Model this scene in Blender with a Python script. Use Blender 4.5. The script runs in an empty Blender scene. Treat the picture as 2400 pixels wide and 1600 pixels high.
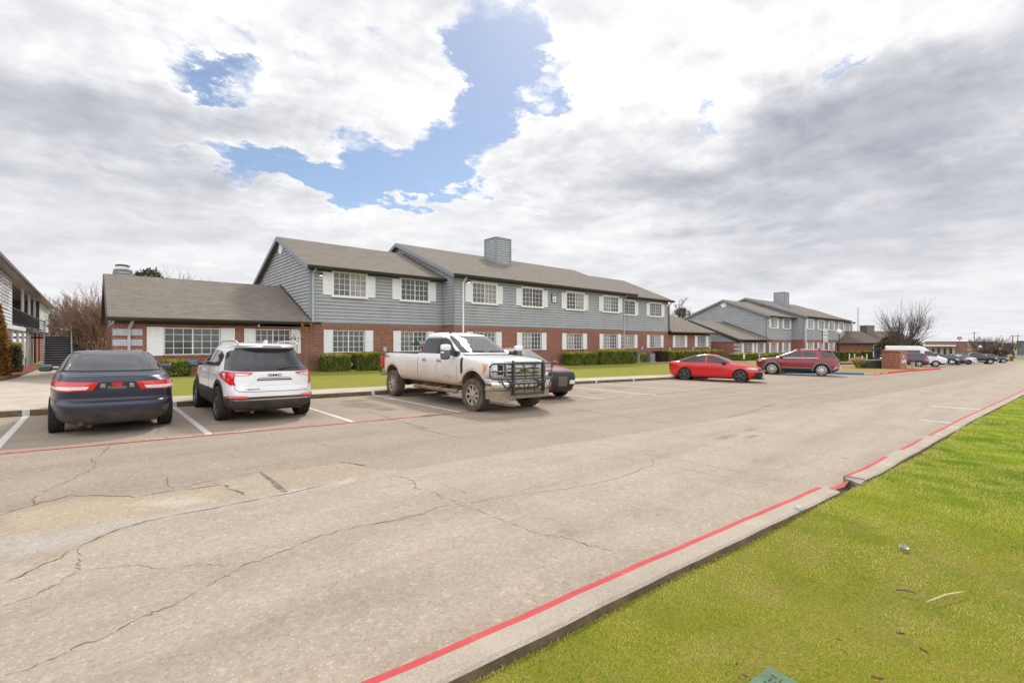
import bpy, bmesh, math, random
import numpy as np
from mathutils import Vector, Matrix
from mathutils.bvhtree import BVHTree
random.seed(7); RNG = np.random.default_rng(11)
C = bpy.context.scene.collection
SC = bpy.context.scene
PI = math.pi
# ------------------------------------------------------------------ camera
FOC, AZ, EYE = 1114.0, math.atan(1248/1114.0), 1.63
FX, FY = math.cos(AZ), math.sin(AZ)          # view direction on the ground
RX, RY = math.sin(AZ), -math.cos(AZ)         # right of it
cam = bpy.data.objects.new('camera', bpy.data.cameras.new('camera'))
C.objects.link(cam); SC.camera = cam
cam.location = (0, 0, EYE); cam.rotation_euler = (PI/2, 0, AZ - PI/2)
cam.data.sensor_width = 36; cam.data.lens = 36*FOC/2400
cam.data.clip_start = 0.05; cam.data.clip_end = 8000
# ------------------------------------------------------------------ world, sun, exposure
SUN_EL, SUN_OFF = math.radians(46), math.radians(8)     # height, angle to the right of the view
SUN_AZ = AZ - SUN_OFF
SC.view_settings.view_transform = 'Standard'; SC.view_settings.look = 'None'
SC.view_settings.exposure = 0.16; SC.view_settings.gamma = 1.0
sun = bpy.data.objects.new('sun', bpy.data.lights.new('sun', 'SUN')); C.objects.link(sun)
sun.data.energy = 2.5; sun.data.angle = math.radians(7); sun.data.color = (1.0, .95, .87)
sd = Vector((math.cos(SUN_AZ)*math.cos(SUN_EL), math.sin(SUN_AZ)*math.cos(SUN_EL), math.sin(SUN_EL)))
sun.rotation_euler = sd.to_track_quat('Z', 'Y').to_euler(); sun.location = (0, 0, 60)

class NT:                                      # small node-tree helper
    def __init__(s, tree): s.t = tree; s.n = tree.nodes; s.l = tree.links
    def new(s, kind, **kw):
        n = s.n.new(kind)
        for k, v in kw.items():
            if k.startswith('i_'):
                key = k[2:]; key = int(key) if key.isdigit() else key.replace('_', ' ')
                s.put(n.inputs[key], v)
            else: setattr(n, k, v)
        return n
    def put(s, sock, v):
        if isinstance(v, bpy.types.NodeSocket): s.l.new(v, sock)
        elif isinstance(v, bpy.types.Node): s.l.new(v.outputs[0], sock)
        else: sock.default_value = v
    def m(s, op, a, b=None, c=None, clamp=False):
        n = s.n.new('ShaderNodeMath'); n.operation = op; n.use_clamp = clamp
        s.put(n.inputs[0], a)
        if b is not None: s.put(n.inputs[1], b)
        if c is not None: s.put(n.inputs[2], c)
        return n.outputs[0]
    def v(s, op, a, b=None):
        n = s.n.new('ShaderNodeVectorMath'); n.operation = op
        s.put(n.inputs[0], a)
        if b is not None: s.put(n.inputs[1], b)
        return n.outputs['Value'] if op in ('LENGTH', 'DOT_PRODUCT', 'DISTANCE') else n.outputs[0]
    def step(s, x, lo, hi, a=0.0, b=1.0):
        n = s.n.new('ShaderNodeMapRange'); n.interpolation_type = 'SMOOTHSTEP'
        for k, q in enumerate((x, lo, hi, a, b)): s.put(n.inputs[k], q)
        return n.outputs[0]
    def lin(s, x, lo, hi, a=0.0, b=1.0):
        n = s.n.new('ShaderNodeMapRange')
        for k, q in enumerate((x, lo, hi, a, b)): s.put(n.inputs[k], q)
        return n.outputs[0]
    def noise(s, vec, scale, detail=4, rough=.55, dist=0.0, col=False):
        n = s.n.new('ShaderNodeTexNoise')
        if vec is not None: s.put(n.inputs['Vector'], vec)
        n.inputs['Scale'].default_value = scale; n.inputs['Detail'].default_value = detail
        n.inputs['Roughness'].default_value = rough; n.inputs['Distortion'].default_value = dist
        return n.outputs['Color'] if col else n.outputs['Fac']
    def mix(s, f, a, b, mode='MIX'):
        n = s.n.new('ShaderNodeMix'); n.data_type = 'RGBA'; n.blend_type = mode
        s.put(n.inputs['Factor'], f)
        for k, q in ((6, a), (7, b)):
            if isinstance(q, tuple) and len(q) == 3: q = (*q, 1)
            s.put(n.inputs[k], q)
        return n.outputs[2]
    def comb(s, x, y, z=0.0):
        n = s.n.new('ShaderNodeCombineXYZ')
        for k, q in enumerate((x, y, z)): s.put(n.inputs[k], q)
        return n.outputs[0]
    def sep(s, v):
        n = s.n.new('ShaderNodeSeparateXYZ'); s.put(n.inputs[0], v); return n.outputs
    def ramp(s, f, stops):
        n = s.n.new('ShaderNodeValToRGB'); s.put(n.inputs[0], f); e = n.color_ramp.elements
        while len(e) < len(stops): e.new(.5)
        for k, (p, c) in enumerate(stops): e[k].position = p; e[k].color = (*c, 1)
        return n.outputs[0]

def sky_dir(px, py):                            # a photo direction as compass bearing and height, in degrees
    a = (px-1200)/FOC
    return math.degrees(math.atan(a)), math.degrees(math.atan((800-py)/FOC/math.sqrt(1+a*a)))

def build_world():
    w = bpy.data.worlds.new('World'); SC.world = w; w.use_nodes = True
    t = NT(w.node_tree); t.n.clear()
    d = t.new('ShaderNodeTexCoord').outputs['Generated']
    x, y, z = t.sep(d)
    zc = t.m('MAXIMUM', z, 0.0)
    den = t.m('ADD', zc, .16)
    P = t.comb(t.m('DIVIDE', x, den), t.m('DIVIDE', y, den), 0.0)     # plane of the cloud deck
    az = t.m('MULTIPLY', t.m('ARCTAN2', t.v('DOT_PRODUCT', d, (RX, RY, 0)), t.v('DOT_PRODUCT', d, (FX, FY, 0))), 180/PI)
    el = t.m('MULTIPLY', t.m('ARCSINE', z), 180/PI)
    SP = (math.cos(SUN_AZ)*.09, math.sin(SUN_AZ)*.09, 0)              # a step towards the sun, for relief
    n1 = t.noise(P, 1.9, 8, .54, .2); n1s = t.noise(t.v('ADD', P, SP), 1.9, 5, .54, .2)
    n2 = t.noise(P, .9, 5, .5, .3); n4 = t.noise(P, 5.0, 8, .58, .3); n4s = t.noise(t.v('ADD', P, (SP[0]*.4, SP[1]*.4, 0)), 5.0, 5, .58, .3); n5 = t.noise(P, 16, 6, .7)
    wob = t.v('MULTIPLY', t.v('SUBTRACT', t.noise(P, 2.8, 10, .68, col=True), (.5, .5, .5)), (22, 15, 0))
    wob2 = t.v('MULTIPLY', t.v('SUBTRACT', t.noise(P, 1.8, 7, .6, col=True), (.5, .5, .5)), (24, 15, 0))
    Q = t.v('ADD', t.comb(az, el), wob); Q2 = t.v('ADD', t.comb(az, el), wob2)
    def blobs(lst, q, inner):
        tot = 0.0
        for px, py, rx, ry, wgt in lst:
            a0, e0 = sky_dir(px, py)
            k = FOC/(1+((px-1200)/FOC)**2)
            ra = math.degrees(rx/k); re = math.degrees(ry/FOC)
            L = t.v('LENGTH', t.v('MULTIPLY', t.v('SUBTRACT', q, (a0, e0, 0)), (1/ra, 1/re, 0)))
            tot = t.m('ADD', tot, t.step(L, inner, 1.0, wgt, 0.0))
        return tot
    gap = blobs([(1160, 70, 170, 130, 1), (1140, 190, 150, 110, 1), (1080, 280, 170, 90, 1), (930, 350, 200, 65, 1), (1010, 420, 190, 75, 1), (820, 400, 170, 55, .8), (700, 385, 150, 45, .9), (560, 405, 90, 28, .75),
                 (880, 455, 150, 35, .9), (1120, 400, 70, 60, .6), (400, 140, 110, 40, .5), (540, 185, 100, 40, .52), (740, 115, 80, 40, .5), (900, 60, 90, 45, .55), (450, 60, 90, 40, .45), (1290, 205, 100, 50, .75), (1310, 255, 70, 35, .6),
                 (1650, 245, 40, 30, .65), (1985, 180, 60, 22, .7), (1450, 80, 50, 40, .5), (1240, 465, 60, 20, .5), (2300, 330, 50, 15, .3)], Q, .35)
    dark = blobs([(1340, 335, 200, 60, .8), (1560, 290, 90, 60, .75), (1880, 255, 110, 90, .9), (1860, 360, 180, 90, .8), (2150, 250, 160, 110, .8), (2330, 130, 220, 130, .95), (2300, 320, 180, 120, .6), (2000, 440, 330, 80, .75), (1700, 420, 330, 70, .7),
                  (1500, 480, 280, 60, .6), (2300, 470, 260, 90, .7), (1750, 520, 200, 40, .5), (60, 220, 190, 140, .95), (160, 320, 230, 120, .55), (400, 260, 170, 60, .5), (560, 240, 180, 60, .38), (150, 450, 300, 90, .5), (420, 420, 180, 60, .4), (1700, 110, 70, 30, .25), (2080, 90, 90, 40, .55), (2100, 560, 500, 60, .5), (1700, 640, 700, 60, .45), (250, 560, 400, 60, .4)], Q2, .15)
    lit = blobs([(1500, 130, 420, 230, .55), (1850, 90, 300, 120, .4), (1330, 130, 160, 130, .4), (900, 240, 260, 110, .35), (1000, 170, 140, 90, .3), (1300, 400, 200, 60, .3), (1650, 380, 120, 60, .3), (1000, 380, 160, 70, .2), (700, 500, 350, 50, .25)], Q2, .1)
    nz = t.m('ADD', t.m('MULTIPLY', n1, .35), t.m('ADD', t.m('MULTIPLY', n4, .45), t.m('MULTIPLY', n5, .20)))
    cover = t.step(t.m('SUBTRACT', t.m('ADD', t.m('MULTIPLY', t.m('SUBTRACT', nz, .5), 1.9), .86), t.m('MULTIPLY', t.m('MINIMUM', gap, 1.2), .86)), -.06, .50)
    b = t.m('ADD', .675, t.m('MULTIPLY', t.m('SUBTRACT', n1, n1s), t.step(el, 4, 26, .55, 1.35)))
    b = t.m('ADD', b, t.m('MULTIPLY', t.m('SUBTRACT', n4, n4s), t.step(el, 4, 26, .25, .75)))
    b = t.m('SUBTRACT', b, t.m('MULTIPLY', t.m('SUBTRACT', n1, .5), .42))
    b = t.m('ADD', b, t.m('MULTIPLY', t.m('SUBTRACT', n2, .5), .5))
    b = t.m('SUBTRACT', b, t.m('MULTIPLY', t.m('SUBTRACT', n4, .5), .35))
    b = t.m('SUBTRACT', b, t.m('MULTIPLY', dark, .27))
    b = t.m('ADD', b, t.m('MULTIPLY', lit, .30))
    b = t.m('ADD', b, t.m('MULTIPLY', t.m('MINIMUM', gap, 1.0), .22))
    low = t.step(el, 0.0, 16.0, 1.0, 0.0)
    b = t.m('ADD', t.m('MULTIPLY', b, t.m('SUBTRACT', 1.0, t.m('MULTIPLY', low, .45))), t.m('MULTIPLY', low, .255))
    col = t.ramp(b, [(0.08, (.40, .41, .475)), (.36, (.55, .56, .61)), (.60, (.745, .75, .78)), (.80, (.92, .918, .92)), (1.0, (1.06, 1.05, 1.04))])
    sky = t.new('ShaderNodeTexSky', sky_type='NISHITA', sun_disc=False)
    sky.sun_elevation = SUN_EL; sky.sun_rotation = PI/2 - SUN_AZ
    sky.air_density = 1.0; sky.dust_density = .4; sky.ozone_density = 2.2
    behind = t.step(t.v('DOT_PRODUCT', d, (-FX, -FY, .25)), -.05, .75, 1.0, 2.1)   # unseen sky behind the camera, brightened to fill the facades and car fronts
    col = t.v('SCALE', col); t.put(col.node.inputs['Scale'], behind)
    b1 = t.new('ShaderNodeBackground', i_Strength=.10); t.put(b1.inputs['Color'], sky)
    b2 = t.new('ShaderNodeBackground', i_Strength=1.0); t.put(b2.inputs['Color'], col)
    mx = t.new('ShaderNodeMixShader', i_0=t.m('ADD', t.m('MULTIPLY', cover, .95), .05)); t.put(mx.inputs[1], b1); t.put(mx.inputs[2], b2)
    o = t.new('ShaderNodeOutputWorld'); t.put(o.inputs['Surface'], mx)
    w.cycles.sampling_method = 'MANUAL'; w.cycles.sample_map_resolution = 1024
build_world()

# ------------------------------------------------------------------ the lie of the land
def gz(x): return -0.0185*min(max(x, -60), 170)          # the car park falls towards the right
def lerp(a, b, t): return a + (b-a)*min(max(t, 0), 1)
def land(x, y):                                           # height of the planted ground beyond the far kerb
    z0 = gz(x) + .14
    if y <= 15.9: return z0
    zr = max(.10 - .0118*x, -1.1) if x < 62 else gz(x) + .12
    zr = lerp(z0, zr, (y-15.9)/8.0)
    zl = z0 - .0125*(y-15.9)
    return lerp(zl, zr, (x+1.0)/2.5)
def ray(px, py):
    a = (px-1200)/FOC
    return FX + RX*a, FY + RY*a, (800-py)/FOC
def G(px, py, h=None, dz=0.0):                            # where a sight line meets the ground h(x, y)
    dx, dy, dzr = ray(px, py); t = 10.0
    h = h or (lambda x, y: gz(x))
    for _ in range(60): t = t*.5 + .5*(EYE - h(t*dx, t*dy) - dz)/max(-dzr, 1e-4)
    return Vector((t*dx, t*dy, h(t*dx, t*dy) + dz))
def onY(px, py, Y):
    d = ray(px, py); t = Y/d[1]; return Vector((t*d[0], Y, EYE + t*d[2]))
def onX(px, py, X):
    d = ray(px, py); t = X/d[0]; return Vector((X, t*d[1], EYE + t*d[2]))
def atD(px, py, dep):
    d = ray(px, py); return Vector((dep*d[0], dep*d[1], EYE + dep*d[2]))

# ------------------------------------------------------------------ scene tree helpers
def tag(o, label=None, cat=None, group=None, kind=None):
    if label: o['label'] = label
    if cat: o['category'] = cat
    if group: o['group'] = group
    if kind: o['kind'] = kind
    return o
def empty(name, loc, label, cat, group=None, rz=0.0):
    o = bpy.data.objects.new(name, None); C.objects.link(o)
    o.empty_display_size = .3; o.location = loc; o.rotation_euler = (0, 0, rz)
    return tag(o, label, cat, group)
def link(name, me, parent=None):
    o = bpy.data.objects.new(name, me); C.objects.link(o)
    if parent is not None: o.parent = parent
    return o
def copy_tree(o, parent=None):
    c = o.copy(); C.objects.link(c); c.parent = parent
    for ch in list(o.children): copy_tree(ch, c)
    return c

class MB:                                                   # collects shapes into one mesh
    def __init__(s): s.v = []; s.f = []; s.mi = []; s.cur = 0
    def add(s, vs, fs):
        b = len(s.v); s.v += [tuple(p) for p in vs]
        for f in fs: s.f.append(tuple(b+i for i in f)); s.mi.append(s.cur)
    def quad(s, *p): s.add(p, [tuple(range(len(p)))])
    def box(s, a, b):
        x0, y0, z0 = a; x1, y1, z1 = b
        if x0 > x1: x0, x1 = x1, x0
        if y0 > y1: y0, y1 = y1, y0
        if z0 > z1: z0, z1 = z1, z0
        s.add([(x0,y0,z0),(x1,y0,z0),(x1,y1,z0),(x0,y1,z0),(x0,y0,z1),(x1,y0,z1),(x1,y1,z1),(x0,y1,z1)],
              [(0,3,2,1),(4,5,6,7),(0,1,5,4),(1,2,6,5),(2,3,7,6),(3,0,4,7)])
    def beam(s, p, q, w, h, up=(0,0,1)):                   # bar of w x h section from p to q
        p, q = Vector(p), Vector(q); d = (q-p).normalized(); u = Vector(up)
        r = d.cross(u)
        if r.length < 1e-4: r = d.cross(Vector((1,0,0)))
        r.normalize(); u = r.cross(d).normalized(); r *= w/2; u *= h/2
        s.add([p-r-u,p+r-u,p+r+u,p-r+u,q-r-u,q+r-u,q+r+u,q-r+u],
              [(0,1,2,3),(7,6,5,4),(0,4,5,1),(1,5,6,2),(2,6,7,3),(3,7,4,0)])
    def tube(s, pts, r, n=8, cap=True):
        pts = [Vector(p) for p in pts]; k = len(pts)
        rs = r if isinstance(r, (list, tuple)) else [r]*k
        vs = []; fs = []; ref = Vector((0,0,1))
        for i, p in enumerate(pts):
            d = (pts[min(i+1,k-1)] - pts[max(i-1,0)]).normalized()
            a = d.cross(ref)
            if a.length < .05: a = d.cross(Vector((1,0,0)))
            a.normalize(); b = d.cross(a)
            for j in range(n):
                t = 2*PI*j/n; vs.append(p + (a*math.cos(t)+b*math.sin(t))*rs[i])
        for i in range(k-1):
            for j in range(n):
                j2 = (j+1) % n; fs.append((i*n+j, i*n+j2, (i+1)*n+j2, (i+1)*n+j))
        if cap: fs += [tuple(range(n)), tuple((k-1)*n+j for j in reversed(range(n)))]
        s.add(vs, fs)
    def lathe(s, prof, c=(0,0,0), axis='z', n=24, close=False):   # prof: (radius, height)
        vs = []; fs = []; k = len(prof); c = Vector(c)
        for r, h in prof:
            for j in range(n):
                t = 2*PI*j/n; a, b = r*math.cos(t), r*math.sin(t)
                vs.append(c + Vector({'z': (a,b,h), 'y': (b,h,a), 'x': (h,a,b)}[axis]))
        for i in range(k if close else k-1):
            i2 = (i+1) % k
            for j in range(n):
                j2 = (j+1) % n; fs.append((i*n+j, i*n+j2, i2*n+j2, i2*n+j))
        s.add(vs, fs)
    def prism(s, poly, axis, a, b):                          # polygon in the two other axes, swept a..b
        def P(u, v, w): return {'x': (w,u,v), 'y': (u,w,v), 'z': (u,v,w)}[axis]
        k = len(poly)
        vs = [P(u,v,a) for u,v in poly] + [P(u,v,b) for u,v in poly]
        fs = [tuple(range(k)), tuple(reversed(range(k,2*k)))] + [(i,(i+1)%k,k+(i+1)%k,k+i) for i in range(k)]
        s.add(vs, fs)
    def blob(s, c, size, e=.5, nu=20, nv=12):                # rounded box
        c = Vector(c); vs = []; fs = []
        def sg(t, p): return math.copysign(abs(t)**p, t)
        for i in range(nv+1):
            ph = -PI/2 + PI*i/nv
            for j in range(nu):
                th = 2*PI*j/nu
                vs.append(c + Vector((sg(math.cos(ph),e)*sg(math.cos(th),e)*size[0]/2, sg(math.cos(ph),e)*sg(math.sin(th),e)*size[1]/2, sg(math.sin(ph),e)*size[2]/2)))
        for i in range(nv):
            for j in range(nu):
                j2 = (j+1) % nu; fs.append((i*nu+j, i*nu+j2, (i+1)*nu+j2, (i+1)*nu+j))
        s.add(vs, fs)
    def build(s, name, mat, parent=None, origin=None, smooth=False, sharp=None, fix=True):
        me = bpy.data.meshes.new(name)
        vs = s.v if origin is None else [(p[0]-origin[0], p[1]-origin[1], p[2]-origin[2]) for p in s.v]
        me.from_pydata(vs, [], s.f)
        for m in (mat if isinstance(mat, (list, tuple)) else [mat]): me.materials.append(m)
        if isinstance(mat, (list, tuple)): me.polygons.foreach_set('material_index', s.mi)
        if fix:
            bm = bmesh.new(); bm.from_mesh(me); bmesh.ops.remove_doubles(bm, verts=bm.verts, dist=1e-5)
            bmesh.ops.recalc_face_normals(bm, faces=bm.faces); bm.to_mesh(me); bm.free()
        if smooth:
            me.polygons.foreach_set('use_smooth', [True]*len(me.polygons))
            if sharp: me.set_sharp_from_angle(angle=math.radians(sharp))
        me.update()
        return link(name, me, parent)

def mesh_np(name, verts, faces, mat, parent=None, attr=None, kind='POINT', smooth=False, mi=None):
    me = bpy.data.meshes.new(name); n, k = faces.shape
    me.vertices.add(len(verts)); me.vertices.foreach_set('co', np.ascontiguousarray(verts, dtype=np.float32).ravel())
    me.loops.add(n*k); me.loops.foreach_set('vertex_index', np.ascontiguousarray(faces, dtype=np.int32).ravel())
    me.polygons.add(n); me.polygons.foreach_set('loop_start', np.arange(0, n*k, k, dtype=np.int32))
    for m in (mat if isinstance(mat, (list, tuple)) else [mat]): me.materials.append(m)
    if mi is not None: me.polygons.foreach_set('material_index', np.asarray(mi, dtype=np.int32))
    if smooth: me.polygons.foreach_set('use_smooth', np.ones(n, dtype=bool))
    me.update(calc_edges=True)
    for nm, arr in (attr or {}).items():
        arr = np.asarray(arr, dtype=np.float32)
        if arr.ndim == 1:
            a = me.attributes.new(nm, 'FLOAT', kind); a.data.foreach_set('value', arr)
        else:
            a = me.attributes.new(nm, 'FLOAT_COLOR', kind); a.data.foreach_set('color', arr.ravel())
    return link(name, me, parent)

# ------------------------------------------------------------------ materials
MATS = {}
def mat(name, col, rough=.6, metal=0.0, var=.12, scale=6.0, spec=.5, coat=0.0, bump=0.0, bscale=60, emit=None, fine=0.0, col2=None, alpha=None):
    if name in MATS: return MATS[name]
    m = bpy.data.materials.new(name); m.use_nodes = True; MATS[name] = m
    t = NT(m.node_tree); p = t.n['Principled BSDF']
    co = t.new('ShaderNodeTexCoord').outputs['Object']
    n = t.noise(co, scale, 5, .6)
    c2 = col2 or tuple(min(1, c*(1+2*var)) for c in col)
    c1 = col if col2 else tuple(c*(1-2*var) for c in col)
    c = t.mix(t.lin(n, .3, .7), c1, c2)
    if fine: c = t.mix(fine, c, t.mix(t.noise(co, bscale, 2, .7), tuple(x*.25 for x in col), tuple(min(1, x*1.9) for x in col)))
    t.put(p.inputs['Base Color'], c)
    p.inputs['Roughness'].default_value = rough; p.inputs['Metallic'].default_value = metal
    p.inputs['Specular IOR Level'].default_value = spec; p.inputs['Coat Weight'].default_value = coat; p.inputs['Coat Roughness'].default_value = .04
    if bump:
        bn = t.new('ShaderNodeBump', i_Strength=bump, i_Distance=.01); t.put(bn.inputs['Height'], t.noise(co, bscale, 4, .65)); t.put(p.inputs['Normal'], bn)
    if emit: p.inputs['Emission Color'].default_value = (*emit[0], 1); p.inputs['Emission Strength'].default_value = emit[1]
    return m
def new_mat(name):
    m = bpy.data.materials.new(name); m.use_nodes = True; MATS[name] = m
    t = NT(m.node_tree); return m, t, t.n['Principled BSDF'], t.new('ShaderNodeTexCoord').outputs['Object']
def attr_node(t, nm): 
    n = t.new('ShaderNodeAttribute', attribute_name=nm); return n

def brick_mat(name, soldier=False, tone=1.0, size=1.0):
    m, t, p, co = new_mat(name)
    x, y, z = t.sep(co); u = t.m('ADD', x, y)
    vec = t.comb(z, u) if soldier else t.comb(u, z)
    b = t.new('ShaderNodeTexBrick'); t.put(b.inputs['Vector'], vec)
    b.offset = .0 if soldier else .5
    b.inputs['Scale'].default_value = 1.0/size
    b.inputs['Brick Width'].default_value = .32 if soldier else .262
    b.inputs['Row Height'].default_value = .085
    b.inputs['Mortar Size'].default_value = .0100; b.inputs['Mortar Smooth'].default_value = .15; b.inputs['Bias'].default_value = -.15
    k = tone
    b.inputs['Color1'].default_value = (.265*k, .074*k, .044*k, 1); b.inputs['Color2'].default_value = (.075*k, .027*k, .023*k, 1); b.inputs['Mortar'].default_value = (.40*k, .315*k, .25*k, 1)
    c = t.mix(t.lin(t.noise(co, 1.1, 4), .3, .75, 0, .5), b.outputs['Color'], (.21*k, .058*k, .036*k))
    c = t.mix(t.lin(t.noise(t.v('MULTIPLY', co, (4.9, 4.9, 14.5)), 1.0, 0), .56, .74, 0, .6), c, (.33*k, .125*k, .07*k))
    t.put(p.inputs['Base Color'], c); p.inputs['Roughness'].default_value = .85
    bn = t.new('ShaderNodeBump', i_Strength=.5, i_Distance=.01); t.put(bn.inputs['Height'], t.m('SUBTRACT', 1.0, b.outputs['Fac'])); t.put(p.inputs['Normal'], bn)
    return m
def shingle_mat(name, base=(.172, .150, .127)):
    m, t, p, co = new_mat(name)
    x, y, z = t.sep(co)
    b = t.new('ShaderNodeTexBrick'); t.put(b.inputs['Vector'], t.comb(x, t.m('ADD', y, 0.0)))
    b.inputs['Scale'].default_value = 1.0; b.inputs['Brick Width'].default_value = .42; b.inputs['Row Height'].default_value = .145
    b.inputs['Mortar Size'].default_value = .009; b.inputs['Mortar Smooth'].default_value = .5; b.inputs['Bias'].default_value = 0
    b.inputs['Color1'].default_value = (*[c*1.22 for c in base], 1); b.inputs['Color2'].default_value = (*[c*.80 for c in base], 1); b.inputs['Mortar'].default_value = (*[c*.36 for c in base], 1)
    c = t.mix(t.lin(t.noise(co, .35, 4), .3, .7, 0, .45), b.outputs['Color'], tuple(c*1.18 for c in base))
    c = t.mix(.5, c, t.mix(t.lin(t.noise(t.v('MULTIPLY', co, (1.1, 8, 8)), 1.5, 4, .75), .3, .7), tuple(c*.42 for c in base), tuple(c*1.7 for c in base)))
    t.put(p.inputs['Base Color'], c); p.inputs['Roughness'].default_value = .95; p.inputs['Specular IOR Level'].default_value = .2
    bn = t.new('ShaderNodeBump', i_Strength=.6, i_Distance=.02); t.put(bn.inputs['Height'], t.m('SUBTRACT', 1.0, b.outputs['Fac'])); t.put(p.inputs['Normal'], bn)
    return m
def leaf_mat(name, a, b, rough=.55, tip=None):
    m, t, p, co = new_mat(name)
    at = attr_node(t, 'tone').outputs['Fac']
    c = t.mix(at, a, b) if tip is None else t.ramp(at, [(0, a), (.6, b), (1, tip)])
    t.put(p.inputs['Base Color'], c); p.inputs['Roughness'].default_value = rough; p.inputs['Specular IOR Level'].default_value = .3
    tr = t.new('ShaderNodeBsdfTranslucent'); t.put(tr.inputs[0], c)
    mx = t.new('ShaderNodeMixShader', i_0=.28); t.put(mx.inputs[1], p); t.put(mx.inputs[2], tr)
    t.put(t.n['Material Output'].inputs[0], mx); return m
def glass_mat(name, a, b, stripe=None, rough=.06):
    m, t, p, co = new_mat(name)
    x, y, z = t.sep(co)
    if stripe:
        w = t.m('FRACT', t.m('MULTIPLY', z, 1/stripe)); c = t.mix(t.step(w, .55, .8), a, b)
        c = t.mix(t.lin(t.noise(co, 1.3, 3), .35, .65, 0, .55), c, tuple(q*.5 for q in a))
    else: c = t.mix(t.lin(t.noise(co, 1.5, 2), .3, .7), a, b)
    t.put(p.inputs['Base Color'], c); p.inputs['Roughness'].default_value = rough; p.inputs['Specular IOR Level'].default_value = .5
    return m
def paint_mat(name, col, flake=.0, rough=.28, coat=.6, metal=.0, dirt=None):
    m, t, p, co = new_mat(name)
    c = t.mix(t.lin(t.noise(co, 1.7, 4), .3, .7, 0, .10), col, tuple(q*.75 for q in col))
    r = rough
    if dirt:                                        # dried mud thrown up from below
        z = t.sep(co)[2]; dc, lo, hi, amt = dirt
        k = t.m('ADD', z, t.m('MULTIPLY', t.m('SUBTRACT', t.noise(co, 2.2, 6, .6), .5), .45))
        f = t.m('MULTIPLY', t.step(k, lo, hi, 1, 0), t.lin(t.noise(t.v('MULTIPLY', co, (8, 8, 3)), 3, 5, .65), .25, .6, amt*.65, amt))
        c = t.mix(f, c, dc); r = t.lin(f, 0, .7, rough, .8)
        t.put(p.inputs['Coat Weight'], t.lin(f, 0, .6, coat, 0.0))
    else: p.inputs['Coat Weight'].default_value = coat
    t.put(p.inputs['Base Color'], c); t.put(p.inputs['Roughness'], r)
    p.inputs['Metallic'].default_value = metal; p.inputs['Coat Roughness'].default_value = .03
    return m
# ================================================================== ground, road, kerbs, lawns
def seg_dist(px, py, poly, closed=True):
    d = np.full(px.shape, 1e9); ins = np.zeros(px.shape, bool); n = len(poly)
    for i in range(n if closed else n-1):
        x0, y0 = poly[i]; x1, y1 = poly[(i+1) % n]
        vx, vy = x1-x0, y1-y0; t = np.clip(((px-x0)*vx+(py-y0)*vy)/max(vx*vx+vy*vy, 1e-9), 0, 1)
        d = np.minimum(d, np.hypot(px-x0-t*vx, py-y0-t*vy))
        if closed: ins ^= ((y0 > py) != (y1 > py)) & (px < (x1-x0)*(py-y0)/((y1-y0) if y1 != y0 else 1e-9) + x0)
    return np.where(ins, -d, d) if closed else d
C2 = lambda *ps: [G(x/2.352, 940+y/2.352).xy[:] for x, y in ps]
C3 = lambda *ps: [G(800+x/2.6133, 880+y/2.6133).xy[:] for x, y in ps]
C4 = lambda *ps: [G(1500+x/2.6133, 880+y/2.6133).xy[:] for x, y in ps]
KERB = [(-60, 5.2), (-6, 2.42), (0, 2.08), (1, 2.03), (2.28, 1.95), (4.07, 1.83), (5.6, 1.72), (7.5, 1.59), (10.9, 1.46), (15.5, 1.28), (27, .70), (31, .52), (60, -1.2), (110, -4.6), (175, -9)]
def kerb_y(x): return float(np.interp(x, [p[0] for p in KERB], [p[1] for p in KERB]))
gzv = np.vectorize(gz)

def grid_sheet(name, xs, ys, zf, m, attr=None, parent=None):
    X, Y = np.meshgrid(xs, ys, indexing='ij'); Z = zf(X, Y)
    V = np.stack([X, Y, Z], -1).reshape(-1, 3); nx, ny = len(xs), len(ys)
    I = np.arange(nx*ny).reshape(nx, ny)
    F = np.stack([I[:-1, :-1], I[1:, :-1], I[1:, 1:], I[:-1, 1:]], -1).reshape(-1, 4)
    return mesh_np(name, V, F, m, parent, attr={k: f(X, Y).reshape(-1, *f(X, Y).shape[2:]) for k, f in (attr or {}).items()}, smooth=True)

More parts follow.
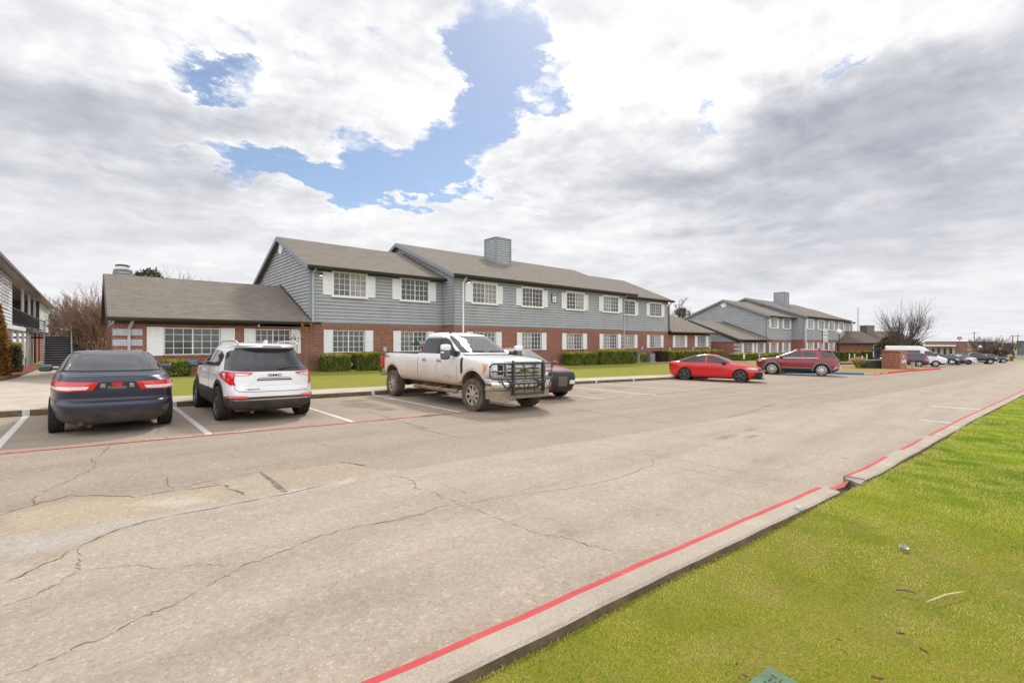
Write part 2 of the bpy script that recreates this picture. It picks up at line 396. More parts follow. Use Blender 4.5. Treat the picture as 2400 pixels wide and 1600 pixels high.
def concrete_road_mat():
    m, t, p, co = new_mat('concrete_road')
    st = attr_node(t, 'stain'); s = t.sep(st.outputs['Vector']); slab = st.outputs['Alpha']
    big = t.noise(co, .22, 5, .6); mid = t.noise(co, 1.1, 5, .62, .3)
    st1 = t.noise(t.v('MULTIPLY', co, (.35, 2.6, 1)), 1.0, 5, .6)
    c = t.mix(slab, (.325, .264, .208), (.40, .33, .264))
    c = t.mix(t.lin(big, .3, .7, 0, .55), c, t.mix(slab, (.355, .295, .236), (.43, .363, .297)))
    c = t.mix(t.lin(mid, .42, .72, 0, .45), c, t.mix(slab, (.225, .183, .142), (.28, .232, .183)))
    c = t.mix(t.lin(st1, .48, .75, 0, .5), c, (.25, .205, .155))
    c = t.mix(t.m('MULTIPLY', s[0], t.lin(t.noise(co, 3.5, 6, .65), .25, .6, .55, 1.0)), c, t.mix(t.noise(co, 9, 5, .7), (.35, .315, .285), (.46, .42, .38)))
    c = t.mix(t.m('MULTIPLY', s[1], t.lin(mid, .3, .65, .45, 1)), c, (.42, .335, .235))
    c = t.mix(t.m('MULTIPLY', s[2], t.lin(mid, .3, .65, .5, 1)), c, (.52, .47, .42))
    v = t.new('ShaderNodeTexVoronoi', feature='F1'); t.put(v.inputs['Vector'], co); v.inputs['Scale'].default_value = 62
    vs = t.sep(v.outputs['Color'])
    c = t.mix(t.m('MULTIPLY', t.step(vs[0], .80, .92), t.step(v.outputs['Distance'], .15, .5, .75, 0)), c, (.62, .56, .48))
    c = t.mix(t.m('MULTIPLY', t.step(vs[1], .86, .95), t.step(v.outputs['Distance'], .15, .5, .65, 0)), c, (.13, .105, .085))
    g = t.noise(co, 120, 3, .8)
    c = t.mix(.62, c, t.mix(t.lin(g, .28, .72), t.mix(1, (0, 0, 0), c, 'MIX'), c))
    c = t.mix(t.lin(g, .35, .62, .34, 0), c, (.12, .095, .07))
    c = t.mix(t.lin(t.noise(co, 30, 5, .8), .50, .68, 0, .55), c, (.16, .125, .09)); c = t.mix(t.lin(t.noise(co, 17, 4, .8), .54, .72, 0, .45), c, (.60, .53, .45))
    c = t.mix(t.lin(t.noise(t.v('MULTIPLY', co, (1, 1.7, 1)), 5.5, 6, .75), .52, .75, 0, .34), c, (.20, .155, .11))
    sp = t.noise(co, .9, 3, .5)
    c = t.mix(t.m('MULTIPLY', t.step(t.noise(co, 2.3, 2), .70, .78), .35), c, (.13, .11, .09))
    oil = attr_node(t, 'oil').outputs['Fac']; c = t.mix(t.m('MULTIPLY', oil, t.lin(t.noise(co, 6, 5, .7), .3, .65, .25, .8)), c, (.10, .08, .06))
    t.put(p.inputs['Base Color'], c); p.inputs['Roughness'].default_value = .88; p.inputs['Specular IOR Level'].default_value = .25
    bn = t.new('ShaderNodeBump', i_Strength=.30, i_Distance=.006); t.put(bn.inputs['Height'], t.m('ADD', g, t.noise(co, 40, 3))); t.put(p.inputs['Normal'], bn)
    return m
M_ROAD = concrete_road_mat()
M_CONC = mat('pale_concrete', (.40, .345, .275), .9, var=.12, scale=1.4, bump=.3, bscale=60, fine=.35)
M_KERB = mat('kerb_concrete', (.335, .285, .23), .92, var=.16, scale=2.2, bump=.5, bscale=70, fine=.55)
M_KERBD = mat('dirty_shaded_kerb', (.12, .085, .05), .95, var=.3, scale=5, bump=.5, bscale=40, fine=.4)  # brown stain with the shadow of the kerb face put into the colour
M_RED, _t, _p, _co = new_mat('red_road_paint')               # fire-lane red, scuffed and chipped down to the concrete
_c = _t.mix(_t.lin(_t.noise(_co, 2.2, 4), .3, .7), (.40, .028, .034), (.46, .06, .062)); _c = _t.mix(_t.lin(_t.noise(_co, 14, 5, .75), .5, .75, 0, .6), _c, (.30, .045, .04))
_c = _t.mix(_t.step(_t.noise(_co, 26, 6, .8), .60, .66, 0, .8), _c, (.38, .31, .25)); _t.put(_p.inputs['Base Color'], _c); _p.inputs['Roughness'].default_value = .8
M_REDF = mat('faded_red_paint', (.42, .115, .095), .8, var=.22, scale=5, fine=.3)
M_BLUEP = mat('blue_kerb_paint', (.03, .12, .30), .7, var=.15)
M_WHP = mat('worn_white_paint', (.52, .495, .47), .8, var=.12, scale=4, fine=.5, bscale=45)
M_CRACK = mat('crack_dirt', (.15, .115, .082), 1, var=.3, scale=12)
M_JOINT = mat('joint_filler', (.17, .14, .11), 1, var=.25, scale=8)

# the land itself, out to the horizon
M_EARTH = mat('dry_turf', (.26, .20, .10), .95, var=.25, scale=.12, col2=(.20, .19, .075), bump=.2, bscale=30)
grid_sheet('ground', np.array([-3500, -600, -60, -20, 20, 60, 110, 170, 600, 3500.]), np.array([-3500, -400, -60, 0, 60, 400, 3500.]), lambda X, Y: gzv(X) - .34, M_EARTH)['kind'] = 'structure'

# lot surface: a fine sheet near the camera, a coarse one beyond, butted end to end
BOUND = [(-30, 3.3), (-.44, 4.65), (-.06, 5.08), (.46, 5.47), (1.64, 5.58), (2.96, 5.63), (6.35, 5.43), (8.03, 5.25), (11.32, 5.07), (16.27, 4.70), (40, 3.2)]
STREAK = C2((0,745),(300,705),(700,640),(900,612),(1250,548),(1500,500),(1800,455),(2130,383),(2150,390),(1800,474),(1560,512),(1250,572),(900,652),(620,712),(450,785),(250,828),(0,875))
OCHRE = C2((0,630),(190,580),(450,528),(800,532),(1240,462),(1350,512),(1100,570),(800,625),(400,690),(0,740))
OCHRE2 = C2((1245,458),(1435,392),(1575,498),(1360,516)); OCHRE3 = C2((1445,390),(1900,338),(2150,385),(1590,492))
PALE = C2((0,915),(150,905),(90,962),(0,1005)); PALE2 = C2((780,560),(1000,535),(1150,545),(950,580)); PALE3 = C2((1580,500),(2150,388),(1800,465),(1590,508))
STK_C = 0
def stain(X, Y):
    wob = .05*np.sin(X*9.1+Y*5)+.04*np.sin(X*21-Y*17)
    def soft(poly, w): return np.clip(.5 - (seg_dist(X, Y, poly)+wob*.5)/w, 0, 1)
    out = np.zeros(X.shape+(4,))
    out[..., 0] = np.maximum(soft(STREAK, .22), .35*soft(OCHRE2, .06))
    out[..., 1] = np.maximum.reduce([soft(OCHRE, .25), .65*soft(OCHRE2, .05), .55*soft(OCHRE3, .05)])
    out[..., 2] = np.maximum.reduce([soft(PALE, .25), .9*soft(PALE2, .2), 1.0*soft(PALE3, .05)])
    yb = np.interp(X, [p[0] for p in BOUND], [p[1] for p in BOUND])
    out[..., 3] = np.clip(.5-(Y-yb)/.05, 0, 1)
    return out
OIL = [(*G(832, 939).xy, .55, .35), (.45, 12.6, .5, .9), (3.0, 12.4, .45, .8), (5.6, 12.4, .5, .9), (5.7, 11.3, .3, .4), (8.3, 11.5, .8, 1.1), (11.1, 12.2, .5, .9), (13.8, 12.4, .4, .6), (13.9, 11.0, .3, .4), (16.4, 12, .4, .7), (24.5, 11.5, .6, 1.0), (9.0, 4.0, .5, .12), (9.4, 3.7, .3, .1), (10.2, 4.05, .3, .08)]
def oil(X, Y):
    out = np.zeros(X.shape)
    for x, y, a, b in OIL: out = np.maximum(out, np.clip(1.25-((X-x)/a)**2-((Y-y)/b)**2, 0, 1)*.8)
    for yy in (8.3, 6.7, 4.2, 2.9): out = np.maximum(out, .22*np.exp(-((Y-yy-.25*np.sin(X*.22+yy))/.28)**2))
    return out
lot = lambda X, Y: gzv(X)
road = grid_sheet('road', np.concatenate([np.arange(-3, 16, .07), np.arange(16, 40, .4)]), np.arange(-.6, 14.71, .07), lot, M_ROAD, {'stain': stain, 'oil': oil}); road['kind'] = 'structure'
for nm, xs, ys in (('road', np.array([-60, -30, -3.]), np.linspace(-.6, 14.7-.02, 60)), ('road', np.array([40-.4, 60, 100, 170, 176.]), np.linspace(-9, 30, 80))):
    xs = xs.copy()
    if xs[0] > 0: xs[0] = np.concatenate([np.arange(-3, 16, .07), np.arange(16, 40, .4)])[-1]
    else: xs[-1] = -3
    grid_sheet(nm, xs, ys, lot, M_ROAD, {'stain': stain, 'oil': oil})['kind'] = 'structure'

def ribbon(mb, pts, w, dz, jit=0.0, sub=5, taper=True):      # a flat strip that follows the lot surface
    P = [Vector((*p, 0)) for p in pts]; Q = []
    for a, b in zip(P[:-1], P[1:]):
        for k in range(sub): Q.append(a.lerp(b, k/sub))
    Q.append(P[-1]); n = len(Q)
    for i in range(1, n-1):
        d = (Q[i+1]-Q[i-1]).normalized(); q = Vector((-d.y, d.x, 0)); Q[i] = Q[i] + q*random.gauss(0, jit) if jit else Q[i]
    L = []; R = []
    for i in range(n):
        d = (Q[min(i+1,n-1)]-Q[max(i-1,0)]).normalized(); q = Vector((-d.y, d.x, 0))
        ww = w*(random.uniform(.12, 1.6) if jit else 1)*.5
        if taper and (i == 0 or i == n-1): ww *= .2
        for S, s in ((L, 1), (R, -1)):
            p = Q[i]+q*ww*s; S.append((p.x, p.y, gz(p.x)+dz))
    mb.add(L+R, [(i, i+1, n+i+1, n+i) for i in range(n-1)])
def struct_ribbon(name, pts, w, dz, m, jit=0.0, sub=5, taper=True):
    mb = MB(); ribbon(mb, pts, w, dz, jit, sub, taper); o = mb.build(name, m, fix=False); o['kind'] = 'structure'; return o
CR = 'pavement_crack'
for pts, w in ((C2((20,1510),(160,1470),(300,1420),(430,1350),(640,1265),(780,1190),(900,1150),(1100,1040),(1200,985),(1270,950),(1330,905),(1500,855),(1600,810),(1720,755),(1860,715),(1950,690),(2200,655),(2340,618)) + C3((200,905),(380,880),(500,845),(610,800),(720,785),(850,770),(1000,740),(1200,715),(1400,690),(1590,655),(1780,600),(1910,540)), .010),
    (C2((0,1130),(170,1085),(330,1000),(430,930),(450,905),(440,850),(430,812)), .010),
    (C2((430,935),(690,905),(770,905),(850,925),(1000,910),(1120,900),(1250,910)), .007),
    (C2((0,625),(190,572),(380,522),(640,520),(740,530),(850,510),(950,490),(1240,460)), .026),
    (C2((190,570),(180,545),(210,510),(300,470),(380,440),(430,410),(510,370),(530,335),(500,320),(580,280),(620,235)), .018),
    (C2((860,130),(880,150),(858,175),(900,195),(945,206)), .02), (C2((960,490),(930,460),(915,405)), .016),
    (C2((1240,460),(1290,490),(1350,515)), .045), (C2((950,490),(1200,430),(1435,390),(1900,335),(2150,385)), .012),
    (C2((0,1010),(250,900),(430,810),(620,715),(850,650),(1250,575),(1580,508),(2170,386)), .028),
    (C3((310,610),(420,635),(455,660),(460,685),(570,710),(610,745),(700,775),(780,810),(900,850),(1030,900),(1100,930),(1250,975),(1350,985),(1480,1030),(1660,1075)), .012),
    (C3((1440,410),(1600,420),(1750,455),(1900,490),(2000,500),(2200,540),(2352,572)) + C4((1000,675),), .011),
    (C3((1330,450),(1500,470),(1700,500),(1860,530),(2000,555),(2352,620)) + C4((900,692),), .009),
    (C3((1910,540),(1905,510),(1960,500),(2000,480),(2020,440)), .012), (C3((590,660),(700,690),(780,745)), .006),
    (C2((1720,215),(1800,245),(1890,265)), .014), (C3((1540,540),(1600,590),(1620,620)), .006)):
    struct_ribbon(CR, pts, w*.50, .003, M_CRACK, jit=.014, sub=5)
for pts, w in ((C2((1435,390),(1575,500)), .055), (C2((1880,335),(2010,352)), .05), (C2((1830,5),(2000,50),(2150,95),(2352,150)) + C3((270,255),(340,290),(500,330),(720,380)), .016),
    (C4((530,255),(700,215),(850,160),(1030,130),(1450,90),(1700,50)), .03), (C4((650,180),(900,190),(1100,140)), .02), ([(9.9, 14.6), (9.75, 9.8), (9.6, 5.4)], .014), ([(18.6, 13.9), (18.5, 9), (18.3, 4.8)], .02), ([(26, 12), (25.6, 3)], .02), ([(10, 7.6), (24, 7.2), (40, 6.8)], .02)):
    struct_ribbon('pavement_joint', pts, w, .0025, M_JOINT, jit=.006, sub=4, taper=False)

# parking bays: white stall lines, the red fire-lane line and its lettering
for (a, b) in (((-.99, 14.66), (-1.04, 9.95)), ((1.63, 14.66), (1.62, 9.9)), ((4.27, 14.66), (4.2, 9.7)), ((7.0, 14.66), (6.9, 9.65)), ((9.72, 14.6), (9.6, 9.6)), ((12.4, 14.4), (12.45, 9.4)), ((15.1, 14.2), (15.0, 9.15)), ((17.85, 13.9), (18.0, 9.1)), ((20.6, 13.6), (21.0, 9.2))):
    struct_ribbon('stall_line', [a, b], .105, .004, M_WHP, sub=1, taper=False)
struct_ribbon('stall_line', [(13.5, 9.42), (15.0, 9.12)], .08, .008, M_WHP, sub=1, taper=False)
struct_ribbon('fire_lane_line', [(-12, 10.5), (-.94, 10.0), (4, 9.72), (8, 9.55)], .10, .008, M_REDF, sub=6, taper=False)
struct_ribbon('fire_lane_line', [(8, 9.55), (13.5, 9.45), (20, 9.25), (34, 8.7)], .085, .006, mat('worn_red_paint', (.36, .17, .14), .85, var=.15, scale=3), sub=4, taper=False)
for pts, w in (([(19.24, 2.3), (19.5, 1.15)], .20), ([(15.11, 2.05), (15.06, 1.36)], .16)): struct_ribbon('painted_mark', pts, w, .004, mat('white_mark', (.47, .51, .54), .7, var=.05), sub=1, taper=False)

FONT = None
def text_mesh(name, body, size, m, parent=None, width=None, ext=.0, bold=False, align='LEFT', shear=0.0, space=1.0):
    cu = bpy.data.curves.new('lettering', 'FONT'); cu.body = body; cu.size = size; cu.extrude = ext; cu.align_x = align; cu.shear = shear; cu.space_character = space
    if bold: cu.offset = size*.018
    ob = bpy.data.objects.new('lettering', cu); C.objects.link(ob)
    dg = bpy.context.evaluated_depsgraph_get(); me = bpy.data.meshes.new_from_object(ob.evaluated_get(dg))
    bpy.data.objects.remove(ob); bpy.data.curves.remove(cu)
    if width:
        xs = [v.co.x for v in me.vertices]; k = width/max(max(xs)-min(xs), 1e-6)
        me.transform(Matrix.Diagonal((k, 1, 1, 1)))
    me.materials.clear(); me.materials.append(m)
    return link(name, me, parent)
M_LETTER = mat('white_lettering', (.66, .60, .57), .8, var=.08)
for body, pa, pb in (('FIRE LANE', (341, 1031.5), (450, 1023)), ('NO PARKING', (494, 1018.5), (601, 1009.5))):
    a, b = G(*pa), G(*pb); d = (b-a).to_2d()
    o = text_mesh('fire_lane_lettering', body, .098, M_LETTER, width=d.length)
    o.matrix_world = Matrix.Translation((a.x, a.y-.005, gz(a.x)+.0115)) @ Matrix.Rotation(math.atan(.0185), 4, 'Y') @ Matrix.Rotation(math.atan2(d.y, d.x), 4, 'Z'); o['kind'] = 'structure'

# kerb on the far side of the bays with its pavement; white stall ticks run up its face
def sweep_kerb(name, xs, yf, prof, m, zf=gz, mats=None):      # prof: (offset across, height), swept along x
    mb = MB(); n = len(prof); k = len(xs); vs = []; fs = []
    for x in xs:
        for o, h in prof: vs.append((x, yf(x)+o, zf(x)+h))
    for i in range(k-1):
        for j in range(n-1): fs.append((i*n+j, (i+1)*n+j, (i+1)*n+j+1, i*n+j+1))
    fs += [tuple(range(n)), tuple((k-1)*n+j for j in reversed(range(n)))]
    mb.add(vs, fs); mb.mi = [(mats[j] if mats else 0) for i in range(k-1) for j in range(n-1)] + [mats[-1] if mats else 0]*2
    o = mb.build(name, m, fix=False); o['kind'] = 'structure'; return o
yk = lambda x: 14.70 - max(0, x-9)*.075 if x < 30 else 13.1
xk = list(np.linspace(-40, 9, 26)) + list(np.linspace(9.5, 37, 30))
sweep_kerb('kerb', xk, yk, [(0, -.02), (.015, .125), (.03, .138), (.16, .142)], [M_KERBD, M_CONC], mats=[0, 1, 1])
sweep_kerb('pavement', xk, yk, [(.16, .142), (1.35, .150), (1.36, .05)], M_CONC)
mb = MB()
for x in (-1.0, 1.63, 4.25, 7.0, 9.72, 12.4, 15.1, 17.85, 20.6):
    y = yk(x); z = gz(x); mb.quad((x-.06, y-.004, z+.004), (x+.06, y-.004, z+.004), (x+.06, y+.009, z+.125), (x-.06, y+.009, z+.125)); mb.quad((x-.06, y+.009, z+.127), (x+.06, y+.009, z+.127), (x+.06, y+.07, z+.146), (x-.06, y+.07, z+.146))
mb.build('stall_line', M_WHP, fix=False)['kind'] = 'structure'

# near kerb: raised concrete with a red painted road edge, broken by a drain gap
M_DARKCONC = mat('kerb_cut_face', (.27, .235, .20), .9, var=.15)
def near_kerb(x0, x1, red=True):
    xs = list(np.arange(x0, x1, .22 if x1 < 20 else 1.5)) + [x1]
    wob = lambda x: kerb_y(x) + .004*math.sin(x*2.3) + .003*math.sin(x*9.1)
    zz = lambda x: gz(x) + .003*math.sin(x*3.1)
    sweep_kerb('kerb', xs, wob, [(0, -.02), (.0, .115), (-.01, .128), (-.062, .131), (-.205, .132), (-.225, .118), (-.232, -.12)], [M_RED, M_KERB, M_KERBD, M_DARKCONC], zz, ([0, 0, 0, 1, 1, 2] if red else [1, 1, 1, 1, 1, 2])+[3])
near_kerb(-40, 6.05); near_kerb(6.86, 8.6); near_kerb(8.6, 9.4, False); near_kerb(9.4, 10.9); near_kerb(10.9, 11.5, False); near_kerb(11.54, 175)
mb = MB()                                                    # gutter through the gap, painted red
x0, x1 = 6.05, 6.86
mb.quad((x0-.02, kerb_y(x0)+.03, gz(x0)+.03), (x1, kerb_y(x1)+.01, gz(x1)+.03), (x1-.06, kerb_y(x1)-.09, gz(x1)+.112), (x0+.25, kerb_y(x0)-.20, gz(x0)+.118), (x0+.01, kerb_y(x0)-.12, gz(x0)+.112))
mb.build('drain_gap', M_RED, fix=False)['kind'] = 'structure'
mb = MB(); mb.prism([(x1, kerb_y(x1)-.02), (x1, kerb_y(x1)-.215), (x1-.22, kerb_y(x1)-.22), (x1-.10, kerb_y(x1)-.06)], 'z', gz(x1)-.1, gz(x1)+.118)
mb.build('drain_gap', M_DARKCONC)['kind'] = 'structure'

# lawns
def turf_mat(name, a, b, c, dry, sc=1.0, streak=False):
    m, t, p, co = new_mat(name)
    n1 = t.noise(co, .55*sc, 5, .6); n2 = t.noise(co, 2.6*sc, 5, .65, .4)
    f = t.noise(t.v('MULTIPLY', co, (1, 4, 1) if streak else (1, 1, 1)), 9*sc, 5, .75)
    k = t.mix(t.lin(n1, .35, .65), a, b); k = t.mix(t.lin(n2, .45, .72, 0, .75), k, dry); k = t.mix(t.lin(f, .35, .7, 0, .7), k, c)
    k = t.mix(t.lin(t.noise(co, 70*sc, 2, .8), .35, .65, .5, 0), k, tuple(q*.3 for q in a))
    t.put(p.inputs['Base Color'], k); p.inputs['Roughness'].default_value = 1; p.inputs['Specular IOR Level'].default_value = .1
    bn = t.new('ShaderNodeBump', i_Strength=.8, i_Distance=.03); t.put(bn.inputs['Height'], f); t.put(p.inputs['Normal'], bn); return m
M_TURF = turf_mat('near_turf_soil', (.17, .18, .018), (.22, .21, .025), (.26, .22, .04), (.30, .22, .09))
M_TURF2 = turf_mat('far_turf', (.20, .235, .030), (.26, .275, .035), (.31, .28, .06), (.34, .265, .10), 1.0, True)
M_DRY = turf_mat('winter_turf', (.36, .255, .115), (.31, .24, .10), (.24, .22, .07), (.40, .30, .15), .6)
M_MULCH = turf_mat('red_mulch', (.34, .11, .06), (.42, .15, .08), (.22, .07, .04), (.48, .22, .14), 3.0)

lawn_z = lambda X, Y: gzv(X) + .076 + .012*np.sin(X*.9+Y*1.3) + .008*np.sin(X*2.3-Y*2.9)
def near_lawn():
    xs = np.concatenate([np.linspace(-20, -1, 12), np.arange(-.8, 12, .2), np.linspace(12.4, 60, 40), np.linspace(65, 175, 20)]); vs = []; fs = []
    offs = np.array([0, .3, .6, 1, 1.5, 2.2, 3, 4.5, 7, 14, 40])
    for x in xs:
        for o in offs: y = kerb_y(x)-.228-o; vs.append((x, y, float(lawn_z(np.array(x), np.array(y)))))
    n = len(offs); F = np.array([(i*n+j, i*n+j+1, (i+1)*n+j+1, (i+1)*n+j) for i in range(len(xs)-1) for j in range(n-1)])
    o = mesh_np('lawn', np.array(vs), F, M_TURF, smooth=True); o['kind'] = 'structure'
near_lawn()
landv = np.vectorize(land)
def lawn_poly(name, xs, y0, y1, m, n=30, dz=0.0):
    vs = []; fs = []
    for x in xs:
        for k in range(n): y = y0(x) + (y1(x)-y0(x))*k/(n-1); vs.append((x, y, land(x, y)+dz))
    F = np.array([(i*n+j, (i+1)*n+j, (i+1)*n+j+1, i*n+j+1) for i in range(len(xs)-1) for j in range(n-1)])
    o = mesh_np(name, np.array(vs), F, m, smooth=True); o['kind'] = 'structure'; return o
lawn_poly('lawn', list(np.linspace(1.75, 37, 60)), lambda x: yk(x)+1.36, lambda x: 27.6, M_TURF2)
lawn_poly('lawn', list(np.linspace(37, 62, 30)), lambda x: max(13.0, 13.0), lambda x: 29, M_DRY)
lawn_poly('walkway', list(np.linspace(-12, 1.75, 20)), lambda x: yk(x)+1.36, lambda x: 80, M_CONC, 60)
lawn_poly('lawn', list(np.linspace(62, 175, 30)), lambda x: 17.5 if x < 75 else 14.6, lambda x: 60, M_DRY, 30, .02)
lawn_poly('lawn', list(np.linspace(1.75, 62, 10)), lambda x: 40, lambda x: 90, M_DRY, 10, -.05)
struct_ribbon('pavement_joint', [(-4.5, 17.6), (1.7, 17.55)], .02, .165, M_JOINT, sub=6, taper=False)

# island at the end of the bays: blue then red kerb, winter grass
ISL = [(37.0, 14.0), (38.2, 12.6), (40.4, 10.16), (41.4, 8.6), (41.9, 8.15), (53.1, 7.88), (65.2, 7.06), (66.6, 7.6), (67.0, 9.4), (64.5, 17.5), (37, 17.5)]
mb = MB()
vs = [(x, y, gz(x)+.12) for x, y in ISL]; mb.add(vs, [tuple(range(len(vs)))]); mb.build('lawn', M_DRY)['kind'] = 'structure'
def edge_kerb(pts, m, w=.16):
    mb = MB()
    for (a, b) in zip(pts[:-1], pts[1:]):
        d = Vector((b[0]-a[0], b[1]-a[1], 0)).normalized(); q = Vector((-d.y, d.x, 0))
        def S(p): 
            v = Vector((p[0], p[1], gz(p[0]))); return [v-q*.03+Vector((0,0,-.02)), v-q*.03+Vector((0,0,.13)), v+q*w+Vector((0,0,.14)), v+q*w+Vector((0,0,.05))]
        mb.add(S(a)+S(b), [(i, i+1, 5+i, 4+i) for i in range(3)] + [(0,1,2,3), (7,6,5,4)])
    o = mb.build('kerb', m); o['kind'] = 'structure'
edge_kerb(ISL[1:4], M_BLUEP); edge_kerb(ISL[3:5], M_CONC)
M_RED2 = mat('bright_red_kerb', (.60, .035, .03), .6, var=.12)
edge_kerb(ISL[4:8], M_RED2); edge_kerb([(70, 15.0), (172, 15.0)], M_CONC)
for x, body in ((42.1, 'FIRE'), (44.2, 'LANE')):
    o = text_mesh('kerb_lettering', body, .16, M_LETTER, width=1.5, bold=True); o['kind'] = 'structure'
    o.matrix_world = Matrix.Translation((x, np.interp(x, [41.9, 53.1], [8.15, 7.88])-.036, gz(x)+.0)) @ Matrix.Rotation(math.atan2(-.27, 11.2), 4, 'Z') @ Matrix.Rotation(PI/2, 4, 'X')

# red mulch bed with its edging by the left building
LL = lambda x, y: land(x, y)
bed = [G(0,893,LL), G(40,884,LL), G(66,874,LL), G(95,863,LL), G(88,859,LL), G(60,861,LL)]
bed = [(p.x, p.y) for p in bed] + [(-3.35, bed[-1].y), (-3.4, bed[0].y-3), (-6, bed[0].y-3), (-6, bed[0].y-.2)]
mb = MB(); mb.add([(x, y, land(x, y)+.11) for x, y in bed], [tuple(range(len(bed)))]); mb.build('mulch_bed', M_MULCH)['kind'] = 'structure'
mb = MB()
for a, b in zip(bed[:4], bed[1:5]):
    mb.beam((a[0], a[1], land(*a)+.05), (b[0], b[1], land(*b)+.05), .07, .14)
mb.build('bed_edging', M_KERBD)['kind'] = 'structure'

# grass blades of the near lawn
def blade_field(name, n, xfun, yfun, m, hgt, wid, lean=.9, dens=None):
    x = xfun(n); y = yfun(x, n); 
    if dens is not None:
        keep = RNG.random(len(x)) < dens(x, y); x, y = x[keep], y[keep]
    n = len(x); z = lawn_z(x, y)
    def field(f0, f1, k, seed):
        g = np.random.default_rng(seed); out = 0
        for _ in range(k): a, f, p = g.uniform(0, 2*PI), g.uniform(f0, f1), g.uniform(0, 6.3); out = out + np.sin((x*np.cos(a)+y*np.sin(a))*f+p)
        return np.clip(.5+out/np.sqrt(k)*.42, 0, 1)
    pat = field(.8, 4.5, 14, 3); pat2 = field(3, 16, 16, 8)
    th = RNG.random(n)*2*PI; hh = hgt(x, y)*RNG.uniform(.45, 1.25, n)*(.8+.35*pat); ww = wid(x, y)*RNG.uniform(.6, 1.3, n)
    ln = RNG.uniform(.25, lean, n)*hh; la = RNG.random(n)*2*PI
    b = np.stack([x, y, z-.004], -1); side = np.stack([np.cos(th)*ww, np.sin(th)*ww, np.zeros(n)], -1)
    ld = np.stack([np.cos(la)*ln, np.sin(la)*ln, np.zeros(n)], -1)
    mid = b + ld*.35 + np.stack([np.zeros(n), np.zeros(n), hh*.6], -1); tip = b + ld + np.stack([np.zeros(n), np.zeros(n), hh*.95], -1)
    V = np.stack([b-side, b+side, mid+side*.8, tip, mid-side*.8], 1).reshape(-1, 3)
    base = np.arange(n)[:, None]*5
    F3 = np.concatenate([base+np.array([[0, 1, 2]]), base+np.array([[0, 2, 4]]), base+np.array([[4, 2, 3]])], 0)
    ky = np.interp(x, [p[0] for p in KERB], [p[1] for p in KERB])-.23-y
    dry = np.clip(.13 + .50*(pat2-.5) + .55*np.exp(-ky/.09) + .30*(.5-pat), 0, 1)
    tone = np.where(RNG.random(n) < dry, RNG.uniform(.62, 1.0, n), np.clip(.34 + .34*(pat-.5) + .26*(pat2-.5) + RNG.normal(0, .12, n), 0, .6))
    o = mesh_np(name, V, F3, m, attr={'tone': np.repeat(tone, 5)}); o['kind'] = 'stuff'; return o
M_BLADE = leaf_mat('grass_blade', (.15, .29, .012), (.46, .53, .055), .6, tip=(.74, .60, .28))
def gx(n): u = RNG.random(n); return -.6 + 1.2 + 30*(u**2.2) - .2
def blades():
    def xf(n): return 1.0 + 26*RNG.random(n)**2.4
    def yf(x, n): 
        lo = np.maximum(-.45-.05*x, -1.6); hi = np.interp(x, [p[0] for p in KERB], [p[1] for p in KERB])-.215
        return lo + (hi-lo)*RNG.random(n)
    far = lambda x, y: np.clip(np.hypot(x, y)/4.0, .75, 4)
    blade_field('grass', 330000, xf, yf, M_BLADE, lambda x, y: .020*np.clip(np.hypot(x, y)/5, 1, 1.7), lambda x, y: .0017*far(x, y))['label'] = 'short yellow green lawn grass beside the red kerb'
    def xs(n): return -1.5 + 10*RNG.random(n)
    def ys(x, n): return -3.5 + 3.3*RNG.random(n)
    blade_field('grass', 60000, xs, ys, M_BLADE, lambda x, y: x*0+.032, lambda x, y: x*0+.003)['label'] = 'lawn grass underfoot on the near side'
blades()
# ================================================================== buildings
M_BRICK = brick_mat('red_brick'); M_SOLD = brick_mat('soldier_brick', True); M_SHING = shingle_mat('weathered_shingle')
M_SIDE = mat('grey_blue_siding', (.33, .346, .36), .75, var=.05, scale=1.2, bump=.06, bscale=40)
M_LAPSHADE = mat('lap_shade', (.115, .125, .135), .9, var=.1); MS_SIDE = [M_SIDE, M_LAPSHADE]  # dark paint that draws the shadow lines under the laps
M_TRIMG = mat('grey_corner_board', (.225, .25, .275), .7, var=.05)
M_FASC = mat('dark_fascia', (.045, .043, .045), .6, var=.1); M_GUT = mat('black_gutter', (.035, .028, .026), .45, var=.1)
M_WHITE = mat('white_trim', (.74, .735, .73), .6, var=.03, scale=3); M_SHUT = mat('white_shutter', (.72, .725, .735), .6, var=.03)
M_PIPE = mat('grey_downspout', (.40, .41, .42), .5, var=.05); M_STONE = mat('grey_quoin', (.40, .41, .43), .8, var=.10, fine=.2)
M_BLIND = glass_mat('blind_behind_glass', (.085, .09, .095), (.205, .21, .215), .058)
M_BLIND2 = glass_mat('bright_blind_behind_glass', (.135, .135, .135), (.28, .275, .27), .052)
M_BLIND3 = glass_mat('half_dark_window', (.045, .048, .052), (.14, .14, .14), .11); M_BLIND4 = glass_mat('drawn_curtain', (.21, .20, .19), (.30, .285, .27)); PANES = [M_BLIND, M_BLIND, M_BLIND2, M_BLIND3, M_BLIND, M_BLIND4]
M_LAMPW = mat('lamp_glass', (.9, .88, .8), .3, emit=((1, .95, .85), 1.2)); M_BLK = mat('black_metal', (.018, .018, .02), .45, var=.1)

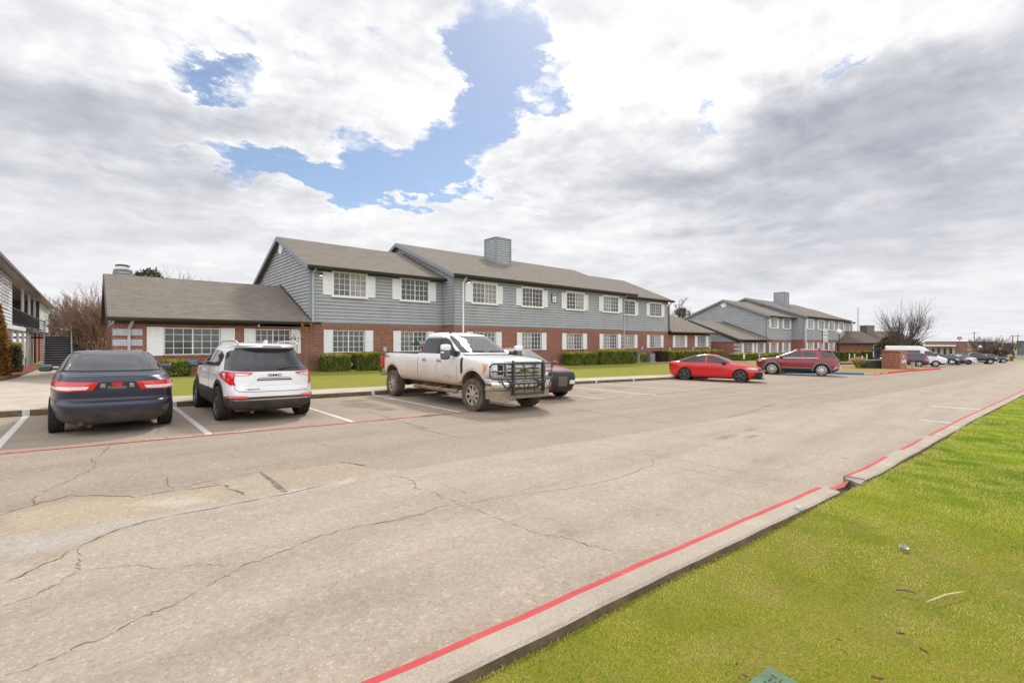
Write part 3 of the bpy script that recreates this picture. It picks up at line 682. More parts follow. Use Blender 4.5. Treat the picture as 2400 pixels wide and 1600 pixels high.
def siding(mb, axis, at, sgn, a0, a1, z0, z1, step=.195, ext=None):
    """lapped boards on the plane axis=at facing sgn; ext(z) may give the run of a gable at height z"""
    z = z0
    while z < z1-1e-3:
        zt = min(z+step, z1); lo, hi = (ext(z) if ext else (a0, a1)); lo2, hi2 = (ext(zt) if ext else (a0, a1))
        if hi-lo > .02:
            o = at + sgn*.030
            def P(a, h, d): return (a, d, h) if axis == 'y' else (d, a, h)
            zg = min(z+.026, zt); oi = at - sgn*.012                      # board above a gap painted dark as its shadow line
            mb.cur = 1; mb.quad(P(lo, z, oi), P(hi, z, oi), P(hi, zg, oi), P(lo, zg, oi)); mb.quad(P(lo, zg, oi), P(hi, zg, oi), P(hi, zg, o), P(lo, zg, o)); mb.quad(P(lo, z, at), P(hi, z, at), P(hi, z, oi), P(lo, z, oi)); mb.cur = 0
            mb.quad(P(lo, zg, o), P(hi, zg, o), P(hi2, zt, at), P(lo2, zt, at))
        z = zt

def wall_openings(mb, axis, at, depth, a0, a1, z0, z1, holes, sgn=-1):   # wall slab with window openings of one row
    def B(p0, p1, q0, q1):
        if p1-p0 < 1e-3 or q1-q0 < 1e-3: return
        mb.box((p0, at, q0), (p1, at-sgn*depth, q1)) if axis == 'y' else mb.box((at, p0, q0), (at-sgn*depth, p1, q1))
    if not holes: return B(a0, a1, z0, z1)
    h0, h1 = holes[0][2], holes[0][3]; B(a0, a1, z0, h0); B(a0, a1, h1, z1); p = a0
    for l, r, _, _ in holes: B(p, l, h0, h1); p = r
    B(p, a1, h0, h1)

def window(parent, org, x0, x1, z0, z1, y, upper, sh=.52, nx=6, nz=4, glass=None, shutters=True):
    f = MB(); fy = y-.03 if upper else y+.05                       # face of the sash
    if upper:
        f.box((x0-.13, y-.062, z1), (x1+.13, y-.004, z1+.13)); f.box((x0-.11, y-.056, z0), (x0, y-.004, z1)); f.box((x1, y-.056, z0), (x1+.11, y-.004, z1))
    else:
        f.box((x0, fy-.02, z1-.045), (x1, y+.13, z1)); f.box((x0, fy-.02, z0), (x0+.045, y+.13, z1-.045)); f.box((x1-.045, fy-.02, z0), (x1, y+.13, z1-.045)); f.box((x0+.045, fy-.02, z0), (x1-.045, y+.13, z0+.04))
    py = y-.012 if upper else y+.105; w = x1-x0
    for k in range(1, nx):
        c = x0+w*k/nx; t = .028 if k == nx//2 else .0125
        f.box((c-t, py-.026, z0), (c+t, py-.002, z1))
    for k in range(1, nz): c = z0+(z1-z0)*k/nz; f.box((x0, py-.022, c-.012), (x1, py-.003, c+.012))
    fr = f.build('window', M_WHITE, parent, org)
    xm_ = (x0+x1)/2
    for q0, q1 in ((x0+.004, xm_), (xm_, x1-.004)):
        g = MB(); g.box((q0, py, z0+.004), (q1, py+.008, z1-.004)); g.build('pane', random.choice(PANES), fr, org)
    s = MB()
    if upper: s.box((x0-.14, y-.10, z0-.13), (x1+.14, y-.004, z0)); s.build('sill', M_WHITE, fr, org)
    else: s.box((x0-.07, y-.05, z0-.075), (x1+.07, y+.12, z0-.006)); s.build('sill', M_BRICK, fr, org)
    if shutters:
        for side in (-1, 1):
            b = MB(); e = (x0-(.115 if upper else .012)) if side < 0 else (x1+(.115 if upper else .012)); u0, u1 = (e-sh, e) if side < 0 else (e, e+sh)
            zb, zt = z0-.02, z1+(-.02 if upper else .02); yo = y-.045; yi = y-.006
            zm = (zb+zt)/2
            b.box((u0, yo, zb), (u0+.05, yi, zt)); b.box((u1-.05, yo, zb), (u1, yi, zt))
            for q0, q1 in ((zb, zb+.07), (zm-.035, zm+.035), (zt-.06, zt)): b.box((u0+.05, yo, q0), (u1-.05, yi, q1))
            for q0, q1 in ((zb+.07, zm-.035), (zm+.035, zt-.06)):
                nl = 9
                for k in range(nl):
                    h = q0+(q1-q0)*k/nl; h2 = q0+(q1-q0)*(k+1)/nl
                    b.quad((u0+.05, yo+.006, h), (u1-.05, yo+.006, h), (u1-.05, yo+.022, h2), (u0+.05, yo+.022, h2)); b.quad((u0+.05, yi, h), (u1-.05, yi, h), (u1-.05, yo+.006, h), (u0+.05, yo+.006, h))
            b.build('shutter', M_SHUT, fr, org, fix=False)
    return fr

def gable_roof(parent, org, x0, x1, ye, yr, yb, ze, zr, gutter=(0, 0), left=True, right=True, rake_mat=None):
    th = .13; r = MB(); r.cur = 0
    zb = ze
    for (ya, za, y2, z2) in ((ye, ze, yr, zr), (yb, zb, yr, zr)):
        r.add([(x0, ya, za), (x1, ya, za), (x1, y2, z2), (x0, y2, z2), (x0, ya, za-th), (x1, ya, za-th), (x1, y2, z2-th), (x0, y2, z2-th)], [(0,1,2,3), (4,7,6,5), (0,4,5,1), (1,5,6,2), (3,2,6,7), (0,3,7,4)])
    ro = r.build('roof', M_SHING, parent, org, fix=True)
    for x, on, s in ((x0, left, -1), (x1, right, 1)):     # barge boards on the gable ends
        if not on: continue
        f = MB()
        for (ya, za) in ((ye, ze), (yb, zb)):
            d = Vector((0, yr-ya, zr-za)); 
            f.add([(x+s*.004, ya, za-.02), (x+s*.004, yr, zr-.02), (x+s*.004, yr, zr-.27), (x+s*.004, ya, za-.27), (x+s*.04, ya, za-.02), (x+s*.04, yr, zr-.02), (x+s*.04, yr, zr-.27), (x+s*.04, ya, za-.27)], [(0,1,2,3), (7,6,5,4), (0,4,5,1), (1,5,6,2), (2,6,7,3), (3,7,4,0)])
        f.build('barge_board', rake_mat or M_TRIMG, ro, org)
    g0, g1 = x0+gutter[0], x1-gutter[1]
    g = MB(); g.prism([(ye-.13, ze-.015), (ye-.13, ze-.06), (ye-.09, ze-.155), (ye-.006, ze-.155), (ye-.006, ze-.015)], 'x', g0, g1); g.build('gutter', M_GUT, ro, org)
    s = MB(); s.box((x0+.03, ye+.002, ze-.165), (x1-.03, ye+.03, ze-.12)); s.box((x0+.05, ye+.03, ze-.16), (x1-.05, ye+.46, ze-.145)); s.build('soffit', M_FASC, ro, org)
    return ro

def vent_disc(parent, org, x, y, z, s):
    v = MB(); v.lathe([(0, -.02*s), (.27, -.02*s), (.30, -.06*s), (.36, -.06*s), (.38, 0)], (x, y, z), 'x', 20); v.build('gable_vent', M_WHITE, parent, org, smooth=False)
def downspout(parent, org, x, y, z0, z1, kick=.35, m=None):
    d = MB(); w = .05
    d.box((x-w, y-.10, z0), (x+w, y-.02, z1-.4)); d.beam((x, y-.06, z1-.42), (x+.12, y-kick, z1-.05), .09, .08); d.beam((x, y-.06, z0+.08), (x, y-.30, z0+.02), .10, .08)
    d.build('downspout', m or M_PIPE, parent, org)
def floodlight(parent, org, x, y, z):
    b = MB(); b.lathe([(0, .02), (.10, .02), (.12, 0), (.12, -.05)], (x, y-.12, z), 'z', 14); b.box((x-.05, y-.14, z), (x+.05, y-.02, z+.06)); h = b.build('wall_lamp', M_BLK, parent, org)
    g = MB(); g.lathe([(0, -.09), (.07, -.08), (.10, -.045)], (x, y-.12, z), 'z', 12); g.build('lamp_glass', M_LAMPW, h, org)
def quoins(parent, org, x, y, sx, z0, z1, n, w=.62, dep=.5):
    q = MB(); st = (z1-z0)/n
    for k in range(n):
        z = z0+k*st; q.box((x-sx*.03, y-.035, z), (x+sx*w, y+.08, z+st*.62)); q.box((x-sx*.032, y-.03, z+.002), (x+sx*.06, y+dep, z+st*.62-.002))
    q.build('corner_stones', M_STONE, parent, org)

def apartment_building():
    O = (0.84, 27.0, 0.0)
    root = empty('apartment_building', O, 'long two storey brick and grey siding apartment block in the middle of the picture', 'apartment building', 'apartment blocks with brick ground floors')
    E_ = -.5
    sec = [('L', 9.16, 17.82, 27.0, 37.4, 5.72, 32.2, 8.17), ('M', 17.82, 36.68, 25.63, 40.0, 5.92, 32.85, 9.05), ('R', 36.68, 46.6, 27.0, 38.8, 5.92, 32.9, 8.72)]
    wings = [(0.84, 9.16, 27.0, 37.4, 2.55, 32.3, 5.10), (46.6, 56.4, 27.0, 37.8, 2.55, 32.4, 5.05)]
    lowW = {'L': [(10.41, 12.33), (14.7, 16.62)], 'M': [(19.32, 21.35), (23.86, 25.9), (28.74, 30.78), (33.52, 35.62)], 'R': [(38.35, 40.28), (43.02, 45.12)]}
    upW = {'L': [(10.45, 12.36), (14.72, 16.66)], 'M': [(19.3, 21.34), (23.86, 25.92), (28.74, 30.82), (33.5, 35.64)], 'R': [(38.3, 40.3), (43.0, 45.2)]}
    wingW = [[(2.62, 4.86), (6.42, 8.14)], [(48.1, 50.15), (53.1, 55.2)]]
    LZ0, LZ1, UZ0, UZ1 = 1.0, 2.27, 4.28, 5.55
    # ground floor brick
    rows = [(wings[0][0], wings[0][1], 27.0, wingW[0], 2.4)] + [(s[1], s[2], s[3], lowW[s[0]], 2.7) for s in sec] + [(wings[1][0], wings[1][1], 27.0, wingW[1], 2.4)]
    for i, (x0, x1, y, ws, zt) in enumerate(rows):
        b = MB(); hl = [(a, c, LZ0, LZ1) for a, c in ws]
        wall_openings(b, 'y', y, .2, x0, x1, E_, 2.40, hl); wl = b.build('brick_wall', M_BRICK, root, O)
        s = MB(); s.box((x0-.002, y-.006, 2.40), (x1+.002, y+.2, zt)); s.build('soldier_course', M_SOLD, wl, O)
        for a, c in ws: window(root, O, a, c, LZ0, LZ1, y, False, .50 if c-a < 2.1 else .62, glass=random.choice([M_BLIND, M_BLIND, M_BLIND2]))
    for p, q in (((17.82, 25.832, E_), (18.02, 27.2, 2.69)), ((36.48, 25.832, E_), (36.679, 27.2, 2.69)), ((46.4, 27.202, E_), (46.598, 38.8, 2.69)), ((9.2, 37.2, E_), (46.4, 37.4, 2.69)), ((1.04, 37.2, E_), (9.16, 37.39, 2.4)), ((46.602, 37.6, E_), (56.2, 37.8, 2.4))):
        b = MB(); b.box(p, q); b.build('brick_wall', M_BRICK, root, O)   # returns, backs and ends of the brick storey
    for wx, s in ((0.84, 1), (56.4, -1)):                 # wing end walls: brick with one small window, siding in the gable
        b = MB(); wall_openings(b, 'x', wx, .2, 27.202, 37.2 if s > 0 else 37.6, E_, 2.4, [(30.2, 31.4, 1.25, 2.1)], -s); wl = b.build('brick_wall', M_BRICK, root, O)
        f = MB(); xg = wx+s*.09
        f.box((xg-.012, 30.2, 1.25), (xg+.0, 31.4, 1.30)); f.box((xg-.012, 30.2, 2.05), (xg, 31.4, 2.1))
        for k in range(0, 5): f.box((xg-.014, 30.2+k*.29, 1.30), (xg+.006, 30.2+k*.29+.04, 2.05))
        f.box((xg-.014, 30.24, 1.66), (xg+.004, 31.36, 1.70)); fr = f.build('window', M_WHITE, root, O)
        g = MB(); g.box((xg+s*.008, 30.2, 1.25), (xg+s*.02, 31.4, 2.1)); g.build('pane', M_BLIND, fr, O)
        yc, yb = 32.3, 37.4
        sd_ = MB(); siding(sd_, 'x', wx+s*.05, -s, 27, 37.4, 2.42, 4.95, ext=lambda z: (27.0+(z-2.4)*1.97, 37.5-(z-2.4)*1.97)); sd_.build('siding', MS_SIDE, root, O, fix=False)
    # upper storey siding, front by front, with corner boards
    for n, x0, x1, y0, y1, ze, yr, zr in sec:
        s = MB(); siding(s, 'y', y0, -1, x0, x1, 2.70, ze-.12); s.quad((x0, y0, 2.7), (x1, y0, 2.7), (x1, y0+.2, 2.7), (x0, y0+.2, 2.7))
        f = (zr-ze)/(yr-y0+.35)
        for X, sg in ((x0, -1), (x1, 1)): siding(s, 'x', X+sg*.0, sg, y0, y1, 2.70, zr-.15, ext=lambda z: (max(y0, yr-(zr-.14-z)/f), min(y1, yr+(zr-.14-z)/f)))
        s.quad((x0, y1, 2.7), (x1, y1, 2.7), (x1, y1, ze), (x0, y1, ze))
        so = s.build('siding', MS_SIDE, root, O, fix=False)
        c = MB()
        for X, sg in ((x0, -1), (x1, 1)): c.box((X-.055+sg*.0, y0-.034, 2.68), (X+.055, y0-.003, ze-.14)); c.box((X+sg*.003, y0-.033, 2.68), (X+sg*.034, y0+.10, ze-.14))
        c.box((x0+.06, y0-.03, 2.655), (x1-.06, y0-.003, 2.71)); c.build('corner_board', M_TRIMG, so, O)
        for a, c_ in upW[n]: window(root, O, a, c_, UZ0, UZ1, y0-.022, True, .50, glass=random.choice([M_BLIND, M_BLIND2, M_BLIND]))
    # roofs
    gable_roof(root, O, .62, 9.13, 26.52, 32.3, 38.0, 2.70, 5.13, right=False, gutter=(0, -.42), rake_mat=M_FASC)
    gable_roof(root, O, 46.63, 57.0, 26.52, 32.4, 38.2, 2.68, 5.10, left=False, gutter=(-.3, 0), rake_mat=M_FASC)
    gable_roof(root, O, 8.86, 17.80, 26.50, 32.15, 37.8, 5.80, 8.22, right=False)
    gable_roof(root, O, 17.46, 38.0, 25.12, 32.85, 40.5, 6.0, 9.1)
    gable_roof(root, O, 36.75, 47.0, 26.50, 32.9, 39.3, 6.0, 8.76, left=False)
    fl = MB()                                             # flashing where the wing roof meets the gable wall
    fl.beam((9.10, 26.75, 2.78), (9.10, 32.3, 5.2), .05, .14); fl.build('flashing', M_FASC, root, O)
    # chimneys
    def chimney(x0, x1, y0, y1, z0, z1, cap):
        s = MB()
        for at, sg in ((y0, -1), (y1, 1)): siding(s, 'y', at, sg, x0, x1, z0, z1)
        for at, sg in ((x0, -1), (x1, 1)): siding(s, 'x', at, sg, y0, y1, z0, z1)
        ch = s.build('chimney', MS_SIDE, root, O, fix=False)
        c = MB()
        for X in (x0, x1):
            for Y in (y0, y1): c.box((X-.06, Y-.06, z0), (X+.06, Y+.06, z1))
        c.box((x0-.05, y0-.05, z1), (x1+.05, y1+.05, z1+.07)); c.build('corner_board', M_TRIMG, ch, O)
        if cap == 'hip':
            p = MB(); xc, yc = (x0+x1)/2, (y0+y1)/2; a = [(x0-.05, y0-.05, z1+.07), (x1+.05, y0-.05, z1+.07), (x1+.05, y1+.05, z1+.07), (x0-.05, y1+.05, z1+.07), (xc, yc, z1+.30)]
            p.add(a, [(0,1,4), (1,2,4), (2,3,4), (3,0,4)]); p.build('chimney_cap', M_TRIMG, ch, O)
        else:
            p = MB(); xc, yc = (x0+x1)/2, (y0+y1)/2
            p.lathe([(0, z1+.07), (.28, z1+.07), (.32, z1+.13)], (xc, yc, 0), 'z', 20); p.lathe([(.32, z1+.29), (.34, z1+.35), (.24, z1+.40), (0, z1+.41)], (xc, yc, 0), 'z', 20); cp = p.build('chimney_cap', M_BLK, ch, O)
            q = MB(); q.lathe([(.31, z1+.125), (.31, z1+.295)], (xc, yc, 0), 'z', 20); q.build('cap_band', M_WHITE, cp, O)
    c0 = onY(1134.5, 600, 31.4); chimney(25.35, 26.95, 30.4, 31.85, 8.0, 10.28, 'hip')
    a, b2 = onY(268, 640, 34.0), onY(314, 640, 34.0); chimney(a.x+.02, b2.x-.12, 34.0, 35.2, 4.0, onY(268, 632, 34).z-.02, 'cowl')
    # small fittings
    vent_disc(root, O, 9.13, 32.15, 7.5, 1)
    downspout(root, O, 9.29, 27, 2.62, 5.78); downspout(root, O, 18.5, 25.63, .0, 5.95, m=M_WHITE); downspout(root, O, 36.55, 25.63, -.2, 5.9); downspout(root, O, 46.66, 26.95, 2.75, 5.9, m=M_FASC); downspout(root, O, 1.36, 27, .05, 2.6, m=M_PIPE)
    for x, y, z in ((9.72, 27, 5.36), (18.95, 25.63, 5.62), (46.2, 27, 5.55)): floodlight(root, O, x, y, z)
    quoins(root, O, .84, 27, 1, .05, 2.36, 5, 1.0, .3); quoins(root, O, 56.4, 27, -1, -.4, 2.36, 7, .42); quoins(root, O, 36.68, 25.63, -1, -.3, 2.36, 7, .34, 1.3)
    for x, y, z in ((13.6, 27, .95), (41.6, 27, .8), (46.9, 27, .62), (52.0, 27, .62)):
        u = MB(); u.box((x-.11, y-.10, z), (x+.11, y-.002, z+.34)); u.box((x-.02, y-.06, E_+.4), (x+.02, y-.02, z)); u.build('meter_box', M_PIPE, root, O)
    return root
B1 = apartment_building()
B2 = copy_tree(B1)                                          # the same block again, further along the drive
B2.location = (68.7-(9.16-.84)*1.13, 25.1, -.95); B2.scale = (1.13, 1.13, 1.05)
B2['label'] = 'matching brick and grey siding block beyond the two red cars, with a white banner'

# sign plate on the first block, banner on the second
sg = empty('building_sign', (27.27, 25.60, 5.02), 'dark number plate with white shapes between two upper windows of the near block', 'sign')
b = MB(); b.box((-.30, -.05, -.37), (.30, -.028, .37)); b.build('plate', mat('sign_black', (.03, .03, .035), .5), sg)
b = MB(); b.box((-.21, -.056, .26), (.21, -.051, .33))
b.add([(-.23, -.056, .19), (-.13, -.056, .19), (-.04, -.056, .06), (.05, -.056, .17), (.22, -.056, .19), (.24, -.056, -.05), (.08, -.056, -.11), (0, -.056, -.02), (-.10, -.056, -.11), (-.24, -.056, -.07)], [tuple(range(10))])
for x in (-.12, .13): b.lathe([(0, -.056), (.10, -.056)], (x, 0, -.2), 'y', 16)
b.box((-.24, -.056, -.34), (-.13, -.051, -.28)); b.box((-.10, -.056, -.34), (.24, -.051, -.28)); b.build('emblem', M_WHITE, sg)
bp = onY(1934, 787, 23.45)
bn = empty('banner', bp, 'white leasing banner hung on the far block below its upper windows', 'banner')
b = MB(); h = bp.z-1.9; b.box((-1.15, -.04, -1.0), (1.15, -.02, 1.15)); b.build('cloth', M_WHITE, bn)
M_INK = mat('banner_ink', (.12, .125, .13), .7)
for body, zz, w_, s_, bo in (('Now', .45, 1.5, .55, False), ('Leasing', .02, 1.75, .5, True)):
    o = text_mesh('lettering', body, s_, M_INK, bn, w_, bold=bo, align='CENTER'); o.location = (0, -.045, zz); o.rotation_euler = (PI/2, 0, 0)
b = MB(); b.box((-.7, -.046, -.52), (.75, -.042, -.38)); b.box((-.8, -.046, -.84), (.8, -.042, -.70)); b.build('printed_line', mat('banner_grey', (.35, .36, .37), .7), bn)

# ---------------------------------------------------------------- white building on the left with gallery and stairs
def left_building():
    FX0 = -3.4; gzl = -.25
    root = empty('apartment_building', (FX0, 45, gzl), 'white siding apartment block with upper gallery at the left edge', 'apartment building', 'apartment blocks with brick ground floors')
    O = (FX0, 45, gzl); zF = 2.62; zE = 5.42
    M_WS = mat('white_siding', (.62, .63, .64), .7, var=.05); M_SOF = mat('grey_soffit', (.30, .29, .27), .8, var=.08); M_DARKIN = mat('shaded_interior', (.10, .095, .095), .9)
    yL0, yA, yB, yEnd = 27.0, onX(27.5, 760, FX0).y, onX(92, 760, FX0).y, 82.0
    yE2 = onX(113, 721, FX0).y
    for ar in (('x', FX0, 1, yL0, yA), ('x', FX0, 1, yB, yE2), ('y', yL0, -1, FX0-12, FX0), ('y', yE2, 1, FX0-12, FX0)):
        s = MB(); siding(s, *ar, zF, zE); s.build('siding', [M_WS, mat('white_lap_shade', (.22, .225, .23), .9)], root, O, fix=False)  # grey strips paint the shadow lines between the white boards
    for p, q in (((FX0-.2, yL0, gzl-.4), (FX0, yA-1.0, zF-.26)), ((FX0-.2, yB-3.5, gzl-.4), (FX0, yB-1.2, zF-.26)), ((FX0-.2, yB+.8, gzl-.4), (FX0, yE2, zF-.26)), ((FX0-12, yL0-.002, gzl-.4), (FX0-.2, yL0+.2, zF-.002))):
        b = MB(); b.box(p, q); b.build('brick_wall', M_BRICK, root, O)
    b = MB(); b.box((FX0-.04, yL0, zF-.25), (FX0+.05, yB, zF)); b.box((FX0-2.2, yA, zF-.24), (FX0-.04, yB, zF-.02)); b.build('gallery_floor', M_WS, root, O)
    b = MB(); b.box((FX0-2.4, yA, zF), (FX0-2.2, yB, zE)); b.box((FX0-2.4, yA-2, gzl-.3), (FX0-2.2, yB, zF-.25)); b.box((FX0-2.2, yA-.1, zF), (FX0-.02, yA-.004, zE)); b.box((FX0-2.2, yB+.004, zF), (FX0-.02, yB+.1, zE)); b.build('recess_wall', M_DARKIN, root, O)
    for k in range(3):
        yy = yA+1.2+k*(yB-yA)/3; b = MB(); b.box((FX0-2.2, yy, zF), (FX0-2.15, yy+.95, zF+2.05)); b.build('door', M_WS if k == 1 else M_BLK, root, O)
    posts = [yA+.25, onX(57, 760, FX0).y, onX(72, 760, FX0).y, onX(84, 760, FX0).y]
    for y in posts:
        b = MB(); b.box((FX0-.16, y-.09, zF), (FX0-.02, y+.09, zE)); b.build('post', M_WHITE, root, O)
    for px in (32, 46, 58, 68, 73, 79):
        y = onX(px, 800, FX0).y; b = MB(); b.box((FX0-.16, y-.14, gzl-.3), (FX0-.02, y+.14, zF-.25)); b.build('post', M_WHITE, root, O)
    r = MB(); r.beam((FX0, yA+.2, zF+1.05), (FX0, yB+6, zF+1.05), .06, .07); r.beam((FX0, yA+.2, zF+.12), (FX0, yB+6, zF+.12), .05, .05)
    y = yA+.3
    while y < yB+6: r.box((FX0-.012, y, zF+.1), (FX0+.012, y+.025, zF+1.05)); y += .13
    r.box((FX0+.06, posts[1]+.6, zF-.3), (FX0+.10, yB+6, zF-.02)); r.build('railing', M_BLK, root, O)
    b = MB()                                             # roof with overhang, soffit and gutter
    b.prism([(FX0+.45, zE), (FX0+.45, zE+.16), (FX0-6, zE+2.7), (FX0-12.4, zE+.1), (FX0-12.4, zE)], 'y', yL0-.4, yE2+1.2); rf = b.build('roof', M_SHING, root, O)
    b = MB(); b.box((FX0-.3, yL0-.3, zE-.03), (FX0+.44, yE2+1.1, zE-.004)); b.build('soffit', M_SOF, rf, O)
    b = MB(); b.box((FX0+.452, yL0-.4, zE-.03), (FX0+.56, yE2+1.2, zE+.13)); b.build('gutter', mat('brown_gutter', (.10, .06, .065), .5), rf, O)
    y0, y1 = onX(2.5, 700, FX0).y, onX(17, 700, FX0).y
    f = MB(); z0, z1 = 3.55, 4.95
    f.box((FX0+.004, y0-.1, z0-.1), (FX0+.06, y1+.1, z0)); f.box((FX0+.004, y0-.1, z1), (FX0+.06, y1+.1, z1+.1)); f.box((FX0+.004, y0-.1, z0), (FX0+.06, y0, z1)); f.box((FX0+.004, y1, z0), (FX0+.06, y1+.1, z1))
    for k in range(1, 4): f.box((FX0+.012, y0+(y1-y0)*k/4-.02, z0), (FX0+.045, y0+(y1-y0)*k/4+.02, z1))
    for k in range(1, 4): f.box((FX0+.010, y0, z0+(z1-z0)*k/4-.02), (FX0+.043, y1, z0+(z1-z0)*k/4+.02))
    fr = f.build('window', M_WHITE, root, O); g = MB(); g.box((FX0+.003, y0, z0), (FX0+.01, y1, z1)); g.build('pane', M_BLIND2, fr, O)
left_building()
def staircase():
    dep = 36.5; L, R_ = atD(101, 860, dep), atD(152, 860, dep); zg = L.z; w = (R_-L).xy.length
    root = empty('staircase', (L.x, L.y, zg), 'black open steel staircase rising beside the white gallery', 'staircase')
    rd = Vector((1, .03, 0)).normalized(); fd = Vector((-rd.y, rd.x, 0)); w *= .98; n = 13; rise, run = .182, .27
    def P(a, b, h): v = rd*a+fd*b; return Vector((v.x, v.y, h))
    def bar(mb, p, q, w_, h_): mb.beam(p, q, w_, h_)
    for k in range(n):
        t = MB(); h = (k+1)*rise; b = k*run
        bar(t, P(.06, b+.14, h), P(w-.06, b+.14, h), .28, .045); t.build('tread', M_BLK, root)
    e = MB()
    for k in range(n): bar(e, P(.06, k*run+.0, (k+1)*rise+.024), P(w-.06, k*run, (k+1)*rise+.024), .05, .03)
    e.build('tread_nosing', mat('pale_nosing', (.52, .53, .54), .6), root)
    rs = MB()
    for k in range(n): bar(rs, P(.06, k*run+.27, (k+.55)*rise), P(w-.06, k*run+.27, (k+.55)*rise), .02, rise*.9)
    rs.build('riser', M_BLK, root)
    for a in (.02, w-.02):
        s = MB(); bar(s, P(a, -.1, .02), P(a, n*run, n*rise+.02), .06, .28); s.build('stringer', mat('grey_steel', (.34, .36, .38), .5), root)
        r = MB(); bar(r, P(a, -.05, 1.0), P(a, n*run, n*rise+1.0), .08, .09); bar(r, P(a, -.05, .55), P(a, n*run, n*rise+.55), .03, .03)
        for k in range(0, n+1, 3): bar(r, P(a, k*run, k*rise), P(a, k*run, k*rise+1.0), .05, .05)
        bar(r, P(a, n*run, n*rise-.2), P(a, n*run, n*rise+1.35), .10, .10); bar(r, P(a, n*run, n*rise+1.0), P(a, n*run+1.4, n*rise+1.0), .05, .05); r.build('handrail', MATS['grey_steel'], root)
    l = MB(); l.add([P(-2.2, n*run, n*rise-.16), P(w+.1, n*run, n*rise-.16), P(w+.1, n*run+1.4, n*rise-.16), P(-2.2, n*run+1.4, n*rise-.16), P(-2.2, n*run, n*rise), P(w+.1, n*run, n*rise), P(w+.1, n*run+1.4, n*rise), P(-2.2, n*run+1.4, n*rise)], [(0,3,2,1), (4,5,6,7), (0,1,5,4), (1,2,6,5), (2,3,7,6), (3,0,4,7)])
    for a in (.1, w): l.beam(P(a, n*run+1.2, -.1), P(a, n*run+1.2, n*rise-.16), .12, .12)
    l.build('landing', M_BLK, root)
staircase()

# ---------------------------------------------------------------- small background buildings
def simple_house(name, label, cat, c, ang, w, d, ze, zr, zb, wall, roof, group=None, over=.4):
    root = empty(name, (c[0], c[1], zb), label, cat, group, rz=ang)
    b = MB(); b.box((-w/2, 0, -.6), (w/2, d, ze-zb)); b.build('wall', wall, root)
    r = MB(); h = ze-zb
    r.prism([(-over, h-.02), (-over, h+.14), (d/2, zr-zb), (d+over, h+.14), (d+over, h-.02)], 'x', -w/2-over, w/2+over); rf = r.build('roof', roof, root)
    f = MB(); f.box((-w/2-over+.02, -over-.05, h-.05), (w/2+over-.02, -over-.003, h+.11)); f.build('gutter', M_FASC, rf)
    return root
p = atD(2055, 837, 81); ang = math.atan2(RY, RX)
M_SHING2 = shingle_mat('brown_shingle', (.125, .10, .08))
off = simple_house('office_building', 'low leasing office with brown roof and blue door at the end of the drive', 'office', (p.x, p.y), ang, 13, 9, 1.28, 3.5, -1.05, M_BRICK, M_SHING2)
b = MB(); b.box((-.50, -.06, -.02), (.50, -.012, 2.04)); b.build('door', mat('blue_door', (.055, .075, .17), .5), off)
b = MB(); b.box((-.66, -.05, -.02), (-.505, -.004, 2.15)); b.box((.505, -.05, -.02), (.66, -.004, 2.15)); b.box((-.505, -.05, 2.045), (.505, -.004, 2.15)); b.build('door_frame', M_WHITE, off)
b = MB(); b.box((.9, 3.4, 3.0), (2.2, 5.2, 5.45)); ch = b.build('chimney', mat('grey_brick', (.16, .13, .12), .9, fine=.4), off); b = MB(); b.box((.82, 3.32, 5.453), (2.28, 5.28, 5.58)); b.build('chimney_cap', M_STONE, ch)
b = MB(); b.box((-2.6, 2.0, 3.32), (-2.0, 2.5, 3.5)); b.build('roof_vent', M_STONE, off)
p = atD(205, 826, 78)
M_SHING3 = shingle_mat('grey_shingle', (.20, .175, .15))
simple_house('brick_house', 'low brick building with pale roof seen past the left stairs', 'building', (p.x, p.y), ang+.1, 17, 9, 1.1, 3.6, -.8, M_BRICK, M_SHING3)

def flat_block(name, label, cat, px0, px1, dep, ptop, zb, wall, depth=14, coping=None):
    a = atD(px0, ptop, dep); r_ = Vector((a.x, a.y)).normalized(); u = Vector((r_.y, -r_.x)); k = (px1-1200)/FOC; F_, R_ = Vector((FX, FY)), Vector((RX, RY)); a2 = Vector((a.x, a.y))
    w = (k*a2.dot(F_)-a2.dot(R_))/(u.dot(R_)-k*u.dot(F_)); root = empty(name, (a.x, a.y, zb), label, cat, rz=math.atan2(u.y, u.x)); h = a.z-zb
    b = MB(); b.box((0, 0, -1), (w, depth, h)); b.build('wall', wall, root)
    b = MB(); b.box((-.1, -.1, h+.003), (w+.1, depth, h+.3)); b.build('parapet', coping or M_FASC, root)
    return root, w, h
M_FARB = mat('far_brick', (.24, .125, .10), .9, var=.1, scale=.3)
r1, w1, h1 = flat_block('warehouse', 'long flat roofed red brick warehouse beyond the parked cars', 'warehouse', 2168, 2338, 175, 802, -3.4, M_FARB, 25)
b = MB(); b.box((-1, -3.2, 3.3), (w1*.44, -.02, 3.75)); b.build('canopy', M_WHITE, r1)
b = MB(); b.box((0, -.12, 0), (w1*.43, -.03, 3.2)); b.build('shop_front', mat('cream_panel', (.40, .37, .30), .7, var=.2, scale=.4), r1)
b = MB(); b.box((w1*.60, -.10, 1.6), (w1*.66, -.03, 4.6)); b.build('panel', mat('tan_panel', (.35, .30, .24), .8), r1)
for k in range(4):
    b = MB(); b.box((w1*(.10+.085*k), -.16, .2), (w1*(.135+.085*k), -.13, 2.6)); b.build('window', M_BLK, r1)
r2, w2, h2 = flat_block('metal_shed', 'dark grey metal shed at the far right edge', 'shed', 2383, 2560, 150, 801, -3.2, mat('grey_sheet_metal', (.12, .135, .14), .5, var=.1, scale=.5), 20)
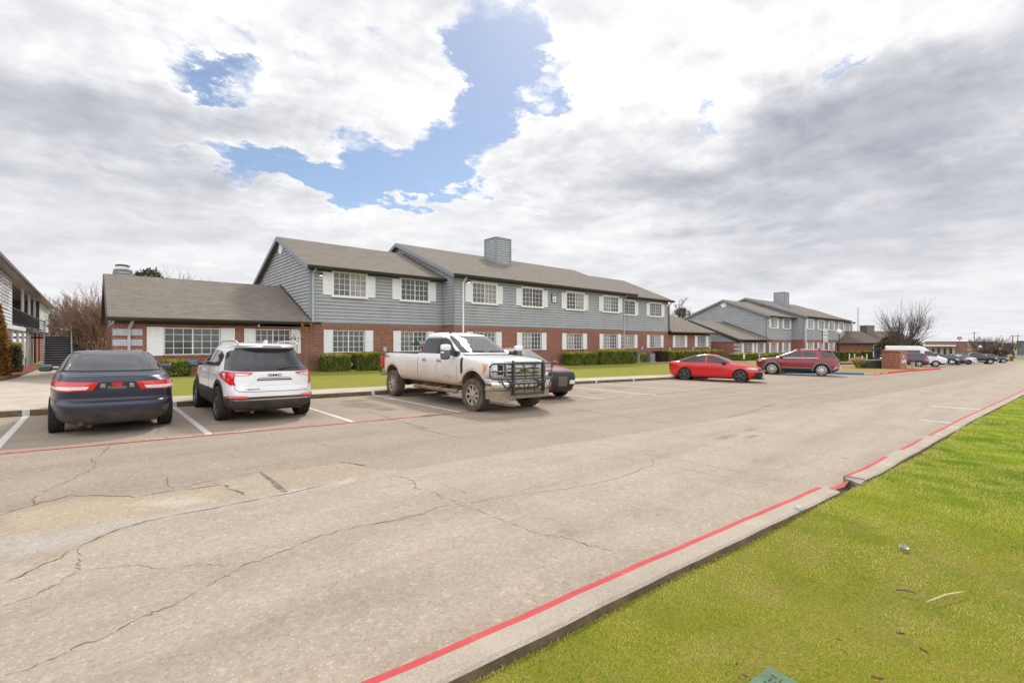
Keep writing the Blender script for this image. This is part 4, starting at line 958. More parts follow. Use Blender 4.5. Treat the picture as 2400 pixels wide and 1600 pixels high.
b = MB(); b.box((0, -.2, -.4), (w2, -.03, .5)); b.build('plinth', M_STONE, r2)
r3, w3, h3 = flat_block('blue_grey_shed', 'pale blue grey shed between the warehouse and dark shed', 'shed', 2350, 2376, 190, 806, -3.4, mat('blue_grey_metal', (.16, .18, .22), .6, var=.1), 20)
b = MB(); b.box((.6, -.1, 0), (2.4, -.03, 3)); b.build('door', M_FASC, r3)
# ================================================================== vehicles
M_GLASS = glass_mat('tinted_car_glass', (.012, .013, .016), (.02, .022, .026), rough=.03); MATS['tinted_car_glass'].node_tree.nodes['Principled BSDF'].inputs['Specular IOR Level'].default_value = .75
M_WIND = glass_mat('windscreen_glass', (.05, .055, .058), (.09, .095, .10), rough=.04); MATS['windscreen_glass'].node_tree.nodes['Principled BSDF'].inputs['Coat Weight'].default_value = .35
def rubber():
    m, t, p, co = new_mat('tyre_rubber'); c = t.mix(t.lin(t.noise(co, 7, 5, .65), .3, .7), (.016, .015, .014), (.05, .043, .035)); t.put(p.inputs['Base Color'], c); p.inputs['Roughness'].default_value = .8; p.inputs['Specular IOR Level'].default_value = .3; return m
M_TYRE = rubber(); M_TYREDUST = mat('dusty_tyre', (.085, .068, .05), .95, var=.25, scale=7)
M_PLAST = mat('black_plastic', (.022, .022, .023), .55, var=.1, scale=4); M_PLASTD = mat('dusty_black_plastic', (.085, .066, .046), .85, var=.3, scale=4, col2=(.03, .027, .024))
M_WELL = mat('wheel_well', (.012, .011, .010), .95); M_WELLD = mat('muddy_wheel_well', (.15, .10, .055), .95, var=.3, scale=5)
M_CHROME = mat('chrome', (.72, .73, .74), .10, metal=1.0, var=.05, scale=5); M_ALLOY = mat('silver_alloy', (.55, .55, .55), .28, metal=.9, var=.06); M_ALLOYD = mat('dark_alloy', (.10, .10, .105), .3, metal=.6, var=.1)
M_DUSTALLOY = mat('dusty_alloy', (.42, .37, .31), .5, metal=.5, var=.15)
M_REDL = mat('red_lens', (.50, .004, .008), .12, var=.05, coat=1.0, emit=((.8, .01, .02), .12)); M_CLEARL = mat('clear_lens', (.66, .62, .60), .15, var=.06, coat=1.0); M_AMBER = mat('amber_lens', (.75, .25, .04), .2, coat=1.0)
M_HEAD = mat('headlamp', (.50, .51, .52), .08, metal=.25, var=.2, scale=14, coat=1.0); M_DKRED = mat('dim_red_lens', (.16, .01, .012), .2, coat=.6); M_PLATE = mat('plate_white', (.62, .62, .60), .5); M_UNDER = mat('dusty_underbody', (.20, .14, .075), .95, var=.35, scale=3, col2=(.07, .05, .035))
M_CAVE = mat('dark_grille', (.012, .012, .013), .6)

def pchip(x, y, q):
    x = np.asarray(x, float); y = np.asarray(y, float); h = np.diff(x); d = np.diff(y)/h; m = np.zeros_like(y); m[0], m[-1] = d[0], d[-1]
    for i in range(1, len(x)-1):
        if d[i-1]*d[i] > 0: w1, w2 = 2*h[i]+h[i-1], h[i]+2*h[i-1]; m[i] = (w1+w2)/(w1/d[i-1]+w2/d[i])
    i = np.clip(np.searchsorted(x, q)-1, 0, len(x)-2); t = (q-x[i])/h[i]
    return ((1+2*t)*(1-t)**2)*y[i] + t*(1-t)**2*h[i]*m[i] + t*t*(3-2*t)*y[i+1] + t*t*(t-1)*h[i]*m[i+1]

def shell(rows, nr=92, sub=3, xm=0.0):
    """body shell of stacked plan outlines; a row is (z, x_rear, x_front, half_width, n_rear, n_front)"""
    A = np.array(rows, float); s = np.arange(len(A)); q = np.linspace(0, len(A)-1, (len(A)-1)*sub+1)
    R = np.stack([pchip(s, A[:, k], q) for k in range(A.shape[1])], 1)
    th = np.linspace(0, 2*PI, 721)[:-1]; V = []; 
    for z, xr, xf, w, n0, n1 in R:
        c, sn = np.cos(th), np.sin(th); n = np.where(c >= 0, n1, n0); xc = xm if xr < xm < xf else (xr+xf)/2; a = np.where(c >= 0, xf-xc, xc-xr)
        X = xc + np.sign(c)*a*np.abs(c)**(2/n); Y = np.sign(sn)*w*np.abs(sn)**(2/n)
        ds = np.hypot(np.diff(np.append(X, X[0])), np.diff(np.append(Y, Y[0]))); L = np.concatenate([[0], np.cumsum(ds)]); u = np.linspace(0, L[-1], nr+1)[:-1]
        V.append(np.stack([np.interp(u, L, np.append(X, X[0])), np.interp(u, L, np.append(Y, Y[0])), np.full(nr, z)], 1))
    k = len(V); V = np.concatenate(V); F = []
    for i in range(k-1):
        for j in range(nr): j2 = (j+1) % nr; F.append((i*nr+j, i*nr+j2, (i+1)*nr+j2, (i+1)*nr+j))
    V = [tuple(p) for p in V]
    for r0, rev in ((0, True), ((k-1)*nr, False)):
        z = V[r0][2]; cx = sum(V[r0+j][0] for j in range(nr))/nr; V.append((cx, 0, z+(0 if rev else .004))); ci = len(V)-1
        for j in range(nr): a, b = r0+j, r0+(j+1) % nr; F.append((b, a, ci) if rev else (a, b, ci))
    return V, F

class Car:
    def __init__(s, name, label, cat, rows, paint, xm=0.0, group=None, well=None, sub=3, nr=92):
        s.root = empty(name, (0, 0, 0), label, cat, group); s.paint = paint
        V, F = shell(rows, nr, sub, xm)
        s.me = bpy.data.meshes.new('body'); s.me.from_pydata(V, [], F); s.me.materials.append(paint); s.me.materials.append(well or M_WELL)
        bm = bmesh.new(); bm.from_mesh(s.me); bmesh.ops.recalc_face_normals(bm, faces=bm.faces); bm.to_mesh(s.me); bm.free()
        s.body = link('body', s.me, s.root); s.ref()
    def ref(s):
        bm = bmesh.new(); bm.from_mesh(s.body.data); s.bvh = BVHTree.FromBMesh(bm); s.zmax = max(v.co.z for v in bm.verts); bm.free()
    def cut(s, mb):                                        # carve wheel arches, load bed and so on out of the shell
        me = bpy.data.meshes.new('c'); me.from_pydata(mb.v, [], mb.f)
        bm = bmesh.new(); bm.from_mesh(me); bmesh.ops.remove_doubles(bm, verts=bm.verts, dist=1e-5); bmesh.ops.recalc_face_normals(bm, faces=bm.faces); bm.to_mesh(me); bm.free()
        me.materials.append(s.paint); me.materials.append(s.body.data.materials[1]); me.polygons.foreach_set('material_index', [1]*len(me.polygons))
        co = link('c', me); md = s.body.modifiers.new('b', 'BOOLEAN'); md.operation = 'DIFFERENCE'; md.solver = 'EXACT'; md.object = co
        dg = bpy.context.evaluated_depsgraph_get(); new = bpy.data.meshes.new_from_object(s.body.evaluated_get(dg))
        s.body.modifiers.clear(); s.body.data = new; bpy.data.objects.remove(co); new.name = 'body'
    def arches(s, xs, R, w, depth=.30, zc=None):
        mb = MB()
        for x in xs:
            for sg in (-1, 1):
                mb.prism([(x+R*math.cos(2*PI*k/40), max(-.2, (zc or R*.9)+R*math.sin(2*PI*k/40))) for k in range(40)], 'y', sg*(w-depth), sg*(w+.4))
        s.cut(mb)
    def finish(s, low=None, low_mat=None, sharp=38):
        me = s.body.data; me.polygons.foreach_set('use_smooth', [True]*len(me.polygons)); me.set_sharp_from_angle(angle=math.radians(sharp))
        if low:                                              # lower cladding becomes a part of its own
            for side in (0,):
                bm = bmesh.new(); bm.from_mesh(me); bmesh.ops.delete(bm, geom=[f for f in bm.faces if f.calc_center_median().z > low], context='FACES'); m2 = bpy.data.meshes.new('lower_cladding'); bm.to_mesh(m2); bm.free()
                m2.materials.append(low_mat); m2.materials.append(me.materials[1]); link('lower_cladding', m2, s.root)
                bm = bmesh.new(); bm.from_mesh(me); bmesh.ops.delete(bm, geom=[f for f in bm.faces if f.calc_center_median().z <= low], context='FACES'); bm.to_mesh(me); bm.free()
    def hit(s, view, a, b):
        o, d = {'L': ((a, 4, b), (0, -1, 0)), 'R': ((a, -4, b), (0, 1, 0)), 'B': ((-7, a, b), (1, 0, 0)), 'F': ((7, a, b), (-1, 0, 0)), 'T': ((a, b, 5), (0, 0, -1))}[view]
        p, n, _, _ = s.bvh.ray_cast(Vector(o), Vector(d))
        if p is None: 
            q = Vector({'L': (a, .6, b), 'R': (a, -.6, b), 'B': (-2, a, b), 'F': (2, a, b), 'T': (a, b, 1)}[view]); p, n, _, _ = s.bvh.find_nearest(q)
        if n.dot(Vector(d)) > 0: n = -n
        return p, n
    def panel(s, name, poly, view, m, off=.006, step=.07, parent=None, skirt=.014, smooth=True):
        if m in (M_GLASS, M_WIND): off = max(off, .011); step = min(step, .045)
        bm = bmesh.new(); vs = [bm.verts.new((a, b, 0)) for a, b in poly]; bm.faces.new(vs)
        lo = [min(p[i] for p in poly) for i in (0, 1)]; hi = [max(p[i] for p in poly) for i in (0, 1)]
        for i in (0, 1):
            k = int((hi[i]-lo[i])/step)
            for j in range(1, k+1):
                c = [0, 0, 0]; c[i] = lo[i]+(hi[i]-lo[i])*j/(k+1); nn = [0, 0, 0]; nn[i] = 1
                bmesh.ops.bisect_plane(bm, geom=bm.verts[:]+bm.edges[:]+bm.faces[:], plane_co=c, plane_no=nn)
        nrm = {}
        for v in bm.verts: p, n = s.hit(view, v.co.x, v.co.y); v.co = p + n*off; nrm[v] = n
        bmesh.ops.recalc_face_normals(bm, faces=bm.faces)
        av = sum((nrm[v] for v in bm.verts), Vector()); 
        if sum((f.normal*f.calc_area() for f in bm.faces), Vector()).dot(av) < 0: bmesh.ops.reverse_faces(bm, faces=bm.faces[:])
        be = [e for e in bm.edges if len(e.link_faces) == 1]; bv = {v for e in be for v in e.verts}; low = {v: bm.verts.new(v.co - nrm[v]*(off+skirt)) for v in bv}
        for e in be:
            a, b = e.verts
            try: bm.faces.new((b, a, low[a], low[b]))
            except ValueError: pass
        me = bpy.data.meshes.new(name); bm.to_mesh(me); bm.free(); me.materials.append(m)
        if smooth: me.polygons.foreach_set('use_smooth', [True]*len(me.polygons)); me.set_sharp_from_angle(angle=math.radians(40))
        return link(name, me, parent or s.root)
    def both(s, name, poly, m, **k): return [s.panel(name, poly, v, m, **k) for v in ('L', 'R')]
    def seam(s, pts, view, w=.007, m=None, name='panel_gap'):
        poly = []
        P = [Vector(p) for p in pts]; L = []; R = []
        for i in range(len(P)):
            d = (P[min(i+1, len(P)-1)]-P[max(i-1, 0)]).normalized(); q = Vector((-d.y, d.x))*w/2; L.append(P[i]+q); R.append(P[i]-q)
        return s.panel(name, [tuple(p) for p in L+R[::-1]], view, m or M_CAVE, off=.0025, skirt=.004, step=.12)
    def wheels(s, xs, track, R, w, rim_m, spokes=5, style='split', tyre=None, rim_r=None, dust=False, steer=0.0, hub=None):
        rr = rim_r or R*.68; T = MB(); g = w/2
        prof = [(rr*.97, -g*.92), (rr*1.03, -g), (R*.86, -g*1.04), (R*.95, -g*.98), (R*.99, -g*.86)]
        for k in range(5):
            y = -g*.80 + k*g*.40; prof += [(R, y-.085*g+.0), (R, y+.16*g)] + ([(R-.012, y+.18*g), (R-.012, y+.29*g)] if k < 4 else [])
        prof += [(R*.99, g*.93), (R*.95, g*.98), (R*.86, g*1.04), (rr*1.03, g), (rr*.97, g*.92)]
        T.lathe(prof, axis='y', n=44, close=True)
        B = MB(); B.lathe([(rr*.98, -g*.9), (rr*.98, g*.86), (rr*.90, g*.74), (rr*.86, g*.3), (.0, g*.25)], axis='y', n=36)
        tm = T.build('wheel', tyre or M_TYRE, smooth=True, sharp=35); bmn = B.build('hub', hub or M_CAVE, smooth=True, sharp=35)
        S = MB(); S.lathe([(rr*.985, g*.78), (rr*1.0, g*.96), (rr*.93, g*.98), (rr*.90, g*.80)], axis='y', n=40)
        for k in range(spokes):
            a = 2*PI*k/spokes + .3
            offs = (-.16, .16) if style == 'split' else (0,)
            for o in offs:
                a1 = a + (o if style == 'split' else 0); a0 = a + o*.35; w0, w1 = (.030, .030) if style == 'split' else ((.052, .062) if style == 'fat' else (.040, .046))
                if style == 'thin': w0, w1 = .016, .018
                p, q = Vector((math.cos(a0)*rr*.10, 0, math.sin(a0)*rr*.10)), Vector((math.cos(a1)*rr*.95, 0, math.sin(a1)*rr*.95)); n = Vector((-(q-p).z, 0, (q-p).x)).normalized(); k_ = rr/.22
                y0, y1 = g*.90, g*.84
                vs = [p-n*w0*k_*.5+Vector((0,y0,0)), p+n*w0*k_*.5+Vector((0,y0,0)), q+n*w1*k_*.5+Vector((0,y1,0)), q-n*w1*k_*.5+Vector((0,y1,0))]; vs += [v-Vector((0, g*.35, 0)) for v in vs]
                S.add(vs, [(0,1,2,3), (7,6,5,4), (0,4,5,1), (1,5,6,2), (2,6,7,3), (3,7,4,0)])
        S.lathe([(0, g*.99), (rr*.13, g*.98), (rr*.18, g*.88), (rr*.2, g*.5)], axis='y', n=20)
        for k in range(5): a = 2*PI*k/5; S.lathe([(0, g*.93), (rr*.035, g*.93), (rr*.035, g*.8)], (math.cos(a)*rr*.26, 0, math.sin(a)*rr*.26), 'y', 8)
        sm = S.build('rim', rim_m, smooth=True, sharp=35)
        first = True
        for i, x in enumerate(xs):
            for sg in (1, -1):
                if first: wo, ho, ro = tm, bmn, sm; first = False
                else: wo, ho, ro = tm.copy(), bmn.copy(), sm.copy(); [C.objects.link(o) for o in (wo, ho, ro)]
                wo.parent = s.root; ho.parent = wo; ro.parent = wo
                wo.location = (x, sg*(track), R); wo.rotation_euler = (0, random.uniform(0, 1), (PI if sg < 0 else 0) + (steer if i == 1 else 0))
    def place(s, x, y, heading, zoff=0.0):
        z = gz(x)+zoff; up = Vector((.0185, 0, 1)).normalized(); f = Vector((math.cos(heading), math.sin(heading), 0)); f = (f-up*f.dot(up)).normalized(); l = up.cross(f)
        M = Matrix((f, l, up)).transposed().to_4x4(); M.translation = (x, y, z); s.root.matrix_world = M
    def part(s, name, mb, m, parent=None, smooth=True, sharp=40): return mb.build(name, m, parent or s.root, smooth=smooth, sharp=sharp)
    def under(s, x0, x1, w, z, m=None):
        b = MB(); b.box((x0, -w, z), (x1, w, z+.10))
        for x in (x0+.5, x1-.5): b.tube([(x, -w-.05, z+.07), (x, w+.05, z+.07)], .045, 8)
        b.tube([(x0-.05, .35, z-.02), (x0+1.4, .28, z-.03), (x1-1, .1, z)], .035, 8); b.blob((x0+.55, .33, z), (.6, .28, .16), .6); b.blob((x0+1.2, -.25, z), (.7, .6, .18), .5)
        s.part('underbody', b, m or M_UNDER)
def circ(cx, cy, r, n=20, ry=None): return [(cx+r*math.cos(2*PI*k/n), cy+(ry or r)*math.sin(2*PI*k/n)) for k in range(n)]

# ---------------------------------------------------------------- dark blue sedan seen from behind
def blue_sedan():
    pm = paint_mat('navy_paint', (.008, .011, .034), coat=.45, rough=.3, dirt=((.15, .13, .115), .12, .66, .5))
    rows = [(.20,-2.16,2.2,.78,4,4), (.27,-2.30,2.33,.86,4.2,4), (.40,-2.375,2.40,.895,4.4,4), (.52,-2.395,2.405,.908,5.6,4), (.58,-2.385,2.39,.908,5.6,4), (.61,-2.335,2.37,.906,6,4), (.66,-2.322,2.35,.906,6,4), (.78,-2.33,2.15,.904,6,4), (.90,-2.33,1.75,.895,6,4), (.98,-2.325,1.3,.876,4.6,4.5),
            (1.035,-2.28,.97,.853,4.2,4.5), (1.06,-2.12,.90,.842,4,4.5), (1.075,-1.80,.86,.832,4,4.5), (1.20,-1.42,.58,.762,4,4.2), (1.32,-1.06,.28,.695,4,4), (1.395,-.78,.03,.640,4,4), (1.435,-.52,-.15,.56,3.5,3.5), (1.452,-.32,-.22,.36,3,3)]
    rows = [(z, a, b, w*.972, e, f) for z, a, b, w, e, f in rows]
    c = Car('parked_car', 'dirty dark blue sedan seen from behind in the left parking bay', 'car', rows, pm, group='cars parked in the near bays')
    c.arches((-1.33, 1.41), .36, .905, .28, .33); c.finish()
    c.panel('rear_window', [(-.735,1.095), (.735,1.095), (.70,1.16), (.60,1.36), (.56,1.378), (-.56,1.378), (-.60,1.36), (-.70,1.16)], 'B', M_GLASS)
    c.panel('windshield', [(-.68,1.11), (.68,1.11), (.56,1.36), (-.56,1.36)], 'F', M_WIND)
    c.both('side_window', [(-1.42,1.09), (-.30,1.07), (-.30,1.38), (-.70,1.365), (-1.15,1.23)], M_GLASS); c.both('side_window', [(-.24,1.07), (.80,1.06), (.55,1.16), (.10,1.345), (-.24,1.38)], M_GLASS)
    for sg in (1, -1):
        o = c.panel('tail_light', [(sg*.855,.905), (sg*.835,.945), (sg*.62,.935), (sg*.25,.93), (sg*.33,.795), (sg*.62,.785), (sg*.845,.795)], 'B', M_REDL, off=.012)
        c.panel('reversing_lens', [(sg*.84,.862), (sg*.62,.862), (sg*.605,.862), (sg*.37,.862), (sg*.405,.812), (sg*.605,.805), (sg*.83,.815)], 'B', M_CLEARL, off=.017, parent=o)
        c.panel('tail_light', [(-2.30,.93), (-2.02,.925), (-1.98,.90), (-2.05,.83), (-2.30,.80)], 'L' if sg > 0 else 'R', M_REDL, off=.010)
    c.panel('plate_recess', [(-.26,.925), (.26,.925), (.30,.80), (-.30,.80)], 'B', M_CAVE, off=.004)
    c.panel('emblem', circ(0, .895, .085, 18, .03), 'B', M_REDL, off=.012); c.panel('license_plate', [(-.13,.81), (.13,.81), (.13,.865), (-.13,.865)], 'B', mat('grimy_plate', (.10,.09,.08), .7, var=.3, scale=14), off=.010)
    for sg in (1, -1): c.panel('plate_lamp', [(sg*.16,.83), (sg*.235,.83), (sg*.225,.905), (sg*.16,.905)], 'B', mat('plate_lamp', (.20,.19,.16), .5, var=.4, scale=20), off=.009)
    for sg in (1, -1): c.seam([(sg*.64, 1.05), (sg*.625, .80), (sg*.60, .72), (sg*.55, .685), (sg*.30, .675)], 'B', .010)
    c.seam([(-.30,.675), (.30,.675)], 'B', .010); c.seam([(-.87,.625), (-.4,.62), (.4,.62), (.87,.625)], 'B', .012); c.seam([(-.64,1.052), (.64,1.052)], 'B', .006)
    c.both('bumper_seam', [(-2.2,.632), (-1.72,.632), (-1.72,.625), (-2.2,.625)], M_CAVE, off=.003)
    for v in ('L', 'R'): c.seam([(-.27,1.05), (-.27,.30)], v); c.seam([(.92,1.03), (.90,.32)], v); c.seam([(-1.05,1.06), (-1.2,.72), (-1.05,.45)], v)
    c.panel('lower_valance', [(-.74,.30), (-.70,.385), (-.35,.40), (.35,.40), (.70,.385), (.74,.30), (.6,.262), (-.6,.262)], 'B', M_PLASTD, off=.008)
    for sg in (1, -1):
        b = MB(); b.blob((.62, sg*1.015, 1.07), (.14, .22, .15), .55); mo = c.part('mirror', b, pm)
        g = MB(); g.blob((.553, sg*1.015, 1.07), (.016, .185, .115), .5); c.part('mirror_glass', g, mat('mirror_glass', (.10,.115,.13), .05, metal=.6), mo)
        b = MB(); b.beam((.66, sg*.80, 1.04), (.65, sg*.95, 1.05), .06, .04); c.part('mirror_arm', b, pm, mo)
    b = MB(); b.tube([(-1.9, .0, 1.08), (-1.9, .0, 1.083)], .001, 4)
    c.under(-1.9, 1.9, .62, .17); c.wheels((-1.33, 1.41), .785, .325, .205, M_ALLOY, 7, 'single')
    b = MB(); b.tube([(-2.28,.47,.235), (-2.0,.47,.245)], .035, 10); c.part('exhaust', b, M_PLASTD)
    c.place(.35, 13.15, PI/2+math.radians(.6))
blue_sedan()

# ---------------------------------------------------------------- white SUV seen from behind
def white_suv():
    pm = paint_mat('white_paint', (.70, .70, .715), rough=.25, dirt=((.36, .32, .27), .2, .75, .30))
    rows = [(.24,-2.02,2.1,.80,5,4), (.32,-2.20,2.22,.885,6,4), (.42,-2.275,2.28,.912,6.5,4), (.53,-2.31,2.30,.92,7,4.5), (.545,-2.285,2.30,.92,6.5,4.5), (.66,-2.275,2.31,.92,6.5,4.5), (.80,-2.235,2.29,.922,6,4.5), (.92,-2.225,2.22,.918,6,4.5), (1.03,-2.215,2.10,.905,5.6,4.5), (1.08,-2.18,1.70,.893,5,4.5),
            (1.13,-2.13,1.16,.885,4.4,4.6), (1.18,-2.09,1.06,.862,4.2,4.4), (1.32,-2.01,.75,.792,4,4.2), (1.45,-1.92,.42,.735,4,4), (1.53,-1.87,.18,.695,3.8,4), (1.555,-1.99,.10,.682,4,4), (1.59,-1.97,-.05,.645,4,4), (1.62,-1.83,-.25,.59,3.6,3.6), (1.643,-1.55,-.45,.53,3.4,3.4), (1.655,-1.2,-.6,.35,3,3)]
    rows = [(z, a, b, w*.975, e, f) for z, a, b, w, e, f in rows]
    c = Car('parked_suv', 'white SUV with red tail lights seen from behind beside the dark blue sedan', 'suv', rows, pm, group='cars parked in the near bays')
    c.arches((-1.36, 1.36), .42, .92, .30, .37); c.finish(.545, M_PLASTD)
    c.panel('rear_window', [(-.83,1.065), (-.60,1.055), (.60,1.055), (.83,1.065), (.80,1.15), (.70,1.42), (.66,1.475), (.60,1.49), (-.60,1.49), (-.66,1.475), (-.70,1.42), (-.80,1.15)], 'B', M_GLASS)
    c.panel('spoiler_shade', [(-.62,1.485), (.62,1.485), (.60,1.525), (-.60,1.525)], 'B', M_CAVE, off=.008); c.panel('brake_light', [(-.19,1.565), (.19,1.565), (.17,1.588), (-.17,1.588)], 'B', M_DKRED, off=.004)
    c.panel('windshield', [(-.72,1.19), (.72,1.19), (.62,1.52), (-.62,1.52)], 'F', M_WIND)
    for v in ('L', 'R'):
        c.panel('side_window', [(-1.22,1.145), (-.36,1.125), (-.36,1.475), (-.80,1.46), (-1.14,1.36)], v, M_GLASS); c.panel('side_window', [(-.30,1.125), (.92,1.125), (.66,1.23), (.22,1.42), (-.05,1.475), (-.30,1.478)], v, M_GLASS)
        c.panel('side_window', [(-1.96,1.15), (-1.93,1.25), (-1.78,1.46), (-1.72,1.46), (-1.84,1.2), (-1.88,1.15)], v, M_GLASS); c.panel('window_trim', [(-1.24,1.128), (1.0,1.105), (1.0,1.122), (-1.22,1.144)], v, M_CHROME, off=.009)
        c.seam([(-.33,1.11), (-.32,.48)], v); c.seam([(.95,1.10), (.93,.46)], v); c.seam([(-1.25,1.13), (-1.32,.95), (-.98,.62), (-.92,.48)], v)
        for x in (-1.02, .10): 
            b = MB(); p, n = c.hit(v, x, .985); b.blob(p+n*.018, (.19, .03, .03), .6); c.part('door_handle', b, pm)
        c.panel('sill_cladding', [(-.90,.545), (.90,.545), (.92,.60), (.86,.64), (-.84,.64), (-.92,.60)], v, M_PLAST, off=.010)
        for x in (-1.36, 1.36):
            arc = [(x+.50*math.cos(t), .37+.50*math.sin(t)) for t in np.linspace(-.02, PI+.02, 22)]; arc2 = [(x+.425*math.cos(t), .37+.425*math.sin(t)) for t in np.linspace(PI+.02, -.02, 22)]
            c.panel('arch_trim', arc+arc2, v, M_PLAST, off=.012, step=.2)
    for sg in (1, -1):
        o = c.panel('tail_light', [(sg*.875,.985), (sg*.85,1.045), (sg*.70,1.042), (sg*.40,1.035), (sg*.47,.985), (sg*.70,.965), (sg*.765,.94), (sg*.75,.855), (sg*.72,.80), (sg*.78,.775), (sg*.845,.86), (sg*.875,.92)], 'B', M_REDL, off=.012)
        c.panel('reversing_lens', [(sg*.70,1.015), (sg*.475,1.008), (sg*.52,.985), (sg*.70,.972)], 'B', M_CLEARL, off=.018, parent=o)
        c.panel('tail_light', [(-2.14,1.04), (-2.0,1.02), (-1.93,.97), (-1.98,.89), (-2.07,.79), (-2.14,.78), (-2.10,.88), (-2.08,.95)], 'L' if sg > 0 else 'R', M_REDL, off=.010)
        c.panel('reflector', [(sg*.52,.525), (sg*.83,.53), (sg*.82,.575), (sg*.52,.565)], 'B', M_REDL, off=.012)
    c.panel('plate_handle', [(-.34,.895), (-.28,.925), (.28,.925), (.34,.895), (.33,.872), (-.33,.872)], 'B', M_PLAST, off=.010); c.panel('chrome_strip', [(-.30,.908), (.30,.908), (.30,.9), (-.30,.9)], 'B', M_CHROME, off=.016)
    c.seam([(-.72,1.05), (-.735,.80), (-.72,.70), (-.66,.655), (-.40,.645), (.40,.645), (.66,.655), (.72,.70), (.735,.80), (.72,1.05)], 'B', .010); c.seam([(-.90,.735), (-.5,.77), (.5,.77), (.90,.735)], 'B', .004, M_PIPE)
    c.seam([(-.34,.86), (-.46,.79)], 'B', .006, M_PIPE); c.seam([(.34,.86), (.46,.79)], 'B', .006, M_PIPE)
    for body, z, wd, sz, mm in (('GMC', .955, .275, .07, mat('badge_red_black', (.10,.012,.015), .3)), ('TERRAIN', .685, .26, .035, M_PLAST)):
        o = text_mesh('badge', body, sz, mm, c.root, wd, ext=.004, bold=(body == 'GMC'), align='CENTER'); x = 0 if body == 'GMC' else .42
        p, n = c.hit('B', x, z); o.location = p+n*.008; o.rotation_euler = (math.radians(88), 0, -PI/2)
    c.panel('bumper_strip', [(-.90,.492), (-.45,.50), (.45,.50), (.90,.492), (.90,.475), (-.90,.475)], 'B', M_CHROME, off=.008); c.panel('skid_plate', [(-.5,.41), (.5,.41), (.42,.30), (-.42,.30)], 'B', M_PLASTD, off=.012)
    b = MB(); p, n = c.hit('B', -.13, 1.10); q, _ = c.hit('B', -.52, 1.125); b.beam(p+n*.03, q+n*.02, .03, .022); b.blob(p+n*.02, (.05, .09, .06), .6); c.part('rear_wiper', b, M_BLK)
    for sg in (1, -1):
        b = MB(); b.tube([(-1.72, sg*.60, 1.615), (-1.60, sg*.60, 1.675), (-1.45, sg*.605, 1.695), (-.3, sg*.61, 1.685), (.05, sg*.60, 1.63), (.15, sg*.59, 1.58)], .022, 8); c.part('roof_rail', b, M_PIPE)
        b = MB(); b.blob((.86, sg*1.045, 1.14), (.15, .25, .17), .55); mo = c.part('mirror', b, M_PLAST); g = MB(); g.blob((.785, sg*1.045, 1.14), (.016, .21, .13), .5); c.part('mirror_glass', g, mat('blue_mirror_glass', (.10,.16,.20), .05, metal=.6), mo)
        b = MB(); b.beam((.92, sg*.84, 1.11), (.90, sg*.97, 1.12), .06, .05); c.part('mirror_arm', b, M_PLAST, mo)
    b = MB(); b.prism([(-1.50, 1.64), (-1.30, 1.655), (-1.47, 1.715), (-1.52, 1.70)], 'y', -.03, .03); c.part('antenna_fin', b, pm)
    c.under(-1.9, 1.8, .64, .22); c.wheels((-1.36, 1.36), .80, .362, .235, M_ALLOYD, 5, 'split', tyre=M_TYRE)
    c.place(2.94, 13.05, PI/2+math.radians(-.3))
white_suv()

